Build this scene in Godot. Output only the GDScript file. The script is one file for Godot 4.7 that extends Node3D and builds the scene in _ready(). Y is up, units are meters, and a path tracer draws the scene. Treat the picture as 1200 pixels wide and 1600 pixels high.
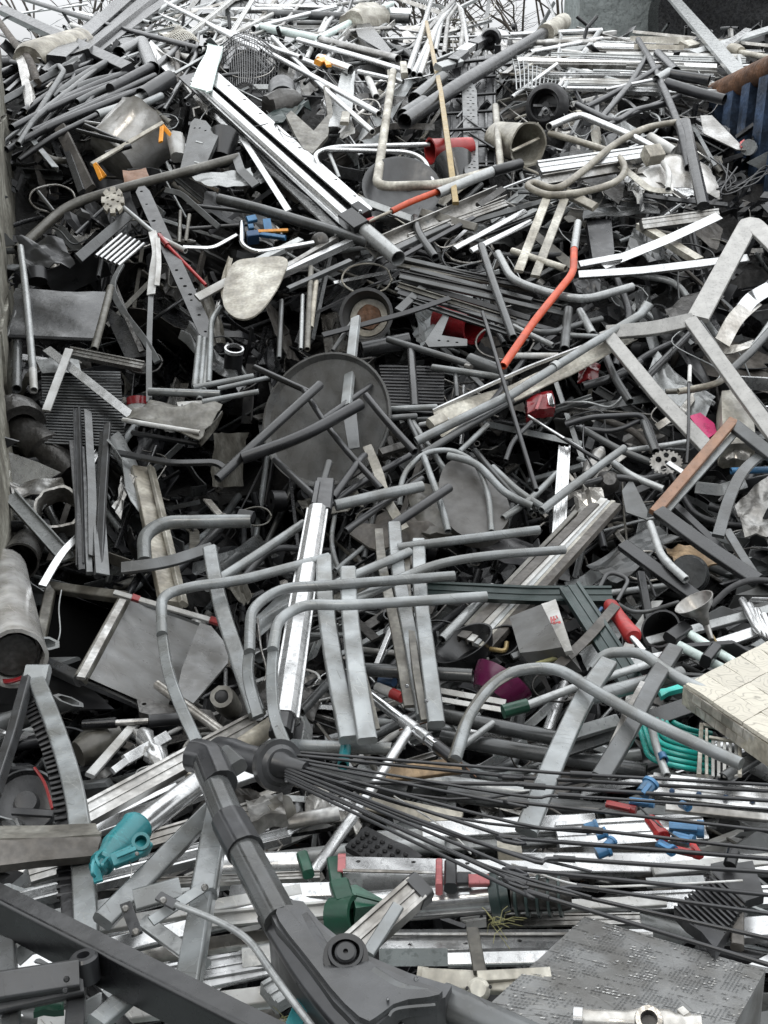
extends Node3D
# A heap of scrap metal in a yard: the camera stands above its foot and looks down its slope.
# Shapes are laid on the slope of the heap with at(): a column and a row give a direction from the crest view, the lift (cm) how far a piece stands proud of the slope.

const FOCAL := 1716.0
var eye := Vector3(0, 1.9, 0)
var view := Basis(Vector3.RIGHT, deg_to_rad(-22.2))
var rng := RandomNumberGenerator.new()
var mats := {}
var taken := {}
var used_labels := {}
var stand_up := false
var slope := [[-60, 9.0], [0, 7.4], [40, 6.2], [100, 4.9], [200, 4.1], [400, 3.4], [600, 2.9], [800, 2.5], [1000, 2.1], [1200, 1.7], [1400, 1.4], [1600, 1.17], [1800, 1.0]]


func _ready() -> void:
	rng.seed = 20
	var cam := Camera3D.new()
	cam.name = "camera"
	cam.fov = rad_to_deg(2.0 * atan(800.0 / FOCAL))
	cam.far = 500
	cam.near = 0.05
	cam.position = eye
	cam.basis = view
	add_child(cam)
	cam.make_current()
	var sky := ProceduralSkyMaterial.new()
	sky.sky_top_color = Color(0.90, 0.91, 0.92)
	sky.sky_horizon_color = Color(0.50, 0.505, 0.51)
	sky.sky_curve = 0.25
	sky.sky_energy_multiplier = 2.0
	sky.ground_energy_multiplier = 1.0
	sky.ground_bottom_color = Color(0.22, 0.22, 0.21)
	sky.ground_horizon_color = Color(0.36, 0.36, 0.36)
	var env := Environment.new()
	env.background_mode = Environment.BG_SKY
	env.sky = Sky.new()
	env.sky.sky_material = sky
	env.tonemap_mode = Environment.TONE_MAPPER_LINEAR
	env.tonemap_exposure = 0.72
	env.sdfgi_enabled = true
	env.ssao_enabled = true
	env.ssil_enabled = true
	var we := WorldEnvironment.new()
	we.name = "environment"
	we.environment = env
	add_child(we)
	var sun := DirectionalLight3D.new()
	sun.name = "sun"
	sun.light_color = Color(1.0, 0.98, 0.95)
	sun.light_energy = 0.3
	sun.light_angular_distance = 14
	sun.shadow_enabled = true
	sun.rotation_degrees = Vector3(-62, -25, 0)
	add_child(sun)

	make_materials()
	mk("grain", Color(0.43, 0.42, 0.385), 0, 0.6, "grain", 0.1, 0.05, 3.0)
	mk("container_paint", Color(0.06, 0.10, 0.18), 0.0, 0.65, "streak", 0.5)
	mk("container_rust", Color(0.22, 0.20, 0.18), 0.1, 0.8, "streak", 0.8)
	mk("unseen_wall", Color(0.12, 0.12, 0.12), 0, 0.9, "soft", 0.2)  # for the unseen wall behind the camera
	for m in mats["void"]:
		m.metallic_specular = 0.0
	surroundings()
	top_left()
	top_middle()
	top_right()
	middle_left()
	middle()
	middle_right()
	lower_left()
	lower_middle()
	lower_right()
	front_left()
	front_middle()
	front_right()
	loose()
	debris()

func depth_of(py: float) -> float:
	for i in range(1, slope.size()):
		if py <= slope[i][0] or i == slope.size() - 1:
			var t: float = (py - slope[i - 1][0]) / float(slope[i][0] - slope[i - 1][0])
			return lerpf(slope[i - 1][1], slope[i][1], clampf(t, -0.5, 1.5))
	return 1.0

func at(px: float, py: float, lift := 0.0) -> Vector3:
	var d := depth_of(py)
	d -= lift * 0.01 * clampf(d / 2.1, 0.5, 1.0)
	if lift < -4.0:
		d += 0.55 * hollow(px, py) * clampf((-4.0 - lift) / 14.0, 0, 1)
	return deep(px, py, d)

# how far the heap is eaten out: column, row and the two half widths of its dark hollows
var hollows := [[170, 300, 150, 90], [150, 440, 140, 60], [200, 560, 150, 60], [300, 420, 90, 90], [560, 500, 230, 60], [430, 360, 150, 60], [330, 720, 120, 70], [430, 830, 110, 60], [880, 880, 100, 45], [1080, 870, 90, 60], [960, 620, 110, 50], [900, 420, 110, 60], [720, 560, 110, 50], [860, 1492, 170, 22], [470, 1290, 80, 40], [90, 830, 80, 60], [840, 720, 90, 60], [640, 160, 60, 40], [470, 140, 60, 40]]

func hollow(px: float, py: float) -> float:
	var most := 0.0
	for h in hollows:
		most = maxf(most, exp(-pow((px - h[0]) / h[2], 2) - pow((py - h[1]) / h[3], 2)))
	return most

func deep(px: float, py: float, d: float) -> Vector3:
	return eye + view * Vector3((px - 600.0) / FOCAL * d, (800.0 - py) / FOCAL * d, -d)

func seen(p: Vector3) -> Vector2:
	var v := view.inverse() * (p - eye)
	return Vector2(600.0 - v.x / v.z * FOCAL, 800.0 + v.y / v.z * FOCAL)

func away(p: Vector3) -> float:
	return -(view.inverse() * (p - eye)).z

func pts(a: Array) -> PackedVector3Array:
	var o := PackedVector3Array()
	for i in range(0, a.size(), 3):
		o.append(at(a[i], a[i + 1], a[i + 2]))
	return o

# ---------------------------------------------------------------- mesh building
class Mb:
	var v := PackedVector3Array()
	var n := PackedVector3Array()
	var ix := PackedInt32Array()
	func pt(p: Vector3, q: Vector3) -> int:
		v.append(p)
		n.append(q)
		return v.size() - 1
	func tri(a: int, b: int, c: int) -> void:
		var g := (v[b] - v[a]).cross(v[c] - v[a])
		if g.dot(n[a] + n[b] + n[c]) > 0.0:
			ix.append_array([a, c, b])
		else:
			ix.append_array([a, b, c])
	func quad(a: int, b: int, c: int, d: int) -> void:
		tri(a, b, c)
		tri(a, c, d)
	func flat_tri(a: Vector3, b: Vector3, c: Vector3, out: Vector3) -> void:
		var g := (b - a).cross(c - a).normalized()
		if g.dot(out) < 0.0:
			g = -g
		tri(pt(a, g), pt(b, g), pt(c, g))
	func flat_quad(a: Vector3, b: Vector3, c: Vector3, d: Vector3, out: Vector3) -> void:
		flat_tri(a, b, c, out)
		flat_tri(a, c, d, out)
	func add(o: Mb) -> Mb:
		var k := v.size()
		v.append_array(o.v)
		n.append_array(o.n)
		for i in o.ix:
			ix.append(i + k)
		return self
	func box() -> AABB:
		var b := AABB(v[0], Vector3.ZERO)
		for p in v:
			b = b.expand(p)
		return b
	func mesh(from: Vector3, m: Material) -> ArrayMesh:
		var a := []
		a.resize(Mesh.ARRAY_MAX)
		var w := PackedVector3Array()
		w.resize(v.size())
		for i in v.size():
			w[i] = v[i] - from
		a[Mesh.ARRAY_VERTEX] = w
		a[Mesh.ARRAY_NORMAL] = n
		a[Mesh.ARRAY_INDEX] = ix
		var me := ArrayMesh.new()
		me.add_surface_from_arrays(Mesh.PRIMITIVE_TRIANGLES, a)
		me.surface_set_material(0, m)
		return me

func numbered(called: String) -> String:
	if not taken.has(called):
		taken[called] = 0
		return called
	taken[called] += 1
	return "%s_%03d" % [called, taken[called]]

func mat(called: String) -> Material:
	var k = mats[called]
	return k[rng.randi() % k.size()]

func mesh_node(called: String, m: String, mb: Mb) -> MeshInstance3D:
	var o := MeshInstance3D.new()
	var b := mb.box()
	var from := Vector3(b.get_center().x, b.position.y, b.get_center().z)
	o.mesh = mb.mesh(from, mat(m))
	o.position = from
	o.name = called
	return o

func one(called: String, label: String, category: String, m: String, mb: Mb, group := "") -> MeshInstance3D:
	var o := mesh_node(numbered(called), m, mb)
	add_child(o, true)
	tag(o, label, category, group, mb.box().get_center())
	return o

func tag(o: Node3D, label: String, category: String, group: String, middle: Vector3) -> void:
	if label.ends_with("~"):
		label = placed_label(label.trim_suffix("~").strip_edges(), seen(middle))
	used_labels[label] = true
	o.set_meta("label", label)
	o.set_meta("category", category)
	if group:
		o.set_meta("group", group)

func item(called: String, label: String, category: String, group := "") -> Node3D:
	var o := Node3D.new()
	o.name = numbered(called)
	add_child(o, true)
	o.set_meta("category", category)
	o.set_meta("label", label)
	if group:
		o.set_meta("group", group)
	return o

func put(under: Node3D, called: String, m: String, mb: Mb, label := "") -> MeshInstance3D:
	var o := mesh_node(called, m, mb)
	var base := Vector3.ZERO
	var top := under
	if not (under is MeshInstance3D) and under.get_child_count() == 0 and under.position == Vector3.ZERO:
		under.position = o.position
		tag(under, under.get_meta("label"), under.get_meta("category"), "", mb.box().get_center())
	while top != self:
		base += top.position
		top = top.get_parent()
	o.position -= base
	var k := 0
	while under.has_node(NodePath(o.name)):
		k += 1
		o.name = "%s_%03d" % [called, k]
	under.add_child(o, true)
	if label:
		o.set_meta("label", label)
	return o

func setting(called: String, m: String, mb: Mb, kind := "structure") -> MeshInstance3D:
	var o := mesh_node(numbered(called), m, mb)
	add_child(o, true)
	o.set_meta("kind", kind)
	return o

# ---------------------------------------------------------------- words for where a piece lies
var marks := [["the stone wall", 40, 300], ["the charcoal tube bundle", 150, 150], ["the dented bucket", 205, 225], ["the cream cog", 176, 312], ["the slotted grey panel", 312, 230],
	["the drilled rails", 420, 215], ["the pale mint plate", 325, 105], ["the orange bracket", 505, 95], ["the white bag", 575, 32], ["the brass rod", 690, 140], ["the red bucket", 702, 234], ["the ribbed black panel", 730, 180],
	["the small black wheel", 852, 165], ["the bicycle frame", 1030, 170], ["the steel basin", 1060, 275], ["the blue container", 1165, 270], ["the concrete block", 962, 30], ["the cream bucket", 825, 220], ["the cream box", 1030, 248],
	["the black board", 90, 490], ["the drilled bar", 270, 410], ["the blue clamp", 410, 370], ["the oval cream plate", 395, 445], ["the dirty pan", 575, 495], ["the orange pole", 850, 480], ["the bent grey frame", 1060, 520],
	["the flanged pipe", 55, 690], ["the left radiator", 140, 630], ["the grey disc", 515, 655], ["the open pipe", 365, 550], ["the dirty plank", 830, 600], ["the tail lamp", 845, 625], ["the magenta plate", 1097, 668], ["the white box", 1152, 660],
	["the brown bar", 1083, 730], ["the chainring", 1040, 720], ["the folded grey sheet", 265, 660], ["the pale board", 240, 835], ["the dented silencer", 30, 965], ["the open cabinet", 200, 1020], ["the silver post", 470, 960], ["the round chair seat", 740, 770],
	["the chair legs", 590, 1000], ["the window profiles", 850, 890], ["the red handle", 970, 970], ["the funnel", 1090, 950], ["the purple pan", 780, 1065], ["the black pan", 725, 1015], ["the patio slab", 1150, 1070], ["the turquoise hose", 1045, 1160],
	["the green grip", 805, 1108], ["the parasol hub", 430, 1195], ["the parasol ribs", 820, 1270], ["the teal clamp", 195, 1320], ["the grey plank", 75, 1315], ["the blue fittings", 1040, 1275], ["the green clamp", 535, 1405], ["the rubber mat", 585, 1320],
	["the pink blocks", 720, 1370], ["the silver core slab", 985, 1530], ["the black knob", 540, 1490], ["the beige hinge", 740, 1535], ["the ribbed black foot", 1120, 1420], ["the thick black beam", 220, 1500], ["the tyre strip", 95, 1250], ["the telescopic pole", 205, 1128]]

func beside(p: Vector2, k: int) -> String:
	var best := []
	for m in marks:
		best.append([p.distance_to(Vector2(m[1], m[2])), m])
	best.sort_custom(func(a, b): return a[0] < b[0])
	var m: Array = best[k][1]
	var d := p - Vector2(m[1], m[2])
	if best[k][0] < 26.0:
		return "across " + m[0]
	if absf(d.x) > absf(d.y) * 1.2:
		return ("right of " if d.x > 0 else "left of ") + m[0]
	return ("below " if d.y > 0 else "above ") + m[0]

func placed_label(base: String, p: Vector2) -> String:
	for k in 3:
		var l := base + " " + beside(p, k)
		if not used_labels.has(l):
			return l
	for k in range(1, 7):
		var l := base + " " + beside(p, 0) + " and " + beside(p, k)
		if not used_labels.has(l) and l.split(" ").size() <= 16:
			return l
	return base + " " + beside(p, 0)

# ---------------------------------------------------------------- profiles: a list of [point, normal] round a closed outline
func round_prof(rx: float, ry: float, k := 10) -> Array:
	var o := []
	for i in k:
		var a := TAU * i / k
		o.append([Vector2(cos(a) * rx, sin(a) * ry), Vector2(cos(a) / rx, sin(a) / ry).normalized()])
	return o

func poly_prof(p: Array, bevel: float) -> Array:
	var o := []
	var c := p.size()
	var area := 0.0
	for i in c:
		area += p[i].cross(p[(i + 1) % c])
	for i in c:
		var a: Vector2 = p[(i + c - 1) % c]
		var b: Vector2 = p[i]
		var d: Vector2 = p[(i + 1) % c]
		var e := (b - a).normalized()
		var f := (d - b).normalized()
		var s := 1.0 if area > 0 else -1.0
		var be: float = minf(bevel, minf(a.distance_to(b), b.distance_to(d)) * 0.35)
		o.append([b - e * be, Vector2(e.y, -e.x) * s])
		o.append([b + f * be, Vector2(f.y, -f.x) * s])
	return o

func prof(kind: String, w: float, h: float) -> Array:
	var x := w / 2
	var y := h / 2
	var t := minf(0.0035, minf(w, h) * 0.3)
	match kind:
		"round":
			return round_prof(x, y, 12 if w > 0.014 else 8)
		"oct":
			var c := x * 0.42
			var d := y * 0.42
			return poly_prof([Vector2(-x, -d), Vector2(-c, -y), Vector2(c, -y), Vector2(x, -d), Vector2(x, d), Vector2(c, y), Vector2(-c, y), Vector2(-x, d)], 0.003)
		"angle":
			return poly_prof([Vector2(-x, -y), Vector2(-x + t, -y), Vector2(-x + t, y - t), Vector2(x, y - t), Vector2(x, y), Vector2(-x, y)], 0.0005)
		"channel":
			return poly_prof([Vector2(-x, -y), Vector2(x, -y), Vector2(x, y), Vector2(x - t, y), Vector2(x - t, -y + t), Vector2(-x + t, -y + t), Vector2(-x + t, y), Vector2(-x, y)], 0.0005)
		"rail":   # ladder stile: a flat face between two proud edges
			var g := w * 0.16
			return poly_prof([Vector2(-x, -y), Vector2(x, -y), Vector2(x, y), Vector2(x - g, y), Vector2(x - g, y - t), Vector2(g * 0.35, y - t), Vector2(g * 0.35, y - t * 0.4), Vector2(-g * 0.35, y - t * 0.4), Vector2(-g * 0.35, y - t), Vector2(-x + g, y - t), Vector2(-x + g, y), Vector2(-x, y)], 0.0005)
		"ribbed":   # rounded extrusion with a groove along each side
			return poly_prof([Vector2(-x, -y * 0.5), Vector2(-x * 0.7, -y), Vector2(x * 0.7, -y), Vector2(x, -y * 0.5), Vector2(x, y * 0.2), Vector2(x * 0.8, y * 0.2), Vector2(x * 0.75, y * 0.6), Vector2(x * 0.4, y), Vector2(-x * 0.4, y), Vector2(-x * 0.75, y * 0.6), Vector2(-x * 0.8, y * 0.2), Vector2(-x, y * 0.2)], 0.001)
	return poly_prof([Vector2(-x, -y), Vector2(x, -y), Vector2(x, y), Vector2(-x, y)], minf(0.004, minf(w, h) * 0.22))

func fillet(p: PackedVector3Array, r: float, steps := 5) -> PackedVector3Array:
	if p.size() < 3:
		return p
	var o := PackedVector3Array([p[0]])
	for i in range(1, p.size() - 1):
		var a := p[i - 1] - p[i]
		var b := p[i + 1] - p[i]
		var c := minf(r, minf(a.length(), b.length()) * 0.48)
		var u := p[i] + a.normalized() * c
		var w := p[i] + b.normalized() * c
		for k in steps + 1:
			var t := float(k) / steps
			o.append(u.lerp(p[i], t).lerp(p[i].lerp(w, t), t))
	o.append(p[p.size() - 1])
	return o

# sweeps a profile along a path; roll 0 turns its top (+y) up and towards the viewer. ends: "open" (hollow), "shut" or "none"
func sweep(path: PackedVector3Array, pr: Array, roll := 0.0, ends := "shut", scales := []) -> Mb:
	var mb := Mb.new()
	var c := pr.size()
	var t0 := (path[1] - path[0]).normalized()
	var n0 := (eye - path[0]).normalized() + Vector3.UP * 0.9
	if stand_up:
		n0 = Vector3.UP
	n0 = (n0 - t0 * n0.dot(t0)).normalized().rotated(t0, deg_to_rad(roll))
	var rings := []
	var big := 0.0
	for q in pr:
		big = maxf(big, q[0].length())
	for i in path.size():
		var t: Vector3
		if i == 0:
			t = t0
		elif i == path.size() - 1:
			t = (path[i] - path[i - 1]).normalized()
		else:
			t = ((path[i] - path[i - 1]).normalized() + (path[i + 1] - path[i]).normalized()).normalized()
		n0 = (n0 - t * n0.dot(t)).normalized()
		rings.append([path[i], t.cross(n0), n0, t])
	for i in rings.size():
		var s: Vector2 = Vector2.ONE
		if scales.size() == 2:
			s = scales[0].lerp(scales[1], float(i) / (rings.size() - 1))
		elif scales.size() > 2:
			s = scales[i]
		rings[i].append(s)
		for q in pr:
			mb.pt(rings[i][0] + rings[i][1] * q[0].x * s.x + rings[i][2] * q[0].y * s.y, (rings[i][1] * q[1].x + rings[i][2] * q[1].y).normalized())
	for i in rings.size() - 1:
		for k in c:
			var m := (k + 1) % c
			mb.quad(i * c + k, i * c + m, (i + 1) * c + m, (i + 1) * c + k)
	if ends != "none":
		for e in 2:
			var r: Array = rings[0] if e == 0 else rings[rings.size() - 1]
			var out: Vector3 = -r[3] if e == 0 else r[3]
			var base := 0 if e == 0 else (rings.size() - 1) * c
			if ends == "open":
				var reach := minf(big * 7.0, path[0].distance_to(path[1]) * 0.45 if e == 0 else path[path.size() - 1].distance_to(path[path.size() - 2]) * 0.45)
				var k0 := 1.0 - clampf(0.0022 / big, 0.08, 0.3)
				var first := mb.v.size()
				for q in pr:
					var rim: Vector3 = mb.v[base + (mb.v.size() - first) / 4]
					var inn: Vector3 = r[0] + (rim - r[0]) * k0
					var nn: Vector3 = (r[0] - rim).normalized()
					mb.pt(rim, out)
					mb.pt(inn, out)
					mb.pt(inn, nn)
					mb.pt(inn - out * reach, nn)
				for k in c:
					var a := first + k * 4
					var b := first + (k + 1) % c * 4
					mb.quad(a, b, b + 1, a + 1)
					mb.quad(a + 2, b + 2, b + 3, a + 3)
			else:
				var flat := PackedVector2Array()
				var first := mb.v.size()
				for k in c:
					flat.append(pr[k][0])
					mb.pt(mb.v[base + k], out)
				var tr := Geometry2D.triangulate_polygon(flat)
				for k in range(0, tr.size(), 3):
					mb.tri(first + tr[k], first + tr[k + 1], first + tr[k + 2])
	return mb

func size_at(w: float, p: PackedVector3Array) -> float:
	var d := 0.0
	for q in p:
		d += away(q)
	return w * d / p.size() / FOCAL

# a round tube: width as seen, points (column, row, lift), bend radius in cm
func tb(w: float, a: Array, bend := 6.0, ends := "open", flat := 1.0, roll := 0.0) -> Mb:
	var p := pts(a)
	var s := size_at(w, p)
	return sweep(fillet(p, bend * 0.01), prof("round", s, s * flat), roll, ends)

# a bar of another profile: width and thickness as seen
func br(kind: String, w: float, h: float, a: Array, roll := 0.0, bend := 3.0, ends := "shut", scales := []) -> Mb:
	var p := pts(a)
	return sweep(fillet(p, bend * 0.01, 4), prof(kind, size_at(w, p), size_at(h, p)), roll, ends, scales)

# a tube or rod with a free path, no smoothing
func rod(w: float, p: PackedVector3Array, k := 6) -> Mb:
	var s := size_at(w, p) / 2
	return sweep(p, round_prof(s, s, k), 0.0, "shut")

func grid_surface(mb: Mb, g: Array, out: Vector3, facet := false) -> void:
	var nu := g.size()
	var nv: int = g[0].size()
	if facet:
		for i in nu - 1:
			for k in nv - 1:
				mb.flat_quad(g[i][k], g[i + 1][k], g[i + 1][k + 1], g[i][k + 1], out)
		return
	var first := mb.v.size()
	for i in nu:
		for k in nv:
			var a: Vector3 = g[mini(i + 1, nu - 1)][k] - g[maxi(i - 1, 0)][k]
			var b: Vector3 = g[i][mini(k + 1, nv - 1)] - g[i][maxi(k - 1, 0)]
			var m := a.cross(b).normalized()
			if m.dot(out) < 0:
				m = -m
			mb.pt(g[i][k], m)
	for i in nu - 1:
		for k in nv - 1:
			var q := first + i * nv + k
			mb.quad(q, q + 1, q + nv + 1, q + nv)

# a plate with four corners in turn, thick in mm, bent by warp (cm), optionally sagging (cm) in its middle; thickness lies on the far side
func sh(a: Array, thick := 1.5, warp := 0.0, k := 1, sag := 0.0, facet := false) -> Mb:
	var c := pts(a)
	return sheet3(c, thick, warp, k, sag, facet)

func sheet3(c: PackedVector3Array, thick := 1.5, warp := 0.0, k := 1, sag := 0.0, facet := false) -> Mb:
	var out := (c[1] - c[0]).cross(c[3] - c[0]).normalized()
	if out.dot(eye - c[0]) < 0:
		out = -out
	var seed_ := rng.randf() * 100.0
	var noise := FastNoiseLite.new()
	noise.frequency = 1.0
	noise.noise_type = FastNoiseLite.TYPE_SIMPLEX_SMOOTH
	var top := []
	var low := []
	for i in k + 1:
		var r := []
		var q := []
		for j in k + 1:
			var u := float(i) / k
			var w := float(j) / k
			var p: Vector3 = c[0].lerp(c[1], u).lerp(c[3].lerp(c[2], u), w)
			p += out * 0.01 * (warp * noise.get_noise_3d(u * 1.7 + seed_, w * 1.7, seed_) * 1.6 + sag * 4.0 * (u * (1 - u) + w * (1 - w)) * 0.5)
			if warp > 0 and k > 2:
				p += out * 0.01 * warp * 0.35 * noise.get_noise_3d(u * 5.0, w * 5.0 + seed_, 0.0)
				if i == 0 or j == 0 or i == k or j == k:
					p += (c[1] - c[0]) * 0.03 * noise.get_noise_2d(w * 6.0, seed_) + (c[3] - c[0]) * 0.03 * noise.get_noise_2d(u * 6.0, seed_ + 9)
			r.append(p)
			q.append(p - out * thick * 0.001)
		top.append(r)
		low.append(q)
	var mb := Mb.new()
	grid_surface(mb, top, out, facet)
	grid_surface(mb, low, -out, facet)
	var mid := (c[0] + c[1] + c[2] + c[3]) / 4
	for i in k:
		for e in [[top[i][0], top[i + 1][0], low[i + 1][0], low[i][0]], [top[i][k], top[i + 1][k], low[i + 1][k], low[i][k]], [top[0][i], top[0][i + 1], low[0][i + 1], low[0][i]], [top[k][i], top[k][i + 1], low[k][i + 1], low[k][i]]]:
			mb.flat_quad(e[0], e[1], e[2], e[3], (e[0] + e[1]) / 2 - mid)
	return mb

# a cut-out plate: any outline, optional round holes [column, row, radius]; thick in mm towards the far side
func pl(a: Array, thick := 2.0, holes := []) -> Mb:
	var p := pts(a)
	var c := p.size()
	var nrm := Vector3.ZERO
	var mid := Vector3.ZERO
	for i in c:
		nrm += p[i].cross(p[(i + 1) % c])
		mid += p[i] / c
	nrm = Vector3.ZERO
	for i in c:
		nrm += (p[i] - mid).cross(p[(i + 1) % c] - mid)
	nrm = nrm.normalized()
	if nrm.dot(eye - mid) < 0:
		nrm = -nrm
	var ex := (p[1] - p[0])
	ex = (ex - nrm * ex.dot(nrm)).normalized()
	var ey := nrm.cross(ex)
	var f := PackedVector2Array()
	for q in p:
		f.append(Vector2((q - mid).dot(ex), (q - mid).dot(ey)))
	return plate(f, thick, holes.map(func(h): return hole_on(h, mid, nrm, ex, ey)), mid, nrm, ex, ey)

func hole_on(h: Array, mid: Vector3, nrm: Vector3, ex: Vector3, ey: Vector3) -> Array:
	var ray := (deep(h[0], h[1], 1.0) - eye)
	var t := (mid - eye).dot(nrm) / ray.dot(nrm)
	var q := eye + ray * t - mid
	return [Vector2(q.dot(ex), q.dot(ey)), h[2] * t / FOCAL]

func plate(f: PackedVector2Array, thick: float, holes: Array, mid: Vector3, nrm: Vector3, ex: Vector3, ey: Vector3) -> Mb:
	if Geometry2D.is_polygon_clockwise(f):
		f.reverse()
	var walls := [f]
	var flat := PackedVector2Array(f)
	holes.sort_custom(func(a, b): return a[0].x > b[0].x)
	for h in holes:
		var ring := PackedVector2Array()
		for i in 10:
			ring.append(h[0] + Vector2.from_angle(-TAU * i / 10.0) * h[1])
		walls.append(ring)
		var best := [1e9, 0, 0]
		for i in flat.size():
			for k in 10:
				var d := flat[i].distance_squared_to(ring[k])
				if d < best[0]:
					best = [d, i, k]
		var cut := PackedVector2Array()
		for i in best[1] + 1:
			cut.append(flat[i])
		for k in 11:
			cut.append(ring[(best[2] + k) % 10])
		for i in range(best[1], flat.size()):
			cut.append(flat[i])
		var tr0 := Geometry2D.triangulate_polygon(cut)
		if tr0.size() > 0:
			flat = cut
	var mb := Mb.new()
	var tr := Geometry2D.triangulate_polygon(flat)
	for s in 2:
		var off := -nrm * thick * 0.001 * s
		var first := mb.v.size()
		for q in flat:
			mb.pt(mid + ex * q.x + ey * q.y + off, nrm if s == 0 else -nrm)
		for k in range(0, tr.size(), 3):
			mb.tri(first + tr[k], first + tr[k + 1], first + tr[k + 2])
	for w in walls:
		for i in w.size():
			var a: Vector2 = w[i]
			var b: Vector2 = w[(i + 1) % w.size()]
			var e := (b - a).normalized()
			var on := ex * e.y - ey * e.x
			var pa := mid + ex * a.x + ey * a.y
			var pb := mid + ex * b.x + ey * b.y
			mb.flat_quad(pa, pb, pb - nrm * thick * 0.001, pa - nrm * thick * 0.001, on)
	return mb

# rounds off the corners of an outline of points (column, row, lift)
func soft_outline(a: Array, times := 2) -> Array:
	for k in times:
		var o := []
		var c := a.size() / 3
		for i in c:
			for t in [0.25, 0.75]:
				for m in 3:
					o.append(lerpf(a[i * 3 + m], a[(i + 1) % c * 3 + m], t))
		a = o
	return a

# a turned shape: axis from the first to the second point (column, row, lift each), outline of [share of the axis, radius as seen]
func la(a: Array, outline: Array, k := 24, dent := 0.0, lobes := 0, lobe := 0.0) -> Mb:
	var p := pts(a)
	var ax := p[1] - p[0]
	var z := ax.normalized()
	var unit := away(p[0]) / FOCAL
	return lathe3(p[0], z, ax.length(), unit, outline, k, dent, lobes, lobe)

func lathe3(p0: Vector3, z: Vector3, long: float, unit: float, outline: Array, k := 24, dent := 0.0, lobes := 0, lobe := 0.0) -> Mb:
	var x := z.cross(Vector3.UP if absf(z.y) < 0.9 else Vector3.RIGHT).normalized()
	var y := z.cross(x)
	var f := []
	for o in outline:
		f.append(Vector2(o[0] * long, o[1] * unit))
	var mb := Mb.new()
	var noise := FastNoiseLite.new()
	noise.frequency = 1.0
	var s := rng.randf() * 50.0
	var segs := []
	var turn := 0.0
	for i in f.size() - 1:
		var d: Vector2 = (f[i + 1] - f[i]).normalized()
		segs.append(Vector2(d.y, -d.x))
		turn += f[i].y * (f[i + 1].x - f[i].x) - f[i].x * (f[i + 1].y - f[i].y)
	for i in segs.size():
		var q: Vector2 = segs[i]
		var na: Vector2 = q
		var nb: Vector2 = q
		if i > 0 and segs[i - 1].dot(q) > 0.75:
			na = (segs[i - 1] + q).normalized()
		if i < segs.size() - 1 and segs[i + 1].dot(q) > 0.75:
			nb = (segs[i + 1] + q).normalized()
		var first := mb.v.size()
		for e in 2:
			var w: Vector2 = f[i + e]
			var nn: Vector2 = na if e == 0 else nb
			for j in k:
				var an := TAU * j / k
				var rad := w.y * (1.0 + dent * noise.get_noise_3d(cos(an) * 1.3 + s, sin(an) * 1.3, w.x / long * 1.8) + lobe * cos(an * lobes))
				mb.pt(p0 + z * w.x + (x * cos(an) + y * sin(an)) * rad, (z * -nn.x + (x * cos(an) + y * sin(an)) * -nn.y))
		for j in k:
			var m := (j + 1) % k
			mb.quad(first + j, first + m, first + k + m, first + k + j)
	# normals point to the left of the outline's direction; the tri() test follows them
	return mb

# wires woven between four corners
func net(a: Array, nu: int, nv: int, w: float, warp := 2.0) -> Mb:
	var c := pts(a)
	var out := (c[1] - c[0]).cross(c[3] - c[0]).normalized()
	var mb := Mb.new()
	var s := rng.randf() * 30.0
	for dir in 2:
		for i in (nu if dir == 0 else nv) + 1:
			var p := PackedVector3Array()
			for k in 7:
				var u := float(i) / (nu if dir == 0 else nv)
				var t := k / 6.0
				var q: Vector3 = c[0].lerp(c[1], u).lerp(c[3].lerp(c[2], u), t) if dir == 0 else c[0].lerp(c[1], t).lerp(c[3].lerp(c[2], t), u)
				var uu := Vector2(u, t) if dir == 0 else Vector2(t, u)
				p.append(q + out * 0.01 * warp * (sin(uu.x * 5 + s) + sin(uu.y * 4 + s * 2)))
			mb.add(rod(w, p, 4))
	return mb

func curve(a: Array, steps := 8) -> PackedVector3Array:
	var p := pts(a)
	var c := Curve3D.new()
	for i in p.size():
		var d: Vector3 = (p[mini(i + 1, p.size() - 1)] - p[maxi(i - 1, 0)]) / 6.0
		c.add_point(p[i], -d, d)
	var o := PackedVector3Array()
	for i in (p.size() - 1) * steps + 1:
		o.append(c.sample(i / steps, float(i % steps) / steps) if i < (p.size() - 1) * steps else p[p.size() - 1])
	return o

# a cable or thin bent rod through all its points
func cab(w: float, a: Array, k := 6) -> Mb:
	return rod(w, curve(a), k)

# a strip of sheet metal bent through its points
func strip(w: float, t: float, a: Array, roll := 0.0) -> Mb:
	var p := curve(a, 5)
	return sweep(p, prof("flat", size_at(w, p), size_at(t, p)), roll, "shut")

func bolt(px: float, py: float, l: float, r: float) -> Mb:
	return la([px, py, l, px, py, l + 0.8], [[0, r], [0.7, r], [1, r * 0.6], [1, 0]], 10)

# ---------------------------------------------------------------- materials
func noise_image(f: float, lo: float, hi: float, octaves: int, seed_: int, hard := 1.0) -> Image:
	var nz := FastNoiseLite.new()
	nz.seed = seed_
	nz.frequency = f
	nz.fractal_octaves = octaves
	var im := nz.get_seamless_image(512, 512)
	im.convert(Image.FORMAT_RGB8)
	for y in 512:
		for x in 512:
			var g := im.get_pixel(x, y).r
			g = clampf((g - 0.5) * hard + 0.5, 0, 1)
			var q := lerpf(lo, hi, g)
			im.set_pixel(x, y, Color(q, q, q))
	return im

var tex := {}

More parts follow.
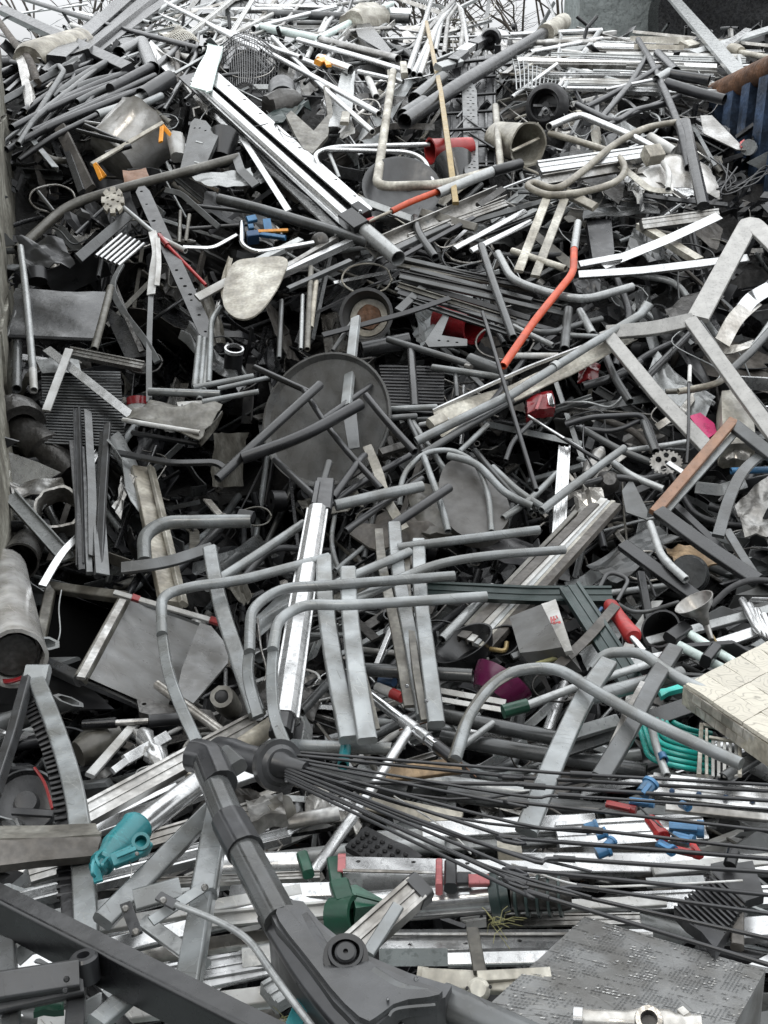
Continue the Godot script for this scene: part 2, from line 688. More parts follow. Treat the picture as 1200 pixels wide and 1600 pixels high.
func mk(called: String, c: Color, metal: float, rough: float, grime := "soft", bump := 0.07, spread := 0.14, scale := 3.0) -> void:
	var row := []
	for i in 3:
		var m := StandardMaterial3D.new()
		var k := 1.0 + spread * (i - 1)
		m.albedo_color = Color(c.r * k, c.g * k, c.b * k).linear_to_srgb()
		m.metallic = metal
		m.metallic_specular = 0.5
		m.roughness = clampf(rough * (1.0 + 0.15 * (i - 1)), 0, 1)
		m.uv1_triplanar = true
		m.uv1_world_triplanar = true
		m.uv1_scale = Vector3.ONE * scale
		m.uv1_offset = Vector3(0.31, 0.17, 0.53) * i
		if grime:
			m.albedo_texture = tex[grime]
			m.roughness_texture = tex["rough"]
		if bump > 0:
			m.normal_enabled = true
			m.normal_texture = tex["bump"]
			m.normal_scale = bump
		row.append(m)
	mats[called] = row

func make_materials() -> void:
	var soft := noise_image(0.01, 0.84, 1.0, 4, 3, 1.4)
	var streak := noise_image(0.006, 0.62, 1.0, 6, 8, 1.8)
	var speck := noise_image(0.05, 0.0, 1.0, 4, 21, 2.5)
	for y in 512:
		for x in 512:
			var g := speck.get_pixel(x, y).r
			if g < 0.05:
				var s := soft.get_pixel(x, y).r * 0.86
				soft.set_pixel(x, y, Color(s, s, s))
			var t := streak.get_pixel(x, y)
			var d := t.r * lerpf(0.82, 1.0, g)
			streak.set_pixel(x, y, Color(d, d * lerpf(0.93, 1.0, t.r), d * lerpf(0.84, 1.0, t.r)))
	for k in 300:   # pale scratches
		var p := Vector2(rng.randf() * 512, rng.randf() * 512)
		var d := Vector2.from_angle(rng.randf() * TAU)
		for s in rng.randi_range(3, 22):
			var q := p + d * s
			soft.set_pixel(posmod(int(q.x), 512), posmod(int(q.y), 512), Color(1, 1, 1))
	var grain := noise_image(0.006, 0, 1, 3, 77)
	for y in 512:
		for x in 512:
			var ring := absf(sin(grain.get_pixel(x, y).r * 26.0 + sin(TAU * y / 512.0) * 2.0))
			var q := lerpf(0.66, 1.0, clampf(ring * 3.2, 0, 1))
			grain.set_pixel(x, y, Color(q, q * 0.985, q * 0.95))
	tex["grain"] = ImageTexture.create_from_image(grain)
	var b := noise_image(0.03, 0, 1, 5, 5)
	b.bump_map_to_normal_map(6.0)
	var scuff := noise_image(0.008, 0.66, 0.92, 6, 33, 1.8)
	for k in 1100:   # scrapes, dust and chips
		var p := Vector2(rng.randf() * 512, rng.randf() * 512)
		var d := Vector2.from_angle(rng.randfn(0.6, 0.5))
		var v := rng.randf_range(0.82, 1.0) if rng.randf() < 0.7 else 0.45
		for s in (rng.randi_range(1, 4) if rng.randf() < 0.7 else rng.randi_range(8, 40)):
			var q := p + d * s
			scuff.set_pixel(posmod(int(q.x), 512), posmod(int(q.y), 512), Color(v, v * 0.985, v * 0.955))
	for y in 512:
		for x in 512:
			var t := scuff.get_pixel(x, y)
			var w := clampf((0.8 - t.r) * 2.2, 0, 0.35)   # the dark patches are a dirty brown
			scuff.set_pixel(x, y, Color(t.r, t.g * (1.0 - 0.04 * w), t.b * (1.0 - 0.12 * w)))
	tex["scuff"] = ImageTexture.create_from_image(scuff)
	tex["soft"] = ImageTexture.create_from_image(soft)
	tex["streak"] = ImageTexture.create_from_image(streak)
	tex["rough"] = ImageTexture.create_from_image(noise_image(0.02, 0.6, 1.0, 4, 11, 1.8))
	tex["bump"] = ImageTexture.create_from_image(b)
	mk("black", Color(0.010, 0.0105, 0.012), 0, 0.4, "scuff")
	mk("rubber", Color(0.016, 0.016, 0.017), 0, 0.75, "soft", 0.3)
	mk("charcoal", Color(0.027, 0.028, 0.031), 0, 0.4, "scuff")
	mk("dark", Color(0.055, 0.057, 0.060), 0, 0.4, "scuff")
	mk("slate", Color(0.108, 0.114, 0.116), 0.1, 0.38, "scuff")
	mk("grey", Color(0.31, 0.33, 0.335), 0.15, 0.36, "scuff")
	mk("pale", Color(0.36, 0.372, 0.37), 0.3, 0.38)
	mk("alu", Color(0.60, 0.605, 0.605), 0.8, 0.3, "soft", 0, 0.09)
	mk("dull", Color(0.47, 0.47, 0.46), 0.65, 0.4, "streak", 0.12)
	mk("steel", Color(0.66, 0.65, 0.62), 0.5, 0.28, "streak", 0.12)
	mk("chrome", Color(0.7, 0.71, 0.72), 0.95, 0.15, "soft", 0)
	mk("iron", Color(0.10, 0.098, 0.095), 0.5, 0.45, "streak", 0.5)
	mk("white", Color(0.64, 0.645, 0.63), 0, 0.45, "scuff")
	mk("mint", Color(0.58, 0.68, 0.65), 0, 0.4)
	mk("cream", Color(0.54, 0.525, 0.46), 0, 0.55, "streak", 0.1)
	mk("beige", Color(0.47, 0.445, 0.375), 0, 0.6, "streak", 0.1)
	mk("khaki", Color(0.20, 0.195, 0.172), 0.1, 0.55, "streak", 0.15)
	mk("rust", Color(0.17, 0.085, 0.045), 0.2, 0.85, "streak", 0.6)
	mk("brown", Color(0.20, 0.105, 0.06), 0, 0.55)
	mk("board", Color(0.13, 0.12, 0.108), 0, 0.8, "streak", 0.35)
	mk("wood", Color(0.38, 0.27, 0.16), 0, 0.7, "streak", 0.5)
	mk("red", Color(0.42, 0.03, 0.03), 0, 0.45, "scuff")
	mk("dark_red", Color(0.20, 0.012, 0.016), 0, 0.3)
	mk("pink", Color(0.58, 0.17, 0.18), 0, 0.5, "scuff")
	mk("magenta", Color(0.50, 0.02, 0.13), 0, 0.4)
	mk("purple", Color(0.10, 0.012, 0.05), 0, 0.3)
	mk("orange", Color(0.72, 0.10, 0.03), 0, 0.5, "scuff")
	mk("amber", Color(0.75, 0.30, 0.02), 0, 0.45)
	mk("brass", Color(0.30, 0.22, 0.095), 0.4, 0.45)
	mk("blue", Color(0.03, 0.075, 0.16), 0, 0.5)
	mk("sky_blue", Color(0.055, 0.20, 0.40), 0, 0.5, "scuff")
	mk("teal", Color(0.03, 0.29, 0.33), 0, 0.5, "scuff")
	mk("turquoise", Color(0.03, 0.58, 0.50), 0, 0.4, "scuff")
	mk("green", Color(0.014, 0.095, 0.056), 0, 0.5, "scuff")
	mk("bottle", Color(0.02, 0.036, 0.034), 0.1, 0.45)
	mk("concrete", Color(0.225, 0.25, 0.245), 0, 0.9, "soft", 0.5, 0.05, 1.2)
	mk("wall", Color(0.30, 0.295, 0.25), 0, 0.9, "streak", 0.6, 0.05, 1.6)
	mk("gap_shade", Color(0.012, 0.0115, 0.011), 0, 0.95, "streak", 1.0, 0.05)  # near-black mound colour that carries the shade of the gaps
	mk("void", Color(0.004, 0.004, 0.004), 0, 0.9, "", 0)  # near black without sheen, stands in for the shade inside the cabinet
	mk("slab", Color(0.50, 0.485, 0.44), 0, 0.6, "streak", 0.15)
	mk("frame", Color(0.30, 0.295, 0.28), 0.15, 0.4)
	mk("silver", Color(0.76, 0.755, 0.735), 0.3, 0.3, "scuff", 0.1)
	mk("seat", Color(0.085, 0.081, 0.075), 0, 0.55, "scuff", 0.1)
	mk("panel_grey", Color(0.215, 0.218, 0.216), 0.1, 0.42, "scuff", 0.05)
	mk("bark", Color(0.10, 0.085, 0.07), 0, 0.9, "streak", 0.6)
	mk("straw", Color(0.22, 0.21, 0.09), 0, 0.8)

# ---------------------------------------------------------------- loose pieces of the heap
const TONE := {"black": "black", "charcoal": "charcoal", "dark": "dark grey", "slate": "slate grey", "grey": "mid grey", "pale": "pale grey", "alu": "bright aluminium", "dull": "dull aluminium", "steel": "stained steel", "chrome": "shiny", "cream": "cream", "beige": "beige", "khaki": "khaki", "white": "white", "rust": "rusty", "board": "brownish", "iron": "cast iron", "blue": "blue", "red": "red", "dark_red": "dark red", "green": "green", "mint": "pale mint"}
const KINDS := {"tube": ["loose_tube", "tube"], "bent": ["bent_tube", "bent tube"], "flat": ["flat_bar", "flat bar"], "box": ["box_section", "square bar"], "angle": ["angle_profile", "angle bar"], "channel": ["channel_profile", "channel bar"], "rail": ["grooved_rail", "grooved rail"], "strip": ["metal_strip", "bent strip"], "scrap": ["sheet_scrap", "sheet scrap"], "rod": ["thin_rod", "rod"], "ribbed": ["ribbed_profile", "ribbed profile"], "wire": ["loose_cable", "cable"], "bracket": ["bent_bracket", "bracket"], "coil": ["wire_loop", "wire loop"]}
# round these things nothing loose lies on top: column, row and the two half widths
var clear := [[515, 655, 108, 115], [738, 772, 58, 62], [200, 1020, 165, 105], [398, 450, 58, 52], [960, 1530, 240, 105], [1150, 1080, 100, 80], [25, 960, 55, 95], [845, 985, 62, 45], [1125, 1172, 42, 45], [560, 1500, 160, 100], [90, 490, 78, 42], [205, 225, 52, 42], [1060, 280, 66, 36], [780, 1065, 52, 42], [725, 1010, 46, 32], [265, 662, 78, 32], [630, 275, 60, 40], [1045, 1150, 50, 40], [1152, 655, 35, 55], [545, 1400, 60, 40], [732, 180, 46, 88], [852, 166, 38, 36], [1168, 240, 48, 95], [825, 220, 40, 40], [1060, 1140, 60, 50]]

func tilt_word(a: float) -> String:
	var d := fposmod(rad_to_deg(a), 180.0)
	if d < 14 or d > 166:
		return "level"
	if d > 70 and d < 110:
		return "upright"
	return "falling" if d < 90 else "rising"

func pick(list: Array):
	return list[rng.randi() % list.size()]

# n loose pieces inside a patch of the slope: their lean (degrees, down to the right positive), length and width as seen, materials and profiles
func fill(n: int, area: Array, lean: Array, length: Array, width: Array, made: Array, kinds: Array, lift: Array) -> void:
	for i in n:
		for attempt in 7:
			var kind: String = pick(kinds)
			var m: String = pick(made)
			var c := Vector2(rng.randf_range(area[0], area[2]), rng.randf_range(area[1], area[3]))
			var a := deg_to_rad(rng.randfn(lean[0], lean[1]))
			var lg := rng.randf_range(length[0], length[1])
			var w := rng.randf_range(width[0], width[1]) * 0.82
			var half := Vector2.from_angle(a) * lg / 2
			var size := "thin" if w < (width[0] + width[1]) * 0.41 else "stout"
			if lg < (length[0] + length[1]) / 2:
				size = "short" if rng.randf() < 0.5 else size
			var label := "%s %s %s %s" % [size, TONE.get(m, m), KINDS[kind][1], tilt_word(a)]
			label = placed_label(label, c)
			if used_labels.has(label) and attempt < 6:
				continue
			var l0 := rng.randf_range(lift[0], lift[1])
			var l1 := l0 + rng.randfn(0, 5.0)
			var p := c - half
			var q := c + half
			for e in clear:
				for s in 5:
					var g: Vector2 = p.lerp(q, s / 4.0)
					if Vector2((g.x - e[0]) / e[2], (g.y - e[1]) / e[3]).length() < 1.0:
						l0 = minf(l0, -26.0)
						l1 = minf(l1, -26.0)
			var side := Vector2(-half.y, half.x).normalized()
			var roll := rng.randf_range(-70, 70)
			var mb: Mb
			match kind:
				"tube":
					var bow := c + side * rng.randfn(0, lg * 0.012)
					if rng.randf() < 0.4:   # one end crushed flat
						var path := pts([p.x, p.y, l0, bow.x, bow.y, (l0 + l1) / 2, lerpf(bow.x, q.x, 0.72), lerpf(bow.y, q.y, 0.72), l1, q.x, q.y, l1])
						var sz := size_at(w, path)
						mb = sweep(path, prof("round", sz, sz), roll, "open", [Vector2.ONE, Vector2.ONE, Vector2.ONE, Vector2(1.4, 0.25)])
						one(KINDS[kind][0], label, KINDS[kind][1], m, mb, "loose %ss in the scrap heap" % KINDS[kind][1])
						break
					mb = tb(w, [p.x, p.y, l0, bow.x, bow.y, (l0 + l1) / 2, q.x, q.y, l1], 20.0)
				"bent":
					var t := rng.randf_range(-0.3, 0.3)
					var b := c + half * t + side * rng.randfn(0, lg * 0.16)
					var e := q + side * rng.randfn(0, lg * 0.22)
					mb = tb(w, [p.x, p.y, l0, b.x, b.y, (l0 + l1) / 2 + 3, e.x, e.y, l1], rng.randf_range(3, 14))
				"rod":
					mb = cab(w * 0.45, [p.x, p.y, l0, c.x + side.x * rng.randfn(0, lg * 0.03), c.y + side.y * rng.randfn(0, lg * 0.03), l1, q.x, q.y, l1])
				"wire":
					var b := c + side * rng.randfn(0, lg * 0.25) - half * 0.3
					var e := c + side * rng.randfn(0, lg * 0.25) + half * 0.4
					mb = cab(w * 0.3, [p.x, p.y, l0, b.x, b.y, l0 + 4, e.x, e.y, l1 + 3, q.x, q.y, l1])
				"strip":
					var b := c + side * rng.randfn(0, lg * 0.12) - half * 0.2
					mb = strip(w * 1.3, 2.0, [p.x, p.y, l0, b.x, b.y, l0 + 3, q.x, q.y, l1], roll)
				"scrap":
					var r := w * rng.randf_range(1.2, 2.5)
					var s2 := side.rotated(rng.randfn(0, 0.3)) * r
					var dl := rng.randfn(0, 8.0)
					mb = sh([p.x - s2.x, p.y - s2.y, l0, q.x - s2.x, q.y - s2.y, l1, q.x + s2.x * 0.8, q.y + s2.y * 0.8, l1 + dl, p.x + s2.x, p.y + s2.y, l0 + dl], 1.5, rng.randf_range(0.6, 3.0), 7, 0.0, rng.randf() < 0.4)
				"bracket":
					var b := c + side * lg * rng.randf_range(-0.25, 0.25)
					mb = br("flat", w * 1.4, 4.0, [p.x, p.y, l0, b.x, b.y, l0 + 2, q.x, q.y, l1], roll, 0.6)
				"coil":
					var a2 := []
					var rr := lg * 0.3
					for k in 9:
						var an := TAU * k / 8.0 * rng.randf_range(0.97, 1.03)
						a2.append_array([c.x + cos(an) * rr, c.y + sin(an) * rr * 0.6, l0 + k * 0.6 - sin(an) * rr * 0.05])
					mb = rod(w * 0.35, curve(a2, 4), 5)
				_:
					mb = br(kind, w, w * {"flat": 0.28, "box": rng.randf_range(0.5, 1.0), "angle": 0.8, "channel": 0.6, "rail": 0.5, "ribbed": 0.7}[kind], [p.x, p.y, l0, q.x, q.y, l1], roll, 3.0, "open" if kind == "box" else "shut")
			one(KINDS[kind][0], label, KINDS[kind][1], m, mb, "loose %ss in the scrap heap" % KINDS[kind][1])
			break

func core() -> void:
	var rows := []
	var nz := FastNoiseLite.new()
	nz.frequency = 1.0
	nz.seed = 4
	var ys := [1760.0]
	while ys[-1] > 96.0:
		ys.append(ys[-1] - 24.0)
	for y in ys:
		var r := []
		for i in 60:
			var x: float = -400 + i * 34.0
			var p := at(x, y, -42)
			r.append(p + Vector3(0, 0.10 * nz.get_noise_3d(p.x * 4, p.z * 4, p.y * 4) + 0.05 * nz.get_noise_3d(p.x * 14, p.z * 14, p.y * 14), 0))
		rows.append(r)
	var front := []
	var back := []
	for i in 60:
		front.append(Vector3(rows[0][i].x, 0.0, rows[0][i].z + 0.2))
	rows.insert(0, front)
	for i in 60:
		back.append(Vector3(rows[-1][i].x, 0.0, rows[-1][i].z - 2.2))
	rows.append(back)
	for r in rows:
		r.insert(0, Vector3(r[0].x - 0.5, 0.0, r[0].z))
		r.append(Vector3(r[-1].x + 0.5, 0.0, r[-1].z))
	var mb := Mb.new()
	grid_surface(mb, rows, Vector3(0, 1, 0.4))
	setting("scrap_heap_mound", "gap_shade", mb)

func debris() -> void:
	var shapes := []
	for k in 5:
		var mb := Mb.new()
		var o := Vector3.ZERO
		match k:
			0: mb = sweep(PackedVector3Array([Vector3(-0.06, 0, 0), Vector3(0.0, 0.004, 0), Vector3(0.06, 0, 0.01)]), round_prof(0.006, 0.006, 7), 0, "open")
			1: mb = sweep(PackedVector3Array([Vector3(-0.05, 0, 0), Vector3(0.05, 0, 0)]), prof("angle", 0.022, 0.018), 20)
			2: mb = sheet3(PackedVector3Array([Vector3(-0.04, 0, -0.03), Vector3(0.04, 0.01, -0.03), Vector3(0.045, 0, 0.03), Vector3(-0.04, 0.015, 0.028)]), 1.0, 1.4, 4, 0, true)
			3: mb = sweep(fillet(PackedVector3Array([Vector3(-0.05, 0, 0), Vector3(0.0, 0.0, 0), Vector3(0.015, 0.03, 0.02), Vector3(0.02, 0.05, 0.05)]), 0.01), prof("flat", 0.018, 0.003), 10)
			4: mb = lathe3(Vector3.ZERO, Vector3(0.3, 1, 0.2).normalized(), 0.02, 0.001, [[0, 4], [0, 16], [1, 16], [1, 7], [0.6, 7], [0.6, 0]], 12)
		shapes.append(mb)
	for k in 5:
		for m in ["slate", "charcoal", "dull"]:
			var mm := MultiMesh.new()
			mm.transform_format = MultiMesh.TRANSFORM_3D
			mm.mesh = shapes[k].mesh(o_zero(), mat(m))
			mm.instance_count = {"slate": 70, "charcoal": 500, "dull": 60}[m]
			for i in mm.instance_count:
				var y := rng.randf_range(40, 1640)
				var p := at(rng.randf_range(-40, 1240), y, rng.randf_range(-42, -14))
				var b := Basis.from_euler(Vector3(rng.randf() * TAU, rng.randf() * TAU, rng.randf() * TAU)).scaled(Vector3.ONE * rng.randf_range(0.7, 1.9))
				mm.set_instance_transform(i, Transform3D(b, p))
			var o := MultiMeshInstance3D.new()
			o.name = numbered("metal_debris")
			o.multimesh = mm
			o.set_meta("kind", "stuff")
			o.set_meta("label", "small %s offcuts and fittings lying deep between the larger scrap" % TONE[m])
			o.set_meta("category", "debris")
			add_child(o, true)

	# the heap goes on to both sides
	for k in 4:
		for m in ["slate", "alu", "charcoal", "grey"]:
			var mm := MultiMesh.new()
			mm.transform_format = MultiMesh.TRANSFORM_3D
			mm.mesh = shapes[k].mesh(o_zero(), mat(m))
			mm.instance_count = 110
			for i in 110:
				var x := rng.randf_range(1290, 1560) if i % 2 else rng.randf_range(-330, -90)
				var p := at(x, rng.randf_range(120, 1640), rng.randf_range(-3, 6))
				var b := Basis.from_euler(Vector3(rng.randf() * TAU, rng.randf() * TAU, rng.randf() * TAU)).scaled(Vector3(4.5, 1.8, 1.8) * rng.randf_range(0.6, 1.3))
				mm.set_instance_transform(i, Transform3D(b, p))
			var o := MultiMeshInstance3D.new()
			o.name = numbered("side_scrap")
			o.multimesh = mm
			o.set_meta("kind", "stuff")
			o.set_meta("label", "%s scrap where the heap goes on to both sides" % TONE[m])
			o.set_meta("category", "debris")
			add_child(o, true)

func o_zero() -> Vector3:
	return Vector3.ZERO

func ladder(label: String, m: String, a: Array, b: Array, w: float, rungs: int, rung_w: float, tips := "") -> void:
	var t := item("ladder", label, "ladder")
	var ends := [a, b]
	for e in ends:
		put(t, "rail", m, br("rail", w, w * 0.45, e, 0))
	for i in rungs:
		var u := (i + 0.5) / rungs
		var p := []
		for e in ends:
			for k in 3:
				p.append(lerpf(e[k], e[k + 3], u))
		put(t, "rung", m, br("box", rung_w, rung_w, p))
	if tips:
		for e in ends:
			var q := Vector3(e[0], e[1], e[2]).lerp(Vector3(e[3], e[4], e[5]), 0.012)
			put(t, "end_cap", tips, br("box", w * 1.12, w * 0.55, [e[0], e[1], e[2], q.x, q.y, q.z]))

# a garden chair's arm: a tube along its points, a flat strip leg that carries on from it
func chair_side(t: Node3D, w: float, arm: Array, leg: Array, m := "grey") -> void:
	put(t, "arm", m, tb(w, arm, 9.0, "shut"))
	if leg.size():
		put(t, "leg", m, br("box", w * 1.05, w * 0.6, leg, 20, 12))

func twigs(mb: Mb, p: Vector3, d: Vector3, r: float, left: int) -> void:
	var q := p + d * (0.45 if left > 3 else 0.28) * rng.randf_range(0.8, 1.3)
	mb.add(sweep(PackedVector3Array([p, (p + q) / 2 + Vector3(rng.randfn(0, 0.02), rng.randfn(0, 0.02), rng.randfn(0, 0.02)), q]), round_prof(r, r, 5), 0, "none", [Vector2.ONE, Vector2.ONE * 0.72]))
	if left <= 0:
		return
	for k in (2 if rng.randf() < 0.65 else 3):
		var e := (d + Vector3(rng.randfn(0, 0.42), rng.randfn(0.08, 0.3), rng.randfn(0, 0.42))).normalized()
		twigs(mb, q, e, r * 0.7, left - 1)

func bare_tree(label: String, x: float, z: float, r: float) -> void:
	var t := item("bare_tree", label, "tree", "bare trees behind the heap")
	var trunk := sweep(PackedVector3Array([Vector3(x, 0, z), Vector3(x + 0.05, 0.9, z), Vector3(x, 1.7, z + 0.05)]), round_prof(r, r, 8), 0, "shut", [Vector2.ONE * 1.3, Vector2.ONE])
	put(t, "trunk", "bark", trunk)
	var mb := Mb.new()
	for k in 5:
		twigs(mb, Vector3(x, 1.1 + k * 0.15, z), Vector3(rng.randfn(0, 0.6), 0.8, rng.randfn(0, 0.6)).normalized(), r * 0.45, 6)
	put(t, "crown", "bark", mb)

func surroundings() -> void:
	var g := Mb.new()
	g.flat_quad(Vector3(-150, 0, -200), Vector3(150, 0, -200), Vector3(150, 0, 60), Vector3(-150, 0, 60), Vector3.UP)
	setting("ground", "concrete", g)
	core()
	# the stone wall at the left: big stacked blocks
	var t := item("block_wall", "mossy grey wall of big stacked concrete blocks along the left edge", "wall")
	var w0 := deep(27, 300, 4.6)
	var w1 := deep(3, 620, 2.6)
	w0.y = 0
	w1.y = 0
	var run := (w1 - w0)
	for r in 6:
		for k in 3:
			var u0 := (k - 0.5 * (r % 2)) / 2.2
			var u1 := u0 + 0.447
			var up := Vector3.UP * (r * 0.43)
			var b := sheet3(PackedVector3Array([w0 + run * u0 + up, w0 + run * u1 + up, w0 + run * u1 + up + Vector3.UP * 0.415, w0 + run * u0 + up + Vector3.UP * 0.415]), 450, 0.9, 6)
			put(t, "block", "wall", b)
	# the blue container at the right
	var c := item("waste_container", "rusty blue corrugated steel container with a thick rim at the right edge", "container")
	var r0 := deep(1124, 146, 4.5)
	var r1 := deep(1300, 66, 3.7)
	var along := (r1 - r0)
	var outw := Vector3(along.x, 0, along.z).cross(Vector3.UP).normalized()
	if outw.dot(eye - r0) < 0:
		outw = -outw
	for i in 6:
		var a := r0 + along * (i / 6.0)
		var b := r0 + along * ((i + 0.5) / 6.0)
		var d := r0 + along * ((i + 1.0) / 6.0)
		put(c, "rib", "container_paint", sheet3(PackedVector3Array([Vector3(a.x, 0, a.z) + outw * 0.04, Vector3(b.x, 0, b.z) + outw * 0.04, b + outw * 0.04, a + outw * 0.04]), 44, 0.2, 2))
		put(c, "panel", "container_rust", sheet3(PackedVector3Array([Vector3(b.x, 0, b.z), Vector3(d.x, 0, d.z), d, b]), 4, 0.3, 2))
	put(c, "rim", "rust", sweep(PackedVector3Array([r0 - along * 0.03, r0 + along * 0.5 + Vector3.UP * 0.004, r1]), round_prof(0.05, 0.05, 14), 0, "shut"))
	# blocks behind
	var k0 := deep(902, 72, 8.6)
	var k1 := deep(1028, 72, 8.6)
	one("concrete_block", "tall weathered grey concrete block at the top right behind the heap", "concrete block", "concrete", sheet3(PackedVector3Array([Vector3(k0.x, 0, k0.z), Vector3(k1.x, 0, k1.z), Vector3(k1.x, 3.4, k1.z), Vector3(k0.x, 3.4, k0.z)]), 800, 0.3, 8))
	k0 = deep(1026, 85, 8.3)
	k1 = deep(1330, 85, 8.3)
	var hut := item("dark_shed", "black boarded shed wall beside the grey concrete block", "shed")
	for i in 10:
		var y := i * 0.34
		put(hut, "board", "black", sheet3(PackedVector3Array([Vector3(k0.x, y, k0.z), Vector3(k1.x, y, k1.z), Vector3(k1.x, y + 0.325, k1.z - 0.02), Vector3(k0.x, y + 0.325, k0.z - 0.02)]), 600, 0.8, 5))
	var yard := sheet3(PackedVector3Array([Vector3(-16, 0, 4.2), Vector3(16, 0, 4.2), Vector3(16, 6.5, 4.2), Vector3(-16, 6.5, 4.2)]), 400, 0.5, 6)
	setting("unseen_wall", "unseen_wall", yard)  # out of view behind the camera, darkens faces turned to the viewer
	bare_tree("bare thin twigged tree at the top middle beside the concrete block", 1.75, -12.0, 0.06)
	bare_tree("bare thin twigged tree left of the concrete block farther from it", 0.55, -13.0, 0.05)
	bare_tree("bare tree showing at the top left above the tubes", -3.1, -12.0, 0.06)

func top_left() -> void:
	var dk := "dark tubes stacked at the top left"
	one("charcoal_bar", "long thick charcoal bar falling rightward across the top left corner", "bar", "charcoal", br("box", 17, 14, [4, 16, 22, 202, 110, 16], 15))
	one("thin_dark_rod", "thin dark rod above the thick charcoal bar at top left", "rod", "charcoal", tb(8, [30, -4, 26, 170, 40, 24, 312, 76, 20], 20))
	for a in [[88, 98, 208, -6, 24, "charcoal"], [104, 112, 232, -4, 20, "dark"], [128, 92, 250, -8, 26, "charcoal"], [150, 84, 262, 2, 18, "black"], [70, 118, 180, 8, 15, "charcoal"]]:
		one("dark_beam", "%s beam rising steeply ~" % TONE[a[5]], "beam", a[5], br("box", a[4], a[4] * 0.7, [a[0], a[1], 4, a[2], a[3], 9], rng.randf_range(-30, 30)), dk)
	for a in [[10, 234, 96, 186, 242, 118, 10, "dark"], [18, 200, 104, 157, 182, 128, 11, "charcoal"], [20, 226, 100, 188, 252, 128, 12, "charcoal"], [28, 216, 60, 180, 160, 101, 10, "slate"], [80, 153, 130, 119, 165, 99, 13, "slate"], [108, 178, 170, 152, 236, 122, 13, "dark"], [152, 179, 205, 162, 256, 124, 13, "pale"], [178, 183, 216, 166, 252, 150, 12, "grey"], [60, 175, 130, 140, 215, 108, 12, "dark"], [40, 192, 110, 150, 200, 112, 11, "charcoal"], [120, 160, 160, 140, 240, 108, 11, "slate"], [50, 206, 140, 165, 226, 138, 10, "charcoal"], [30, 250, 80, 215, 150, 180, 9, "black"], [95, 150, 140, 128, 190, 118, 12, "slate"]]:
		one("dark_tube", "%s tube rising rightward ~" % TONE[a[7]], "tube", a[7], tb(a[6], [a[0], a[1], 0 + rng.randf() * 6, a[2], a[3], 9, a[4], a[5], 6 + rng.randf() * 6], 30), dk)
	one("hooked_tube", "slate tube hooked over at its top in the left stack", "tube", "slate", tb(9, [28, 226, 8, 100, 112, 16, 92, 102, 14, 74, 114, 10], 3))
	one("open_pipe", "wide dark pipe with its open end facing right below the thick bar", "pipe", "dark", tb(25, [222, 150, 12, 266, 122, 20], 4, "open"))
	one("pipe_elbow", "dark grey wide pipe elbow above the open dark pipe", "pipe", "slate", tb(22, [186, 84, 10, 222, 66, 16, 238, 108, 12], 4))
	one("disc_ended_tube", "dark tube with a blunt round end pointing right in the left stack", "tube", "charcoal", tb(15, [172, 138, 17, 236, 104, 15], 4, "shut"))
	one("branch", "brown weathered branch leaning beside the stone wall", "branch", "bark", cab(13, [-4, 30, 20, 22, 66, 22, 44, 92, 16, 58, 130, 8]))
	one("curved_plate", "curved shiny metal plate on edge beside the stone wall", "plate", "steel", sh([24, 92, 12, 38, 88, 4, 58, 150, 2, 44, 170, 10], 2, 3, 6, 3))
	one("grey_tank", "dusty beige grey tank behind the left tube stack", "tank", "beige", la([44, 100, -8, 130, 72, -6], [[0, 0], [0, 26], [0.06, 31], [0.94, 31], [1, 26], [1, 0]], 20, 0.06))
	one("dented_bucket", "big dented silver bucket under the left tube stack", "bucket", "silver", la([176, 252, -6, 232, 196, 4], [[0, 0], [0, 46], [0.03, 50], [0.5, 52], [0.97, 55], [1, 57], [1, 54], [0.97, 52], [0.06, 46], [0.06, 0]], 26, 0.18))
	var t := item("clip_stick", "cream stick with two amber clips lying across the dented bucket", "stick")
	put(t, "stick", "cream", br("box", 7, 5, [143, 257, 16, 254, 192, 18]))
	for a in [[253, 198, 251, 222], [254, 197, 268, 213], [148, 256, 158, 280], [150, 258, 164, 276]]:
		put(t, "clip", "amber", br("flat", 7, 3, [a[0], a[1], 17, a[2], a[3], 14], 30))
	for a in [[133, 197, 200, 226, 9], [120, 204, 190, 222, 7], [165, 240, 205, 228, 8]]:
		one("black_rod", "short black rod lying on the dented bucket ~", "rod", "black", tb(a[4], [a[0], a[1], 13, a[2], a[3], 15], 5))
	t = item("slotted_panel", "grey upright panel with short slots and a rounded top right of the dented bucket", "panel")
	put(t, "panel", "slate", pl([298, 190, 16, 305, 187, 16, 322, 190, 16, 340, 208, 15, 322, 259, 9, 306, 272, 8, 280, 268, 8], 18, [[304, 200, 2], [312, 200, 2], [321, 204, 2]]))
	for a in [[306, 221, 317, 224], [304, 253, 312, 255]]:
		put(t, "slot_lip", "pale", br("flat", 3, 2, [a[0], a[1], 16.5, a[2], a[3], 16.5]))
	one("black_bin", "small black bin behind the slotted grey panel", "bin", "black", la([344, 250, -2, 350, 212, 6], [[0, 0], [0, 18], [1, 24], [1, 21], [0.1, 16], [0.1, 0]], 18))
	one("crumpled_cup", "crumpled white plastic cup left of the slotted panel", "cup", "white", la([278, 246, 6, 274, 216, 10], [[0, 0], [0, 10], [1, 14], [1, 12], [0.1, 9], [0.1, 0]], 14, 0.5))
	one("long_bent_pipe", "long dusty bent pipe rising from the wall to the slotted panel", "pipe", "khaki", tb(15, [28, 390, 4, 106, 320, 10, 176, 298, 15, 372, 246, 13], 18))
	var star := []
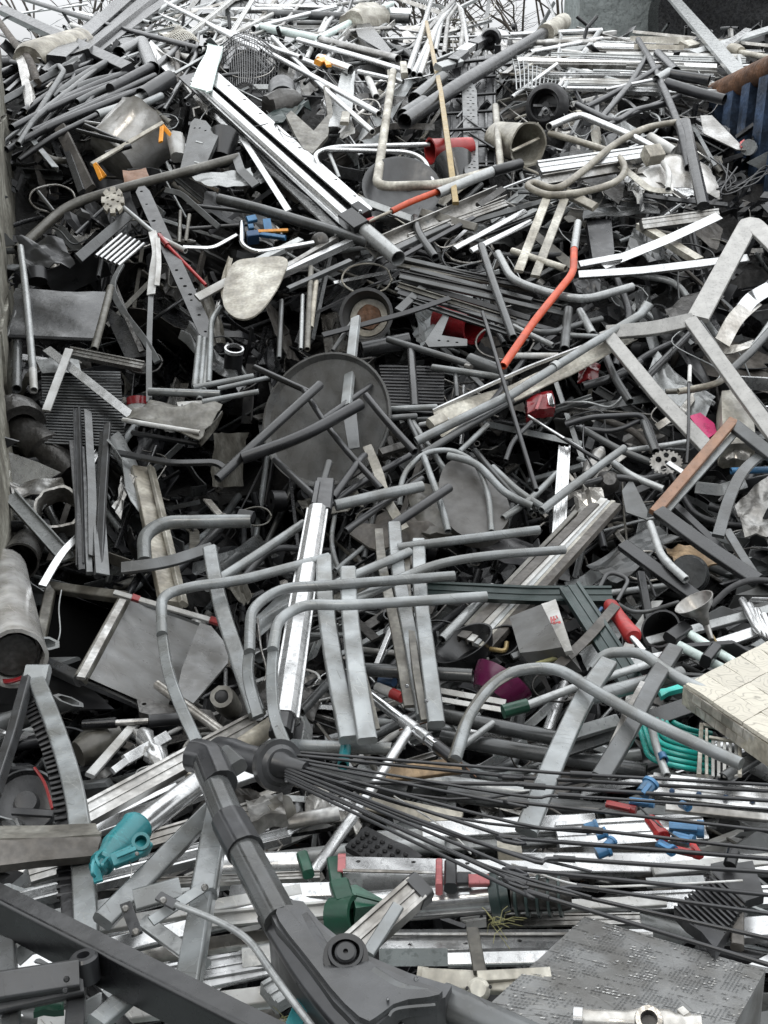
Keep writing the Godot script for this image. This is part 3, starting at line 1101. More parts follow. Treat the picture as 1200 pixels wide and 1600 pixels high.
	for i in 80:
		var an := TAU * i / 80.0
		var r := 19.5 if cos(an * 8) > -0.75 else 14.5
		star.append_array([176 + cos(an) * r * 0.92, 312 + sin(an) * r * 1.05, 21 - sin(an) * 1.5])
	one("cream_cog", "cream eight toothed plastic cog on the long bent pipe", "cog", "beige", pl(star, 12, [[176, 312, 3.2], [168, 309, 2.6], [184, 315, 2.6], [179, 302, 2.6], [173, 322, 2.6], [168, 319, 2.2], [185, 305, 2.2]]))
	one("drilled_bar", "dark grey flat bar with a row of round holes leaning on the heap", "flat bar", "dark", pl([212, 300, 16, 216, 292, 16, 226, 290, 16, 234, 298, 16, 330, 508, 12, 331, 520, 12, 322, 529, 12, 311, 522, 12], 5, [[221, 299, 2.6], [229, 319, 2.2], [240, 345, 3.4], [249, 364, 3.2], [276, 422, 3], [283, 435, 3], [289, 447, 3.4], [297, 460, 3.6], [299, 469, 2.4], [311, 492, 3], [321, 518, 2.6]]))
	one("pole_rod", "grey thin rod running from the cream cog down rightward", "rod", "pale", tb(7, [186, 318, 17, 250, 372, 14], 10))
	t = item("red_white_pole", "red and white banded pole end with a dark tip below the cream cog", "pole")
	put(t, "pole", "white", tb(9, [250, 372, 14, 290, 392, 13], 3))
	put(t, "band", "red", tb(9.6, [248, 368, 14, 262, 384, 14], 3))
	put(t, "tail", "red", tb(6, [262, 384, 14, 322, 446, 8], 3))
	one("white_strap", "folded bright white strap hanging straight down at left", "strap", "white", strip(13, 2, [238, 362, 16, 244, 392, 19, 240, 420, 18, 236, 460, 16], 10))
	one("strap_end", "grey flat strap hanging below the white strap", "strap", "slate", strip(9, 2, [236, 458, 15, 233, 540, 14, 233, 628, 10], 0))
	one("strap_fold", "second short fold of the white strap beside the drilled bar", "strap", "white", strip(8, 2, [246, 372, 18, 248, 410, 20, 245, 446, 18], -10))
	one("folded_plate", "dusty pale plate folded along its edge right of the long bent pipe", "plate", "pale", sh([300, 276, 12, 392, 262, 12, 400, 288, 12, 330, 294, 13], 2, 1.2, 6))
	one("plate_bracket", "bent grey bracket standing at the end of the long bent pipe", "bracket", "slate", br("flat", 14, 3, [368, 242, 14, 376, 266, 16, 400, 290, 15], 20, 1))
	one("flat_rod", "flat grey bar lying below the long bent pipe falling rightward", "flat bar", "slate", br("flat", 9, 3, [258, 297, 14, 282, 302, 14, 342, 355, 12], 20))
	one("bent_silver_bar", "thin bright bar bent upward beside the blue clamp", "flat bar", "alu", br("flat", 6, 3, [286, 386, 13, 332, 388, 14, 370, 367, 12], 0))
	one("torn_star_sheet", "torn black star shaped sheet below the cream cog", "sheet", "charcoal", sh([98, 336, 4, 160, 322, 6, 176, 352, 8, 110, 362, 6], 3, 6, 7, 0, true))
	one("wide_dark_bar", "wide slate bar rising rightward below the torn black sheet", "bar", "slate", br("flat", 16, 6, [122, 404, 8, 202, 336, 10], 30))
	one("bent_black_sheet", "bent black sheet like a car part above the black board", "sheet", "dark", sh([28, 380, 10, 96, 374, 12, 118, 412, 10, 44, 420, 8], 3, 3, 7, 1.5))
	one("old_board", "dark weathered board leaning upright below the tube stack", "board", "board", br("box", 20, 8, [94, 200, 2, 140, 296, 0], 30))
	one("old_board_thin", "narrow dark board right of the old weathered board", "board", "dark", br("box", 12, 6, [104, 232, 1, 128, 300, 0], 30))
	one("rust_plate", "reddish brown plate under the cream stick", "plate", "brown", sh([192, 268, 8, 228, 262, 9, 236, 286, 9, 194, 292, 8], 3, 1, 4))
	for a in [[84, 330, 60, 300, "slate"], [118, 366, 170, 318, "dark"], [104, 330, 128, 316, "pale"], [292, 320, 396, 332, "dark"], [286, 358, 398, 350, "dark"], [282, 330, 280, 380, "khaki"], [296, 336, 290, 378, "khaki"]]:
		one("cross_rod", "%s rod among the dark gaps ~" % TONE[a[4]], "rod", a[4], tb(6, [a[0], a[1], 8, a[2], a[3], 9], 5))
	for i in 6:
		one("bright_rod", "bright bunched rod ~", "rod", "alu", tb(6, [150 + i * 7, 400 + i * 3, 5, 190 + i * 7, 366 + i * 3, 7], 5), "bunched bright rods")
	var xm := [[236, 30, 2], [288, 34, 2], [312, 78, 6], [262, 66, 6]]
	one("wire_mesh", "cream coated wire mesh at the top left above the drilled rails", "wire mesh", "cream", net([232, 34, 12, 286, 40, 10, 312, 76, 14, 262, 64, 14], 16, 12, 1.6))
	one("dark_wire_mesh", "crumpled dark wire mesh behind the pale mint plate", "wire mesh", "charcoal", net([334, 78, 8, 440, 88, 8, 424, 132, 6, 340, 128, 6], 26, 14, 1.5, 5))

func drilled(t: Node3D, m: String, w: float, a: Array, gaps: Array, across := 0.0) -> void:
	# a flat rail with real holes along it
	var p := Vector3(a[0], a[1], a[2])
	var q := Vector3(a[3], a[4], a[5])
	var d := Vector2(q.x - p.x, q.y - p.y).normalized()
	var s := Vector2(-d.y, d.x) * w / 2
	var o := [p.x + s.x, p.y + s.y, p.z, q.x + s.x, q.y + s.y, q.z, q.x - s.x, q.y - s.y, q.z, p.x - s.x, p.y - s.y, p.z]
	var holes := []
	for g in gaps:
		var c := p.lerp(q, g)
		holes.append([c.x + d.y * across * w, c.y - d.x * across * w, 3.0])
	put(t, "rail", m, pl(o, 6, holes))

func top_middle() -> void:
	var t := item("drilled_rails", "pair of long bright aluminium rails with round holes and a thick bar between them", "rail set")
	put(t, "dark_backing", "black", br("flat", 50, 4, [300, 116, 16, 552, 346, 13], 0))  # black strip standing in for the shade in the gaps and holes
	drilled(t, "alu", 18, [330, 116, 24, 576, 331, 20], [0.1, 0.2, 0.3, 0.42, 0.55, 0.66, 0.78, 0.9], 0.25)
	drilled(t, "alu", 16, [230, 70, 22, 530, 364, 18], [0.15, 0.17, 0.28, 0.3, 0.42, 0.44, 0.56, 0.58, 0.7, 0.72, 0.84, 0.86], 0.22)
	put(t, "middle_bar", "alu", br("ribbed", 22, 18, [306, 128, 24, 548, 348, 21], 0))
	put(t, "connector", "black", br("box", 28, 20, [541, 338, 25, 566, 358, 24]))
	put(t, "connector", "black", br("box", 16, 18, [556, 324, 24, 574, 338, 23]))
	put(t, "bolt", "chrome", bolt(563, 331, 25.5, 3.5))
	one("white_tube_end", "white tube stub poking out of the drilled rails' lower end", "tube", "pale", tb(25, [558, 350, 22, 622, 404, 21], 4))
	one("mint_plate", "pale mint bent plate standing on the drilled rails", "plate", "mint", strip(26, 2.5, [336, 70, 27, 334, 86, 30, 322, 110, 30, 311, 140, 29], -15))
	one("mint_strip", "narrow mint strip beside the bent mint plate", "plate", "mint", strip(9, 2.5, [346, 72, 27, 338, 98, 30, 326, 144, 29], 20))
	one("grey_open_pipe", "long grey pipe with open left end crossing below the drilled rails", "pipe", "slate", tb(18, [342, 311, 18, 400, 325, 18, 562, 374, 18, 612, 392, 17], 30))
	var thin := [[392, 68, 592, 178, 9, "alu", 26], [426, 58, 582, 206, 8, "alu", 24], [466, 62, 632, 111, 9, "alu", 28], [502, 62, 622, 92, 12, "dull", 24], [396, 45, 524, 12, 9, "alu", 20], [400, 10, 522, 13, 8, "alu", 22], [258, 4, 408, 82, 8, "alu", 22], [408, 42, 500, 62, 13, "mint", 20], [500, 60, 612, 6, 10, "mint", 22], [300, 18, 520, 14, 10, "alu", 10], [420, 22, 640, 30, 14, "slate", 12], [470, 56, 610, 44, 8, "dull", 12], [330, 40, 470, 90, 7, "alu", 24], [560, 112, 630, 128, 8, "alu", 20], [500, 92, 548, 110, 16, "alu", 22]]
	for a in thin:
		one("thin_tube", "%s tube in the bright tangle ~" % TONE[a[5]], "tube", a[5], tb(a[4], [a[0], a[1], a[6], (a[0] + a[2]) / 2 + rng.randfn(0, 2), (a[1] + a[3]) / 2, a[6] + 1, a[2], a[3], a[6] - 2], 30))
	one("plastic_block", "yellowish square plastic block on a bright tube in the top middle", "block", "cream", br("box", 11, 9, [630, 100, 29, 632, 118, 28]))
	one("white_tag", "small white tag hanging at the end of a thin bright tube", "tag", "cream", br("box", 14, 6, [541, 177, 22, 538, 193, 20]))
	one("white_stub", "small white tube stub below the thin bright tubes", "tube", "white", tb(11, [574, 118, 14, 588, 152, 12], 3))
	t = item("orange_bracket", "small amber plastic bracket clipped on a bright tube at top middle", "bracket")
	put(t, "clip", "amber", br("box", 12, 8, [496, 98, 27, 514, 93, 27]))
	put(t, "tab", "amber", br("flat", 8, 4, [498, 92, 28, 506, 88, 29, 514, 103, 28], 20, 0.5))
	one("seat_shell", "grey bent sheet metal seat side in the top middle", "sheet", "khaki", pl([447, 181, 16, 455, 174, 17, 490, 192, 19, 512, 176, 18, 505, 146, 17, 515, 146, 16, 520, 176, 16, 512, 204, 14, 488, 241, 12, 474, 232, 12, 462, 206, 14], 14))
	one("standing_plate", "pale plate standing upright right of the bent seat side", "plate", "pale", sh([533, 114, 16, 555, 110, 12, 548, 208, 9, 513, 196, 13], 2, 1, 5))
	one("white_corner", "white folded corner at the foot of the standing plate", "sheet", "white", sh([530, 206, 14, 548, 184, 15, 553, 210, 13, 534, 214, 12], 2, 2, 4, 0, true))
	one("folded_angle", "dark folded sheet angle at the top middle", "sheet", "dark", pl([556, 46, 22, 561, 26, 23, 570, 27, 23, 612, 78, 20, 606, 84, 19, 560, 58, 20], 10))
	one("white_bag", "crumpled dirty white bag at the top middle", "bag", "cream", la([548, 40, 10, 598, 28, 10], [[0, 0], [0.02, 20], [0.3, 27], [0.8, 24], [1, 12], [1, 0]], 20, 0.4))
	t = item("bent_white_tube", "white painted tube bent at a right angle with a black grip on its right end", "handle")
	put(t, "tube", "cream", tb(14, [614, 112, 24, 588, 292, 28, 690, 289, 28, 775, 266, 26], 6))
	put(t, "tube", "pale", tb(16, [684, 302, 26, 776, 265, 27], 6))
	put(t, "grip", "black", tb(17, [770, 268, 27, 792, 262, 27, 812, 256, 24], 6, "shut"))
	t = item("orange_rod_tool", "orange red handled thin rod tool below the bent white tube", "tool")
	put(t, "handle", "orange", tb(10, [612, 330, 24, 640, 316, 26, 692, 296, 26], 8, "shut"))
	put(t, "rod", "beige", tb(5, [576, 346, 22, 612, 330, 24], 3))
	put(t, "tip", "red", tb(8, [572, 346, 22, 584, 342, 22], 2, "shut"))
	t = item("rounded_tubing", "bright rounded tube frame behind the bent white tube", "frame")
	put(t, "hoop", "alu", tb(8, [672, 226, 18, 520, 230, 18, 490, 240, 16, 502, 268, 12, 530, 290, 8], 5))
	put(t, "hoop", "alu", tb(8, [510, 234, 19, 640, 238, 18, 664, 250, 18, 678, 286, 16], 5))
	put(t, "hoop", "pale", tb(6, [514, 238, 16, 524, 262, 14, 530, 278, 12], 5))
	one("grey_bin", "blue grey plastic bin lid inside the bright tube frame", "lid", "slate", pl([597, 268, 12, 615, 250, 10, 650, 247, 10, 672, 258, 11, 678, 284, 13, 640, 290, 14, 600, 290, 14], 25))
	one("shallow_pan", "shallow dark pan with a pale rim under the bent white tube", "pan", "dark", la([626, 308, 6, 628, 292, 16], [[0, 0], [0, 36], [0.9, 58], [1, 62], [1, 57], [0.25, 34], [0.25, 0]], 26))
	t = item("red_bucket", "red plastic bucket lying on its side with open left end", "bucket")
	put(t, "bucket", "red", la([736, 230, 12, 672, 236, 16], [[0, 0], [0, 15], [0.95, 18], [1, 20], [1, 17], [0.06, 13], [0.06, 0]], 22))
	one("dark_tub", "dark round tub below the red bucket", "tub", "dark", la([718, 290, 2, 708, 250, 12], [[0, 0], [0, 24], [1, 30], [1, 27], [0.1, 22], [0.1, 0]], 20))
	one("brass_rod", "thin brass coloured flat rod standing up across the red bucket", "rod", "brass", br("box", 8, 5, [666, 34, 30, 688, 140, 32, 702, 240, 30, 712, 318, 26], 0))
	t = item("ribbed_crate_wall", "big black plastic crate wall with raised crossed ribs", "panel")
	put(t, "panel", "charcoal", sh([694, 96, 9, 772, 86, 8, 776, 262, 6, 688, 262, 9], 6, 0.4, 4))
	for i in 7:
		put(t, "rib", "charcoal", br("box", 3.5, 5, [694 + i * 13, 96 - i * 1.5, 10, 690 + i * 14, 262, 9.5]))
		put(t, "rib", "charcoal", br("box", 3.5, 5, [694, 100 + i * 26, 10, 774, 92 + i * 27, 8.5]))
	for i in 5:
		put(t, "brace", "charcoal", br("box", 3, 4, [694 + i * 10, 104 + i * 26, 10, 720 + i * 13, 128 + i * 26, 10]))
		put(t, "brace", "charcoal", br("box", 3, 4, [760 - i * 10, 104 + i * 26, 10, 736 - i * 11, 128 + i * 28, 10]))
	t = item("lattice_strip", "upright grey strip with a lattice of small openings over the ribbed panel", "strip")
	var lo := [722, 140, 20, 728, 130, 20, 738, 130, 20, 745, 140, 20, 748, 268, 17, 742, 276, 17, 732, 276, 17, 726, 268, 17]
	var holes := []
	for i in 13:
		holes.append([731 + i * 0.2, 142 + i * 10, 2.4])
		holes.append([739 + i * 0.2, 142 + i * 10, 2.4])
		holes.append([735 + i * 0.2, 137 + i * 10, 2.0])
	put(t, "lattice", "slate", pl(lo, 8, holes))
	var big := one("thick_dark_pipe", "long thick dark pipe rising rightward past the ribbed panel", "pipe", "dark", tb(21, [632, 190, 18, 740, 118, 24, 862, 44, 22], 30))
	put(big, "sleeve", "slate", tb(24, [630, 182, 20, 662, 161, 22], 3))
	put(big, "end_cap", "cream", tb(27, [852, 52, 24, 880, 34, 22], 3, "shut"))
	one("second_dark_pipe", "shorter thick slate pipe behind the thick dark pipe", "pipe", "slate", tb(23, [648, 156, 14, 690, 122, 14], 3))
	t = item("folding_bracket", "folding bracket with a black round hub above the ribbed panel", "bracket arm")
	put(t, "arm", "pale", br("box", 15, 10, [684, 106, 26, 718, 96, 27], 0))
	put(t, "plate", "alu", br("box", 17, 10, [718, 84, 28, 742, 68, 28], 0))
	put(t, "joint", "charcoal", br("box", 18, 12, [706, 98, 28, 724, 84, 28], 0))
	put(t, "joint", "charcoal", br("box", 17, 12, [738, 72, 28, 760, 60, 28], 0))
	put(t, "hub", "black", la([768, 60, 24, 766, 62, 31], [[0, 0], [0, 16], [0.9, 16], [1, 14], [1, 9], [0.6, 8], [0.6, 4], [0.95, 4], [0.95, 0]], 20))
	for a in [[638, 112, 656, 60, 676, -6, 9], [646, 116, 676, 52, 702, 10, 8], [656, 118, 682, 44, 702, 14, 8]]:
		one("upright_tube", "bright chair hoop leg standing upright left of the brass rod ~", "tube", "alu", tb(a[6], [a[0], a[1], 16, a[2], a[3], 20, a[4], a[5], 16], 10))
	one("chair_hoop", "bright hoop of a chair back against the sky right of the brass rod", "hoop", "alu", tb(7, [680, 80, 12, 690, 34, 14, 710, 4, 16, 722, 16, 14, 732, 78, 10], 5))
	one("chair_hoop", "narrower bright hoop inside the chair back hoop", "hoop", "dull", tb(7, [694, 84, 9, 700, 30, 12, 716, 6, 12, 724, 40, 9, 718, 90, 6], 5))
	t = item("engine_part", "grey engine part with a black round cap left of the bent seat side", "engine part")
	put(t, "body", "iron", la([420, 172, 6, 470, 158, 8], [[0, 0], [0, 20], [0.4, 26], [0.8, 20], [1, 10], [1, 0]], 16, 0.5))
	put(t, "cap", "charcoal", la([442, 156, 10, 440, 136, 16], [[0, 0], [0, 22], [0.9, 22], [1, 20], [1, 0]], 20))
	put(t, "bracket", "bottle", sh([410, 178, 8, 470, 160, 9, 486, 168, 9, 430, 196, 8], 4, 3, 5, 0, true))
	t = item("cream_bucket", "dirty cream bucket on its side with its mouth facing right", "bucket")
	put(t, "bucket", "cream", la([776, 214, 8, 826, 226, 20], [[0, 0], [0, 22], [0.94, 30], [1, 33], [1, 30], [0.08, 20], [0.08, 0]], 24, 0.1))
	put(t, "rib", "beige", br("flat", 5, 3, [800, 236, 20, 842, 216, 21]))
	one("cream_tube", "cream tube standing upright left of the cream bucket", "tube", "cream", tb(11, [774, 166, 22, 778, 215, 22, 783, 268, 22], 20))
	for a in [[580, 390, 782, 302, 26, "dull", "channel", 16], [600, 398, 700, 352, 14, "slate", "flat", 15], [658, 332, 744, 356, 13, "khaki", "flat", 16], [560, 312, 668, 352, 12, "pale", "flat", 14], [748, 322, 786, 296, 12, "iron", "box", 17], [640, 372, 790, 318, 13, "dull", "rail", 15], [630, 400, 740, 340, 8, "charcoal", "flat", 16], [690, 360, 900, 300, 9, "slate", "box", 12], [710, 388, 820, 330, 11, "alu", "round", 13], [736, 392, 830, 346, 10, "alu", "round", 14]]:
		one("profile", "%s profile lying below the bent white tube ~" % TONE[a[5]], "profile", a[5], br(a[6], a[4], a[4] * 0.55, [a[0], a[1], a[7], a[2], a[3], a[7]], rng.randf_range(-20, 20)))
	one("hooked_tube", "slate tube hooked over above the bundle of dark bars", "tube", "slate", tb(13, [648, 340, 18, 654, 366, 18, 680, 402, 15], 6))
	t = item("blue_clamp", "blue plastic clamp block at left below the grey pipe", "clamp")
	for a in [[386, 344, 400, 341, 8, 12], [386, 372, 404, 370, 24, 12], [404, 366, 446, 372, 8, 7], [412, 354, 424, 353, 9, 26], [388, 356, 396, 355, 10, 10]]:
		put(t, "block", "blue" if a[4] > 10 else "sky_blue", br("box", a[5], a[4], [a[0], a[1], 15, a[2], a[3], 15]))
	put(t, "pin", "amber", br("box", 6, 5, [402, 362, 17, 450, 360, 16]))
	one("clamp_tube", "chrome bent tube passing round the blue clamp", "tube", "chrome", tb(9, [378, 348, 14, 378, 384, 16, 400, 396, 17, 490, 380, 16], 4))
	one("round_fitting", "dark knob right of the blue clamp", "knob", "iron", la([502, 380, 14, 498, 374, 19], [[0, 0], [0, 14], [0.7, 14], [1, 8], [1, 0]], 14))

func top_right() -> void:
	one("diagonal_bar", "long cream flat bar leaning diagonally in front of the black shed", "flat bar", "pale", br("flat", 19, 7, [1040, -16, 30, 1160, 122, 34], 0))
	var t := item("channel_stack", "two beige box channels lying level under the black shed", "channels")
	put(t, "channel", "cream", br("channel", 14, 12, [984, 66, 4, 1078, 68, 4], 180))
	put(t, "channel", "beige", br("channel", 13, 12, [990, 78, 6, 1068, 80, 6], 180))
	put(t, "end_block", "cream", br("box", 18, 16, [1066, 76, 9, 1084, 72, 9]))
	one("plank_bar", "pale bar rising to the right edge below the black shed", "bar", "pale", br("flat", 14, 6, [1082, 84, 10, 1208, 44, 10], 0))
	t = item("knobbed_rod", "cream rod with a round knob near the right edge", "rod")
	put(t, "rod", "cream", tb(9, [1148, 80, 18, 1210, 92, 20], 4))
	put(t, "knob", "beige", la([1143, 78, 16, 1158, 82, 18], [[0, 0], [0, 10], [0.5, 11], [1, 8], [1, 0]], 14))
	put(t, "bracket", "alu", br("box", 12, 8, [1120, 84, 16, 1168, 48, 16]))
	one("vertical_stub", "short pale upright tube below the knobbed rod", "tube", "pale", tb(7, [1154, 88, 17, 1160, 120, 16], 4))
	var y := 52.0
	for i in 17:
		var x0 := rng.randf_range(780, 990)
		var x1 := rng.randf_range(1060, 1200)
		y = 70 + i * 4.6
		var m: String = ["alu", "alu", "dull", "white", "pale"][i % 5]
		one("level_profile", "%s level profile ~" % TONE[m], "profile", m, br(["box", "rail", "channel"][i % 3], 11, 7, [x0, y + rng.randf_range(-3, 3), 2 + i * 0.6, x1, y + rng.randf_range(0, 10), 2 + i * 0.6], rng.randf_range(-40, 10)), "level profiles stacked at the upper right")
	for a in [[796, 55, 940, 48, 9, "alu"], [828, 82, 940, 60, 7, "alu"], [800, 68, 930, 66, 10, "dull"], [880, 140, 938, 48, 7, "pale"], [800, 152, 870, 100, 6, "alu"], [870, 140, 935, 50, 7, "alu"]]:
		one("bright_tube", "%s tube over the wire basket ~" % TONE[a[5]], "tube", a[5], tb(a[4], [a[0], a[1], 14, a[2], a[3], 14], 5))
	one("wire_basket", "bright wire basket at the upper right above the small black wheel", "wire basket", "pale", net([800, 88, 10, 908, 78, 8, 888, 140, 10, 806, 150, 12], 14, 8, 2.2, 2))
	t = item("trolley_wheel", "small black rubber tyred wheel lying on the heap", "wheel")
	put(t, "tyre", "rubber", la([860, 168, 10, 850, 164, 21], [[0, 22], [0.1, 30], [0.5, 35], [0.9, 30], [1, 24], [0.9, 22]], 28))
	put(t, "rim", "charcoal", la([858, 168, 11, 852, 165, 17], [[0, 0], [0, 24], [1, 24], [1, 19], [0.4, 17], [0.4, 6], [1, 6], [1, 0]], 24))
	for i in 6:
		var an := TAU * i / 6.0
		put(t, "spoke", "dark", br("box", 6, 5, [853 + cos(an) * 5, 166 + sin(an) * 5, 17, 853 + cos(an) * 20, 166 + sin(an) * 20, 17]))
	put(t, "axle", "alu", tb(10, [851, 172, 20, 853, 175, 23], 2))
	t = item("bicycle", "charcoal bicycle frame dropped on the heap at the upper right", "bicycle frame")
	for a in [["seat_tube", 11, [997, 62, 26, 1014, 90, 28, 1042, 150, 28, 1064, 205, 26, 1076, 262, 24]], ["stay", 9, [1012, 86, 26, 984, 132, 25, 940, 184, 22]], ["stay", 9, [1030, 105, 24, 980, 135, 23, 916, 168, 20]], ["head_tube", 15, [1028, 84, 26, 1056, 112, 24]], ["top_tube", 17, [1044, 116, 26, 1108, 126, 24]], ["down_tube", 17, [1042, 130, 27, 1100, 148, 26, 1132, 156, 24]], ["fork", 10, [902, 164, 22, 960, 192, 24, 992, 172, 22, 1042, 162, 20]], ["fork", 9, [950, 196, 22, 1000, 172, 20, 1062, 150, 18]]]:
		put(t, a[0], "charcoal", tb(a[1], a[2], 6))
	put(t, "suspension_leg", "charcoal", br("oct", 18, 14, [1070, 190, 29, 1099, 322, 27]))
	put(t, "clamp", "pale", tb(13, [1025, 124, 28, 1045, 112, 29], 3))
	put(t, "lug", "alu", tb(6, [946, 140, 24, 1034, 122, 27], 3))
	t = item("beige_conduit", "beige flexible conduit looped over the rubble at the upper right", "conduit")
	put(t, "conduit", "beige", rod(11, curve([858, 208, 18, 920, 226, 20, 962, 242, 24, 976, 264, 26, 962, 284, 27, 920, 298, 27, 860, 305, 27, 826, 292, 26, 836, 286, 26, 870, 294, 28, 910, 268, 29, 960, 226, 29, 1010, 200, 27, 1064, 190, 26]), 8))
	t = item("bent_alu_tube", "bright bent tube with a cream tape ring right of the small black wheel", "tube")
	put(t, "tube", "alu", tb(12, [858, 198, 24, 905, 178, 27, 990, 214, 27, 1022, 232, 24], 6))
	put(t, "tape", "cream", tb(14, [899, 180, 27, 906, 179, 27], 2))
	t = item("steel_basin", "large stained steel basin turned over at the right", "basin")
	put(t, "basin", "silver", sh([1004, 256, 8, 1096, 262, 8, 1126, 312, 6, 986, 302, 10], 2, 0.8, 10, 7))
	put(t, "flange", "dark", br("flat", 8, 4, [982, 302, 11, 1050, 312, 12, 1136, 320, 8]))
	one("steel_sheet", "bent reflective steel sheet in front of the steel basin", "sheet", "steel", sh([985, 262, 16, 1048, 256, 16, 1052, 300, 14, 992, 276, 15], 2, 2, 6, 1))
	one("angle_rail", "cream angle rail lying along the steel basin's left edge", "rail", "cream", br("angle", 11, 9, [970, 262, 19, 1016, 300, 19, 1048, 302, 18], 0))
	t = item("cream_box", "small cream plastic box fixed on a grooved bar", "box")
	put(t, "box", "cream", br("box", 25, 22, [1008, 244, 30, 1032, 240, 30]))
	put(t, "lid", "beige", br("box", 21, 4, [1010, 236, 31.5, 1030, 233, 31.5]))
	put(t, "tail", "white", tb(9, [1036, 254, 27, 1046, 270, 27, 1044, 296, 24], 4))
	one("grooved_bar", "bright grooved bar running left from the cream box", "bar", "alu", br("rail", 24, 12, [842, 264, 23, 1008, 240, 25], 0))
	one("grooved_bar", "dull grooved bar under the bright grooved bar", "bar", "dull", br("channel", 16, 10, [848, 282, 20, 990, 258, 20], 20))
	one("white_connector", "white plastic pipe connector above the cream box", "connector", "white", tb(15, [1016, 214, 22, 1036, 226, 24, 1052, 236, 22], 3))
	t = item("glass_plate", "shiny plate with a red reflector and a round disc near the blue container", "lamp plate")
	put(t, "plate", "dull", pl([1094, 182, 20, 1112, 182, 20, 1150, 214, 19, 1166, 236, 18, 1150, 236, 17, 1100, 204, 18], 4))
	put(t, "reflector", "red", pl([1156, 222, 20, 1163, 217, 20, 1164, 226, 20, 1158, 230, 20], 6))
	put(t, "disc", "pale", la([1171, 231, 16, 1169, 230, 20], [[0, 0], [0, 12], [1, 12], [1, 0]], 18))
	for i in 4:
		one("black_cable", "thin black cable looping ~", "cable", "black", cab(2.6, [1110 + i * 14, 246 + i * 5, 20, 1150 - i * 8, 280 + i * 7, 18, 1120 + i * 12, 296, 16, 1180 + i * 6, 286 - i * 9, 16, 1215, 240 + i * 22, 14]))
	for a in [[856, 306, 810, 424], [882, 312, 836, 432]]:
		one("white_flat_bar", "cream flat bar with a rusty spot standing below the conduit ~", "flat bar", "cream", br("flat", 14, 5, [a[0], a[1], 24, a[2], a[3], 20], 0), "pair of cream flat bars")
	one("cross_bar", "short cream tube joining the feet of the two cream flat bars", "tube", "cream", tb(11, [800, 392, 18, 884, 420, 22], 5))
	one("cable_tie_bar", "bright bar stub above the cream flat bars", "bar", "cream", br("box", 15, 9, [884, 302, 23, 930, 324, 22], 0))
	one("dark_box_bar", "dull dark box profile with a grooved side at the right", "bar", "dull", br("rail", 17, 14, [1002, 352, 16, 1122, 336, 18], 20))
	one("white_angle_bar", "bright flat bar rising rightward under the dark box profile", "flat bar", "alu", br("angle", 16, 9, [940, 418, 17, 1040, 378, 19, 1122, 340, 19], 0))
	one("long_flat_bar", "long pale flat bar lying level with two bolts at the right", "flat bar", "alu", br("box", 15, 7, [904, 430, 20, 1000, 424, 22, 1168, 404, 22], 0))
	one("short_flat_bar", "short bright flat bar above the long pale flat bar", "flat bar", "alu", br("box", 13, 7, [905, 414, 19, 970, 402, 20], 0))
	one("diag_channel", "cream channel bar falling rightward behind the long pale flat bar", "channel bar", "cream", br("channel", 16, 10, [1000, 352, 12, 1092, 408, 14], 160))
	t = item("orange_pole", "orange pole bent in two places with a white upper end", "pole")
	put(t, "pole", "orange", tb(12, [897, 388, 30, 896, 426, 31, 836, 500, 30, 786, 572, 27], 4))
	put(t, "sleeve", "pale", tb(12, [903, 348, 27, 897, 390, 30], 4))
	one("padded_cushion", "dark padded chair back behind the orange pole", "cushion", "charcoal", pl([916, 345, 8, 936, 338, 10, 955, 345, 8, 960, 395, 8, 952, 410, 9, 926, 402, 9], 30))
	one("padded_cushion", "dark padded seat below the padded chair back", "cushion", "dark", sh([894, 440, 6, 940, 430, 8, 936, 470, 8, 902, 462, 6], 25, 2, 6, 2))
	t = item("bent_grey_bars", "big grey flat metal frame of bent bars at the right edge", "frame")
	put(t, "bar", "frame", br("flat", 32, 8, [1090, 498, 30, 1172, 346, 34, 1230, 402, 36], 0, 3))
	put(t, "bar", "frame", br("flat", 26, 8, [948, 520, 26, 1020, 514, 28, 1084, 500, 30], 0))
	put(t, "bar", "frame", br("flat", 24, 10, [1078, 500, 30, 1130, 572, 31, 1216, 690, 30], 0))
	put(t, "bar", "frame", br("flat", 24, 10, [946, 520, 26, 1030, 622, 28, 1110, 706, 26], 0))
	put(t, "gusset", "slate", br("flat", 12, 4, [1092, 504, 29, 1146, 586, 29, 1200, 650, 27], 30))

func radiator(label: String, a: Array, fins: int, m := "slate") -> void:
	var t := item("radiator", label, "radiator")
	put(t, "dark_backing", "charcoal", sh(a, 12, 0.2, 2))
	for i in fins:
		var u := (i + 0.5) / fins
		var p := []
		for s in 2:
			for k in 3:
				p.append(lerpf(a[s * 3 + k], a[(3 - s) * 3 + k], u) + (1.3 if k == 2 else 0.0))
		put(t, "fin", m, br("flat", 3.2, 3.2, p))

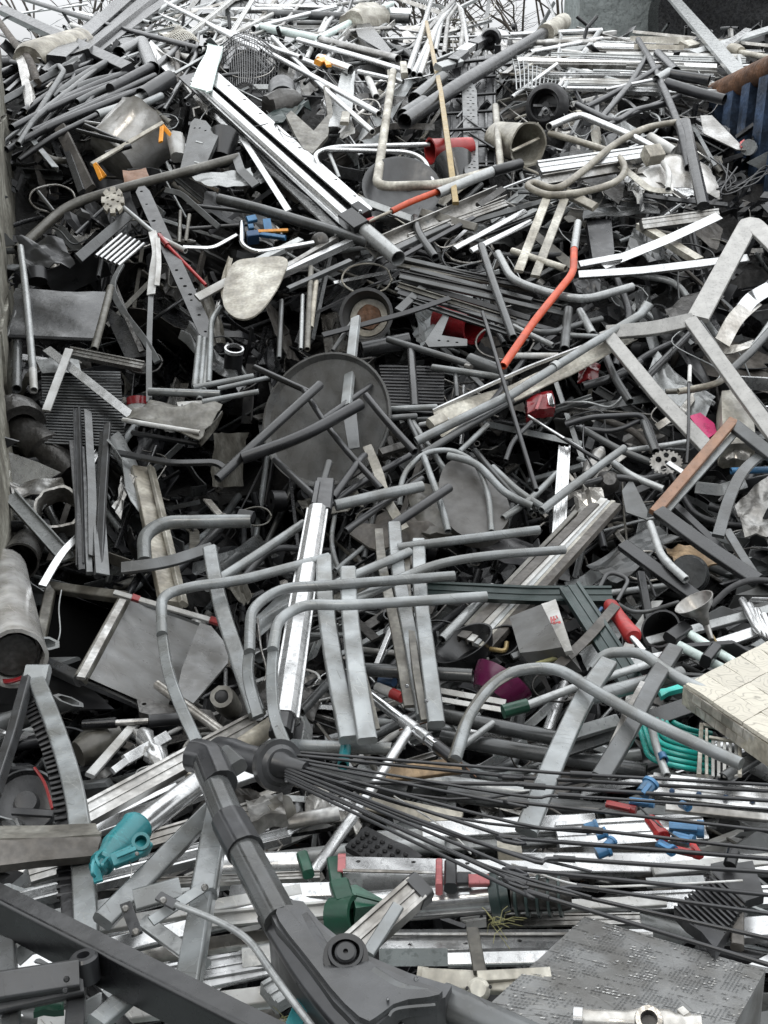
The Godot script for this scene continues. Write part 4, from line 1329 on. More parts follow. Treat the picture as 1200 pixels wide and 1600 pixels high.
func middle_left() -> void:
	var t := item("long_grey_tube", "long scuffed grey tube with a white lower end hanging along the wall", "tube")
	put(t, "tube", "pale", tb(11, [32, 386, 12, 40, 450, 14, 52, 584, 12], 20))
	put(t, "end", "white", tb(12.5, [51, 578, 13, 53, 610, 12], 3))
	one("open_grey_tube", "short grey tube with open lower end beside the stone wall", "tube", "slate", tb(15, [28, 528, 8, 26, 608, 12], 4))
	one("bent_wall_tube", "dark tube leaning from the black board to the wall", "tube", "slate", tb(12, [34, 448, 8, 26, 490, 9, 12, 530, 10], 10))
	one("wall_rod", "thin rod pointing down left from the wall tubes", "rod", "slate", tb(6, [24, 610, 8, 4, 642, 8], 4))
	t = item("black_board", "scratched black board with a folded lower edge beside the wall", "board")
	put(t, "board", "dark", sh([24, 452, 10, 168, 455, 10, 150, 530, 12, 16, 524, 12], 8, 0.6, 6))
	put(t, "lower_edge", "charcoal", br("box", 7, 6, [14, 526, 13, 152, 532, 13]))
	one("dirty_tube", "dirty khaki tube standing on the right edge of the black board", "tube", "khaki", tb(12, [173, 449, 15, 160, 500, 16, 147, 546, 14], 20))
	t = item("dark_can", "dark round can above the black board", "can")
	put(t, "can", "charcoal", la([58, 440, 6, 56, 420, 10], [[0, 0], [0, 16], [0.9, 16], [1, 13], [1, 0]], 18))
	radiator("dark radiator with level fins half buried at the left", [64, 578, 4, 188, 580, 2, 196, 700, 2, 70, 694, 6], 26)
	t = item("flanged_pipe", "rough cast iron pipe elbow with a wide flange at the left edge", "pipe")
	put(t, "pipe", "iron", la([28, 664, 6, 112, 744, -4], [[0, 24], [0.08, 27], [0.4, 28], [0.44, 31], [0.5, 31], [0.54, 26], [1, 25], [1, 0]], 24, 0.08))
	put(t, "flange", "iron", la([16, 654, 6, 34, 672, 8], [[0, 0], [0, 26], [0, 40], [0.2, 44], [0.8, 44], [1, 40], [1, 26]], 26, 0.05))
	one("alu_bar", "bright square bar falling rightward over the dark radiator", "bar", "alu", br("angle", 15, 10, [74, 548, 14, 205, 652, 12], 0))
	one("white_flat_bar", "bright white flat bar crossing over the square bar at left", "flat bar", "white", br("flat", 13, 4, [108, 546, 18, 72, 642, 14], 0))
	one("dull_profile", "dull grooved profile nearly level above the dark radiator", "profile", "dull", br("rail", 16, 10, [108, 550, 16, 224, 573, 14], 0))
	one("bracket_plate", "pale plate behind the white flat bar at left", "plate", "pale", sh([55, 562, 8, 120, 552, 8, 128, 582, 7, 66, 582, 7], 2, 0.5, 4))
	one("dark_arch", "dark curved metal strip arching down to the strap", "strip", "slate", strip(11, 4, [190, 415, 10, 176, 450, 14, 196, 492, 14, 226, 532, 14, 246, 566, 12], 30))
	one("dark_plate", "dark smooth plate under the curved metal strip", "plate", "dark", pl([162, 486, 4, 170, 480, 5, 196, 500, 6, 232, 556, 6, 196, 560, 4], 3))
	one("arch_second", "lighter second strip beside the dark curved strip", "strip", "iron", strip(9, 4, [178, 444, 12, 200, 500, 14, 222, 550, 12], 10))
	t = item("paint_can", "white can with a dark red band half hidden below the strap", "can")
	put(t, "can", "white", la([216, 658, -2, 214, 626, 4], [[0, 0], [0, 16], [0.95, 16], [1, 14], [1, 0]], 18))
	put(t, "band", "dark_red", la([214.6, 634, 2.5, 214, 622, 4.6], [[0, 16.6], [1, 16.6], [1, 13], [1, 0]], 18))
	t = item("folded_grey_sheet", "folded dusty grey sheet with a white rolled front edge", "sheet")
	put(t, "sheet", "khaki", sh([196, 654, 16, 246, 630, 12, 348, 640, 12, 312, 688, 16], 3, 2.4, 8, 1.5))
	put(t, "rolled_edge", "white", tb(8, [192, 656, 17, 236, 664, 18, 312, 676, 17], 10))
	put(t, "lip", "khaki", sh([312, 686, 16, 348, 642, 12, 346, 658, 8, 316, 698, 12], 3, 0.6, 4))
	for i in 9:
		put(t, "slat", "dark", br("box", 5, 8, [214 + i * 12, 668 + i * 1.8, 12, 212 + i * 12, 680 + i * 1.8, 10]))
	put(t, "under_rail", "charcoal", br("box", 6, 8, [206, 676, 12, 310, 694, 13]))
	one("perforated_sheet", "white sheet strip punched with small holes above the folded grey sheet", "sheet", "white", pl([276, 628, 12, 340, 624, 12, 342, 636, 12, 280, 640, 12], 3, [[284, 633, 1.8], [292, 633, 1.8], [300, 632, 1.8], [308, 632, 1.8], [316, 631, 1.8], [324, 631, 1.8], [332, 630, 1.8]]))
	for a in [[312, 528, 304, 604, 10], [320, 530, 312, 625, 10], [328, 532, 318, 610, 9]]:
		one("chair_tube", "grey chair tube of the upright bunch above the folded sheet ~", "tube", "grey", tb(a[4], [a[0], a[1], 12, a[2], a[3], 12], 6), "upright grey tube bunch")
	one("bent_chair_tube", "grey tube bent over at its top in the upright bunch", "tube", "grey", tb(9, [344, 480, 14, 330, 500, 15, 328, 560, 14, 326, 598, 12], 4))
	for a in [[302, 606, 396, 588, 10], [316, 628, 404, 612, 9], [340, 608, 420, 590, 8], [232, 612, 344, 616, 13]]:
		one("level_tube", "grey tube lying nearly level by the open pipe ~", "tube", "grey", tb(a[4], [a[0], a[1], 13, a[2], a[3], 13], 6))
	var upright := one("open_pipe", "dark pipe standing on end with a bright open rim", "pipe", "charcoal", tb(29, [362, 600, -4, 366, 545, 18], 4))
	put(upright, "rim", "alu", la([365.6, 549, 16.6, 366, 544, 18.4], [[0, 12.4], [0, 15.4], [1, 15.4], [1, 12.4], [0, 12.4]], 24))
	var oval := one("oval_cream_plate", "oval cream plate like a shovel blade hanging at the middle left", "plate", "cream", pl(soft_outline([364, 405, 18, 400, 401, 19, 454, 400, 20, 444, 432, 22, 426, 464, 24, 404, 488, 25, 385, 497, 25, 366, 495, 24, 351, 484, 22, 347, 466, 21, 352, 438, 19]), 5))
	put(oval, "folded_side", "beige", sh([347, 468, 18.5, 362, 402, 17.5, 356, 400, 14, 343, 452, 15], 3, 0.6, 4))
	one("cream_flat_bar", "white flat bar running left from the oval cream plate", "flat bar", "white", br("flat", 15, 6, [308, 466, 16, 356, 440, 18], 0))
	for a in [[432, 432, 562, 372, 14, "alu"], [438, 424, 560, 352, 10, "dull"], [450, 452, 548, 408, 9, "slate"], [400, 410, 470, 376, 12, "pale"]]:
		one("channel_bar", "%s channel rising rightward ~" % TONE[a[5]], "channel bar", a[5], br("channel", a[4], a[4] * 0.7, [a[0], a[1], 16, a[2], a[3], 16], rng.randf_range(120, 200)))
	var prof_list := [[120, 638, 124, 770, 126, 884, 12, "dark"], [136, 644, 142, 760, 144, 872, 14, "slate"], [112, 690, 122, 800, 128, 892, 10, "charcoal"], [168, 664, 160, 780, 154, 900, 13, "dark"], [150, 730, 154, 820, 159, 902, 20, "slate"], [128, 700, 136, 820, 140, 896, 10, "slate"], [160, 676, 152, 780, 148, 850, 8, "charcoal"]]
	for a in prof_list:
		one("upright_profile", "upright %s profile ~" % TONE[a[7]], "profile", a[7], br(["channel", "box", "angle"][int(a[6]) % 3], a[6], a[6] * 0.6, [a[0], a[1], 12, a[2], a[3], 20, a[4], a[5], 22], rng.randf_range(-30, 30)), "upright dark profile bunch")
	t = item("pale_board", "long pale weathered board with a bright edge leaning behind the chair arm", "board")
	put(t, "board", "beige", br("box", 34, 14, [220, 734, 6, 268, 946, 10], -20))
	put(t, "edge", "cream", br("flat", 8, 14, [236, 731, 8, 287, 944, 12], 40))
	one("ring_tray", "stained steel ring tray at the left", "ring", "steel", la([94, 812, 2, 90, 792, 12], [[0, 30], [0, 34], [1, 36], [1, 32], [0, 30]], 26, 0.15))
	one("pale_sheet", "dusty pale sheet lying over the ring tray", "sheet", "dull", sh([14, 752, 10, 96, 744, 10, 104, 772, 8, 20, 778, 10], 2, 1.5, 6))
	one("falling_strip", "slate flat bar falling rightward below the dusty sheet", "flat bar", "pale", br("channel", 24, 9, [14, 772, 14, 104, 872, 12], 0))
	one("bright_strip", "bright bent strip rising rightward left of the open cabinet", "strip", "alu", strip(13, 4, [66, 916, 14, 98, 864, 16, 134, 828, 14], 0))
	one("torn_sheet", "torn bright sheet piece right of the upright bunch", "sheet", "dull", sh([176, 792, 10, 196, 738, 10, 214, 744, 10, 184, 806, 12], 1.5, 1.5, 6, 0, true))
	one("dark_bent_bar", "charcoal bar bent down at its right end below the folded grey sheet", "bar", "dark", br("box", 10, 8, [176, 706, 10, 270, 724, 14, 340, 722, 14, 358, 738, 12], 0))
	one("steel_can", "dark open steel can below the ring tray", "can", "iron", la([44, 850, 2, 30, 878, 16], [[0, 0], [0, 25], [0.95, 27], [1, 28], [1, 25], [0.06, 23], [0.06, 0]], 24))
	one("crumpled_shell", "crumpled silvery sheet shell at the left edge below the flanged pipe", "sheet", "steel", sh([-30, 724, 14, 16, 730, 12, 8, 800, 14, -30, 830, 16], 2, 4, 8, 3, true))

func middle() -> void:
	one("grey_disc", "large dished dark grey round disc standing in the middle of the heap", "disc", "panel_grey", la([520, 662, 6, 508, 654, 12], [[0, 0], [0.2, 60], [0.55, 104], [0.85, 107], [1.0, 107], [1.0, 104], [0.7, 98], [0.55, 40], [0.55, 0]], 48))
	var t := item("angular_post", "grey angular post standing in front of the grey disc", "post")
	put(t, "post", "grey", br("box", 17, 9, [556, 498, 22, 549, 560, 24, 541, 636, 25], 30))
	put(t, "plate", "slate", sh([535, 642, 24, 556, 634, 24, 562, 698, 23, 545, 702, 23], 3, 0.3, 2))
	one("dark_chair_tube", "dark tube falling to the grey disc from the open pipe", "tube", "charcoal", tb(10, [398, 574, 26, 482, 612, 27], 4))
	one("dark_chair_tube", "dark square ended tube rising across the lower left of the grey disc", "tube", "dark", tb(15, [340, 748, 24, 420, 674, 30, 500, 601, 32], 20))
	one("dark_chair_tube", "thick black tube with an open end rising across the grey disc", "tube", "charcoal", tb(19, [378, 716, 28, 470, 684, 32, 564, 631, 34], 16))
	one("dark_chair_tube", "long dark tube falling rightward over the face of the grey disc", "tube", "charcoal", tb(10, [474, 608, 27, 520, 680, 27, 596, 764, 25], 14))
	one("dark_chair_tube", "dark tube falling from the right edge of the grey disc", "tube", "charcoal", tb(12, [572, 618, 28, 606, 660, 28, 648, 706, 27], 14))
	one("dark_chair_tube", "thin dark tube crossing behind the thick black tube on the disc", "tube", "dark", tb(9, [506, 654, 26, 580, 602, 24], 4))
	one("dark_chair_tube", "dark tube stub left of the black thread cap below the disc", "tube", "dark", tb(11, [430, 718, 24, 500, 784, 26], 4))
	one("dark_chair_tube", "short upright dark stub above the silver post's cap", "tube", "slate", tb(12, [504, 756, 28, 514, 722, 30], 3))
	one("dark_chair_tube", "dark tube rising from the silver post's cap", "tube", "charcoal", tb(12, [520, 778, 26, 560, 722, 26, 570, 712, 24], 6))
	t = item("dirty_pan", "dirty round pan with a rusty and whitish inside", "pan")
	put(t, "pan", "dark", la([580, 500, 4, 572, 492, 14], [[0, 0], [0, 26], [0.9, 38], [1, 42], [1, 37], [0.5, 30]], 28))
	put(t, "inside", "beige", la([577, 497, 8.5, 576, 496, 9.5], [[0, 31], [1, 30], [1, 20]], 28, 0.05))
	put(t, "bottom", "rust", la([577, 497, 9, 576, 496, 10], [[0, 20], [1, 19], [1, 0]], 24, 0.2))
	one("black_flat_bar", "thin black flat bar crossing the dirty pan rising rightward", "flat bar", "black", br("flat", 9, 4, [504, 524, 20, 640, 488, 20, 702, 466, 18], 0, 10))
	for a in [[486, 418, 480, 546, 9, "khaki"], [473, 462, 470, 546, 7, "pale"], [494, 440, 486, 512, 8, "beige"], [440, 470, 436, 560, 8, "slate"], [520, 548, 552, 500, 7, "slate"], [642, 545, 648, 636, 13, "dark"], [606, 530, 742, 572, 11, "slate"], [676, 574, 800, 592, 11, "grey"], [596, 640, 682, 636, 10, "grey"], [590, 655, 650, 650, 10, "slate"], [645, 660, 700, 742, 10, "grey"], [636, 650, 662, 706, 8, "slate"], [712, 584, 714, 620, 8, "slate"], [656, 664, 700, 656, 8, "pale"]]:
		one("grey_tube", "%s tube right of the grey disc ~" % TONE[a[5]], "tube", a[5], tb(a[4], [a[0], a[1], 14, (a[0] + a[2]) * 0.5, (a[1] + a[3]) * 0.5, 17, a[2], a[3], 15], 20))
	t = item("grey_roller", "short thick grey roller beside the orange pole's foot", "roller")
	put(t, "roller", "slate", tb(22, [734, 562, 16, 786, 582, 17], 3, "shut"))
	put(t, "bolt", "dull", tb(9, [728, 572, 17, 736, 574, 18], 3, "shut"))
	t = item("red_drum", "dark red drum lying deep behind a grey bracket", "drum")
	put(t, "drum", "dark_red", la([690, 500, -4, 742, 510, 2], [[0, 0], [0, 26], [0.5, 28], [1, 28], [1, 24], [0.1, 22], [0.1, 0]], 24))
	one("drum_bracket", "grey slotted bracket standing before the dark red drum", "bracket", "slate", pl([664, 534, 14, 694, 488, 14, 704, 488, 14, 690, 524, 14, 730, 530, 14, 730, 540, 14, 670, 542, 14], 5, [[686, 532, 2.5], [700, 533, 2.5], [714, 535, 2.5]]))
	one("bent_box_bar", "slate flat bar rising right of the dirty pan", "flat bar", "slate", br("flat", 14, 5, [622, 486, 14, 660, 450, 14], 0))
	radiator("dark radiator with level fins right of the grey disc", [592, 570, -4, 694, 572, -4, 694, 648, 0, 606, 644, 0], 15, "charcoal")
	one("ribbed_hose_end", "dark ribbed hose end above the right radiator", "hose", "dark", tb(26, [566, 546, 4, 640, 532, 6], 4))
	for i in 11:
		var dy := i * 8.2
		var m: String = ["slate", "dark", "khaki", "slate", "charcoal"][i % 5]
		one("bundled_bar", "%s bundled bar ~" % TONE[m], "bar", m, br(["box", "channel", "box"][i % 3], 9, 6, [622 + rng.randf_range(-6, 22), 402 + dy * 0.75, 12 + rng.randf() * 4, 850 + rng.randf_range(-50, 60), 448 + dy * 1.0 + rng.randf_range(-4, 6), 12 + rng.randf() * 4], rng.randf_range(-30, 30)), "bundle of dark bars at the middle")
	var plank := one("dirty_plank", "long dirty pale plank with a turned up bright edge rising rightward", "plank", "cream", sh([676, 644, 14, 984, 516, 22, 992, 530, 22, 690, 680, 16], 3, 1.2, 8, -1.5))
	put(plank, "upper_edge", "alu", br("flat", 6, 4, [676, 642, 15, 830, 572, 20, 984, 514, 23], 60))
	put(plank, "end_block", "cream", br("box", 20, 16, [672, 664, 18, 694, 654, 18]))
	t = item("flat_ended_tube", "long grey tube with a flattened upper end rising rightward over the plank", "tube")
	put(t, "tube", "grey", sweep(pts([650, 690, 20, 720, 655, 24, 800, 616, 28, 930, 534, 28, 1000, 492, 26, 1014, 474, 26]), prof("round", 0.022, 0.022), 0, "open", [Vector2.ONE, Vector2.ONE, Vector2.ONE, Vector2.ONE, Vector2(1.05, 0.9), Vector2(1.4, 0.3)]))
	put(t, "clip", "pale", tb(16, [864, 574, 28.5, 870, 570, 28.5], 2))
	one("black_pole", "thin black pole falling steeply across the dirty plank", "pole", "black", tb(7, [754, 488, 26, 764, 520, 28, 800, 640, 30, 838, 766, 28], 30))
	one("tall_tube", "slate tube leaning steeply right of the bundle of bars", "tube", "slate", tb(13, [752, 384, 22, 770, 440, 24, 802, 528, 22], 20))
	t = item("round_chair", "upturned round chair seat in a grey tube frame", "chair")
	put(t, "seat", "seat", pl(soft_outline([684, 762, 17, 690, 736, 18, 700, 720, 19, 718, 714, 19, 740, 717, 19, 756, 726, 19, 770, 740, 18, 788, 768, 17, 798, 796, 16, 794, 818, 15, 776, 836, 15, 744, 842, 15, 708, 830, 15, 690, 800, 16]), 26))
	put(t, "frame", "grey", tb(9, [624, 790, 14, 628, 740, 20, 664, 706, 22, 706, 702, 22, 744, 722, 22, 764, 770, 20, 768, 830, 16], 7))
	put(t, "stay", "grey", tb(11, [662, 714, 22, 690, 790, 20, 700, 830, 16], 6))
	put(t, "stay", "grey", tb(9, [718, 706, 21, 762, 664, 20], 4))
	put(t, "rail", "grey", tb(12, [700, 712, 23, 744, 722, 24, 790, 772, 22, 830, 790, 18], 8))
	put(t, "lower_pad", "khaki", sh([636, 770, 10, 690, 752, 12, 716, 838, 12, 650, 836, 10], 20, 1.0, 6, 1.5))
	one("plastic_piece", "dull plastic piece under the round chair seat", "seat", "board", sh([546, 840, 8, 610, 790, 10, 690, 820, 10, 640, 880, 8], 6, 2, 6, 1))
	for a in [[524, 790, 600, 772, 660, 760, 18, "grey", 26, "shut"], [612, 822, 660, 790, 702, 762, 15, "charcoal", 25, "shut"], [540, 830, 600, 786, 660, 748, 11, "dark", 20, "open"], [500, 800, 560, 756, 640, 712, 11, "charcoal", 20, "open"], [660, 710, 740, 660, 800, 626, 12, "slate", 20, "open"], [690, 690, 760, 640, 820, 560, 9, "charcoal", 14, "open"], [770, 730, 812, 770, 860, 800, 11, "grey", 16, "open"], [742, 704, 790, 760, 830, 800, 10, "slate", 15, "open"], [790, 720, 800, 690, 830, 660, 8, "dark", 12, "open"]]:
		one("seat_tube", "%s tube by the round chair seat ~" % TONE[a[7]], "tube", a[7], tb(a[6], [a[0], a[1], a[8], a[2], a[3], a[8] + 1, a[4], a[5], a[8]], 20, a[9]))
	one("pale_bracket_strip", "pale bent bracket strip below the angular post", "bracket", "cream", strip(16, 5, [574, 698, 20, 590, 736, 22, 604, 780, 20, 632, 828, 16], 10))
	one("small_fitting", "small dark fitting right of the pale bracket strip", "hinge", "iron", br("box", 14, 10, [594, 708, 22, 632, 696, 22]))

func middle_right() -> void:
	one("bent_bright_tube", "bright tube bent in a shallow bowl shape right of the bundle of bars", "tube", "pale", tb(13, [778, 396, 20, 800, 438, 23, 850, 456, 24, 910, 470, 24, 988, 448, 22], 9))
	one("lower_bent_tube", "dull bent tube below the shallow bright tube", "tube", "slate", tb(10, [800, 504, 14, 850, 524, 16, 900, 508, 16, 940, 498, 14], 6))
	for a in [[888, 484, 882, 546, 15, "slate"], [906, 486, 926, 522, 13, "pale"], [890, 524, 940, 526, 8, "grey"], [800, 556, 872, 556, 10, "white"], [802, 510, 864, 540, 9, "pale"]]:
		one("short_tube", "short %s tube under the orange pole ~" % TONE[a[5]], "tube", a[5], tb(a[4], [a[0], a[1], 16, a[2], a[3], 16], 4))
	var t := item("tail_lamp", "dark red car tail lamp with a clear stripe below the dirty plank", "tail lamp")
	put(t, "lens", "dark_red", sh([822, 622, 14, 862, 610, 14, 868, 636, 13, 824, 648, 13], 30, 0.8, 5, 1.5))
	put(t, "stripe", "pink", br("flat", 5, 3, [846, 618, 17, 838, 640, 16], 0))
	put(t, "clear_part", "chrome", br("box", 10, 8, [858, 618, 15, 862, 634, 14]))
	one("red_shell", "curved dark red plastic shell behind the dirty plank", "shell", "dark_red", sh([908, 572, 8, 938, 568, 10, 934, 598, 8, 902, 600, 8], 4, 1, 6, 2))
	one("white_box", "dirty white folded metal box at the right", "box", "cream", sh([1127, 612, 20, 1174, 608, 20, 1182, 694, 20, 1130, 692, 20], 70, 0.5, 6))
	one("steel_flap", "shiny steel flap under the white box", "plate", "steel", sh([1136, 686, 16, 1180, 692, 17, 1170, 722, 14, 1130, 716, 14], 2, 1.5, 5, 1))
	one("magenta_plate", "magenta plastic plate at the right below the bent grey frame", "plate", "magenta", pl([1077, 650, 14, 1094, 645, 14, 1116, 660, 14, 1120, 676, 13, 1104, 686, 13], 8))
	t = item("window_corner", "window frame corner with a brown bar and grey bars", "frame")
	put(t, "brown_bar", "brown", br("box", 17, 9, [1022, 802, 24, 1146, 657, 28], 0))
	put(t, "grey_bar", "slate", br("box", 22, 12, [1146, 664, 27, 1212, 716, 27], 0))
	put(t, "inner_bar", "grey", br("flat", 11, 5, [1040, 800, 22, 1148, 678, 25], 0))
	var aerial := one("antenna", "thin black antenna rod with a white tip standing at the right", "antenna", "black", cab(5, [1076, 590, 32, 1076, 660, 32, 1073, 724, 26]))
	put(aerial, "tip", "white", tb(6.5, [1078, 572, 33, 1077, 598, 32], 2, "shut"))
	var gear := []
	for i in 88:
		var an := TAU * i / 88.0
		var r := 24.5 + (1.6 if i % 4 < 2 else -1.0)
		gear.append_array([1041 + cos(an) * r, 722 + sin(an) * r * 0.72, 22 - sin(an) * 3.0])
	one("chainring", "worn bicycle chainring with cut-outs and teeth at the right", "chainring", "dull", pl(gear, 3, [[1041, 722, 3], [1029, 718, 5.0], [1053, 718, 5.0], [1037, 732, 5], [1050, 731, 4], [1041, 711, 4.6]]))
	one("bicycle_crank", "bright bicycle crank below the chainring", "crank", "alu", br("box", 9, 6, [1044, 724, 24, 1072, 742, 24]))
	t = item("handlebar", "black bicycle handlebar with cables right of the tail lamp", "handlebar")
	put(t, "bar", "charcoal", tb(9, [884, 664, 18, 920, 652, 22, 1002, 648, 22, 1014, 664, 20, 1030, 712, 18], 6))
	put(t, "bar", "charcoal", tb(8, [900, 668, 16, 960, 676, 18, 1000, 656, 20], 6))
	put(t, "cable", "black", cab(3, [912, 664, 20, 912, 700, 18, 926, 730, 16]))
	one("chain_stay", "slate bicycle tube running from the handlebar to the chainring", "tube", "slate", tb(13, [1004, 654, 20, 1024, 706, 20], 4))
	one("long_fork", "long slate tube falling rightward left of the chainring", "tube", "slate", tb(11, [906, 668, 16, 970, 704, 18, 1016, 722, 16], 10))
	one("thin_lever", "thin bright rod falling rightward below the tail lamp", "rod", "alu", cab(5, [826, 650, 18, 860, 672, 20, 910, 702, 18]))
	one("thin_lever", "thin black rod falling rightward below the thin bright rod", "rod", "charcoal", cab(7, [860, 672, 18, 910, 704, 20, 952, 728, 18]))
	for a in [[846, 798, 912, 746, 975, 700, 13, "grey", 22], [900, 760, 960, 744, 1000, 752, 11, "dark", 16], [950, 716, 986, 744, 1036, 764, 11, "pale", 16], [960, 726, 1000, 752, 1036, 742, 12, "dark", 14], [786, 810, 830, 780, 870, 740, 11, "grey", 16], [980, 704, 1040, 696, 1074, 690, 9, "pale", 12], [1060, 612, 1120, 600, 1140, 586, 10, "beige", 20], [1138, 582, 1172, 552, 1204, 516, 13, "slate", 22], [1160, 560, 1186, 530, 1206, 500, 9, "pale", 18], [1040, 612, 1090, 610, 1140, 590, 9, "khaki", 14], [1140, 508, 1168, 470, 1204, 440, 10, "dark", 12], [1010, 590, 1040, 560, 1080, 520, 12, "dark", 8], [960, 600, 1000, 560, 1050, 536, 11, "charcoal", 6], [940, 540, 960, 590, 984, 628, 13, "slate", 10], [910, 604, 960, 590, 1000, 566, 14, "dark", 8]]:
		one("right_tube", "%s tube in the tangle at the right ~" % TONE[a[7]], "tube", a[7], tb(a[6], [a[0], a[1], a[8], a[2], a[3], a[8] + 1, a[4], a[5], a[8]], 14))
	t = item("blue_tube", "blue plastic tube poking in at the right edge", "tube")
	put(t, "tube", "sky_blue", tb(11, [1142, 736, 16, 1210, 734, 16], 4))
	one("curved_grey_bar", "curved slate flat bar standing below the blue tube", "flat bar", "slate", br("flat", 18, 6, [1122, 838, 24, 1138, 780, 26, 1160, 734, 26, 1196, 706, 24], 0, 12))
	one("dusty_plate", "dusty stained plate at the right edge below the blue tube", "plate", "dull", sh([1148, 790, 12, 1206, 742, 14, 1216, 830, 12, 1164, 838, 12], 4, 1.5, 6))
	for a in [[1180, 470, 1128, 536, 26, "steel"], [1204, 450, 1150, 500, 24, "chrome"]]:
		one("reflective_strip", "wide reflective steel strip at the right edge ~", "strip", a[5], strip(a[4], 4, [a[0], a[1], 18, (a[0] + a[2]) / 2 - 4, (a[1] + a[3]) / 2 - 6, 22, a[2], a[3], 18], -20))
	one("white_curl", "curled bright strip below the reflective steel strips", "strip", "steel", strip(20, 3, [1132, 548, 14, 1156, 544, 20, 1184, 534, 18], 10))
	for a in [[1030, 800, 1100, 852, 1184, 908, 24, "dark", 26], [974, 852, 1020, 886, 1088, 934, 22, "charcoal", 22], [1056, 790, 1120, 850, 1160, 900, 12, "charcoal", 18], [1136, 830, 1160, 870, 1180, 900, 14, "slate", 24]]:
		one("dark_beam", "%s beam falling rightward below the brown bar ~" % TONE[a[7]], "beam", a[7], br("box", a[6], a[6] * 0.6, [a[0], a[1], a[8], a[2], a[3], a[8] + 1, a[4], a[5], a[8]], 0))
	one("plate_triangle", "blue grey plate corner right of the window profiles", "plate", "slate", pl([972, 766, 16, 986, 748, 16, 1012, 796, 16, 1010, 812, 15, 978, 800, 15], 3))
	one("gear_block", "greasy bicycle gear block with a dark body left of the chainring", "gear block", "iron", la([946, 760, 10, 952, 748, 18], [[0, 0], [0, 14], [0.3, 18], [0.7, 18], [1, 10], [1, 0]], 14, 0.3))
	one("hub_fitting", "pale cast fitting left of the long slate tube", "fitting", "dull", la([918, 742, 12, 940, 702, 16], [[0, 0], [0, 9], [0.3, 14], [0.6, 8], [0.8, 12], [1, 7], [1, 0]], 14, 0.3))
	one("white_profile", "bright white upright profile above the window profiles", "profile", "alu", br("rail", 20, 10, [882, 700, 16, 878, 760, 18, 872, 850, 16], 0))
	one("crumpled_steel", "crumpled stained steel sheet above the window profiles", "sheet", "steel", sh([896, 778, 12, 936, 766, 14, 950, 800, 14, 906, 830, 12], 2, 3, 7, 2, true))

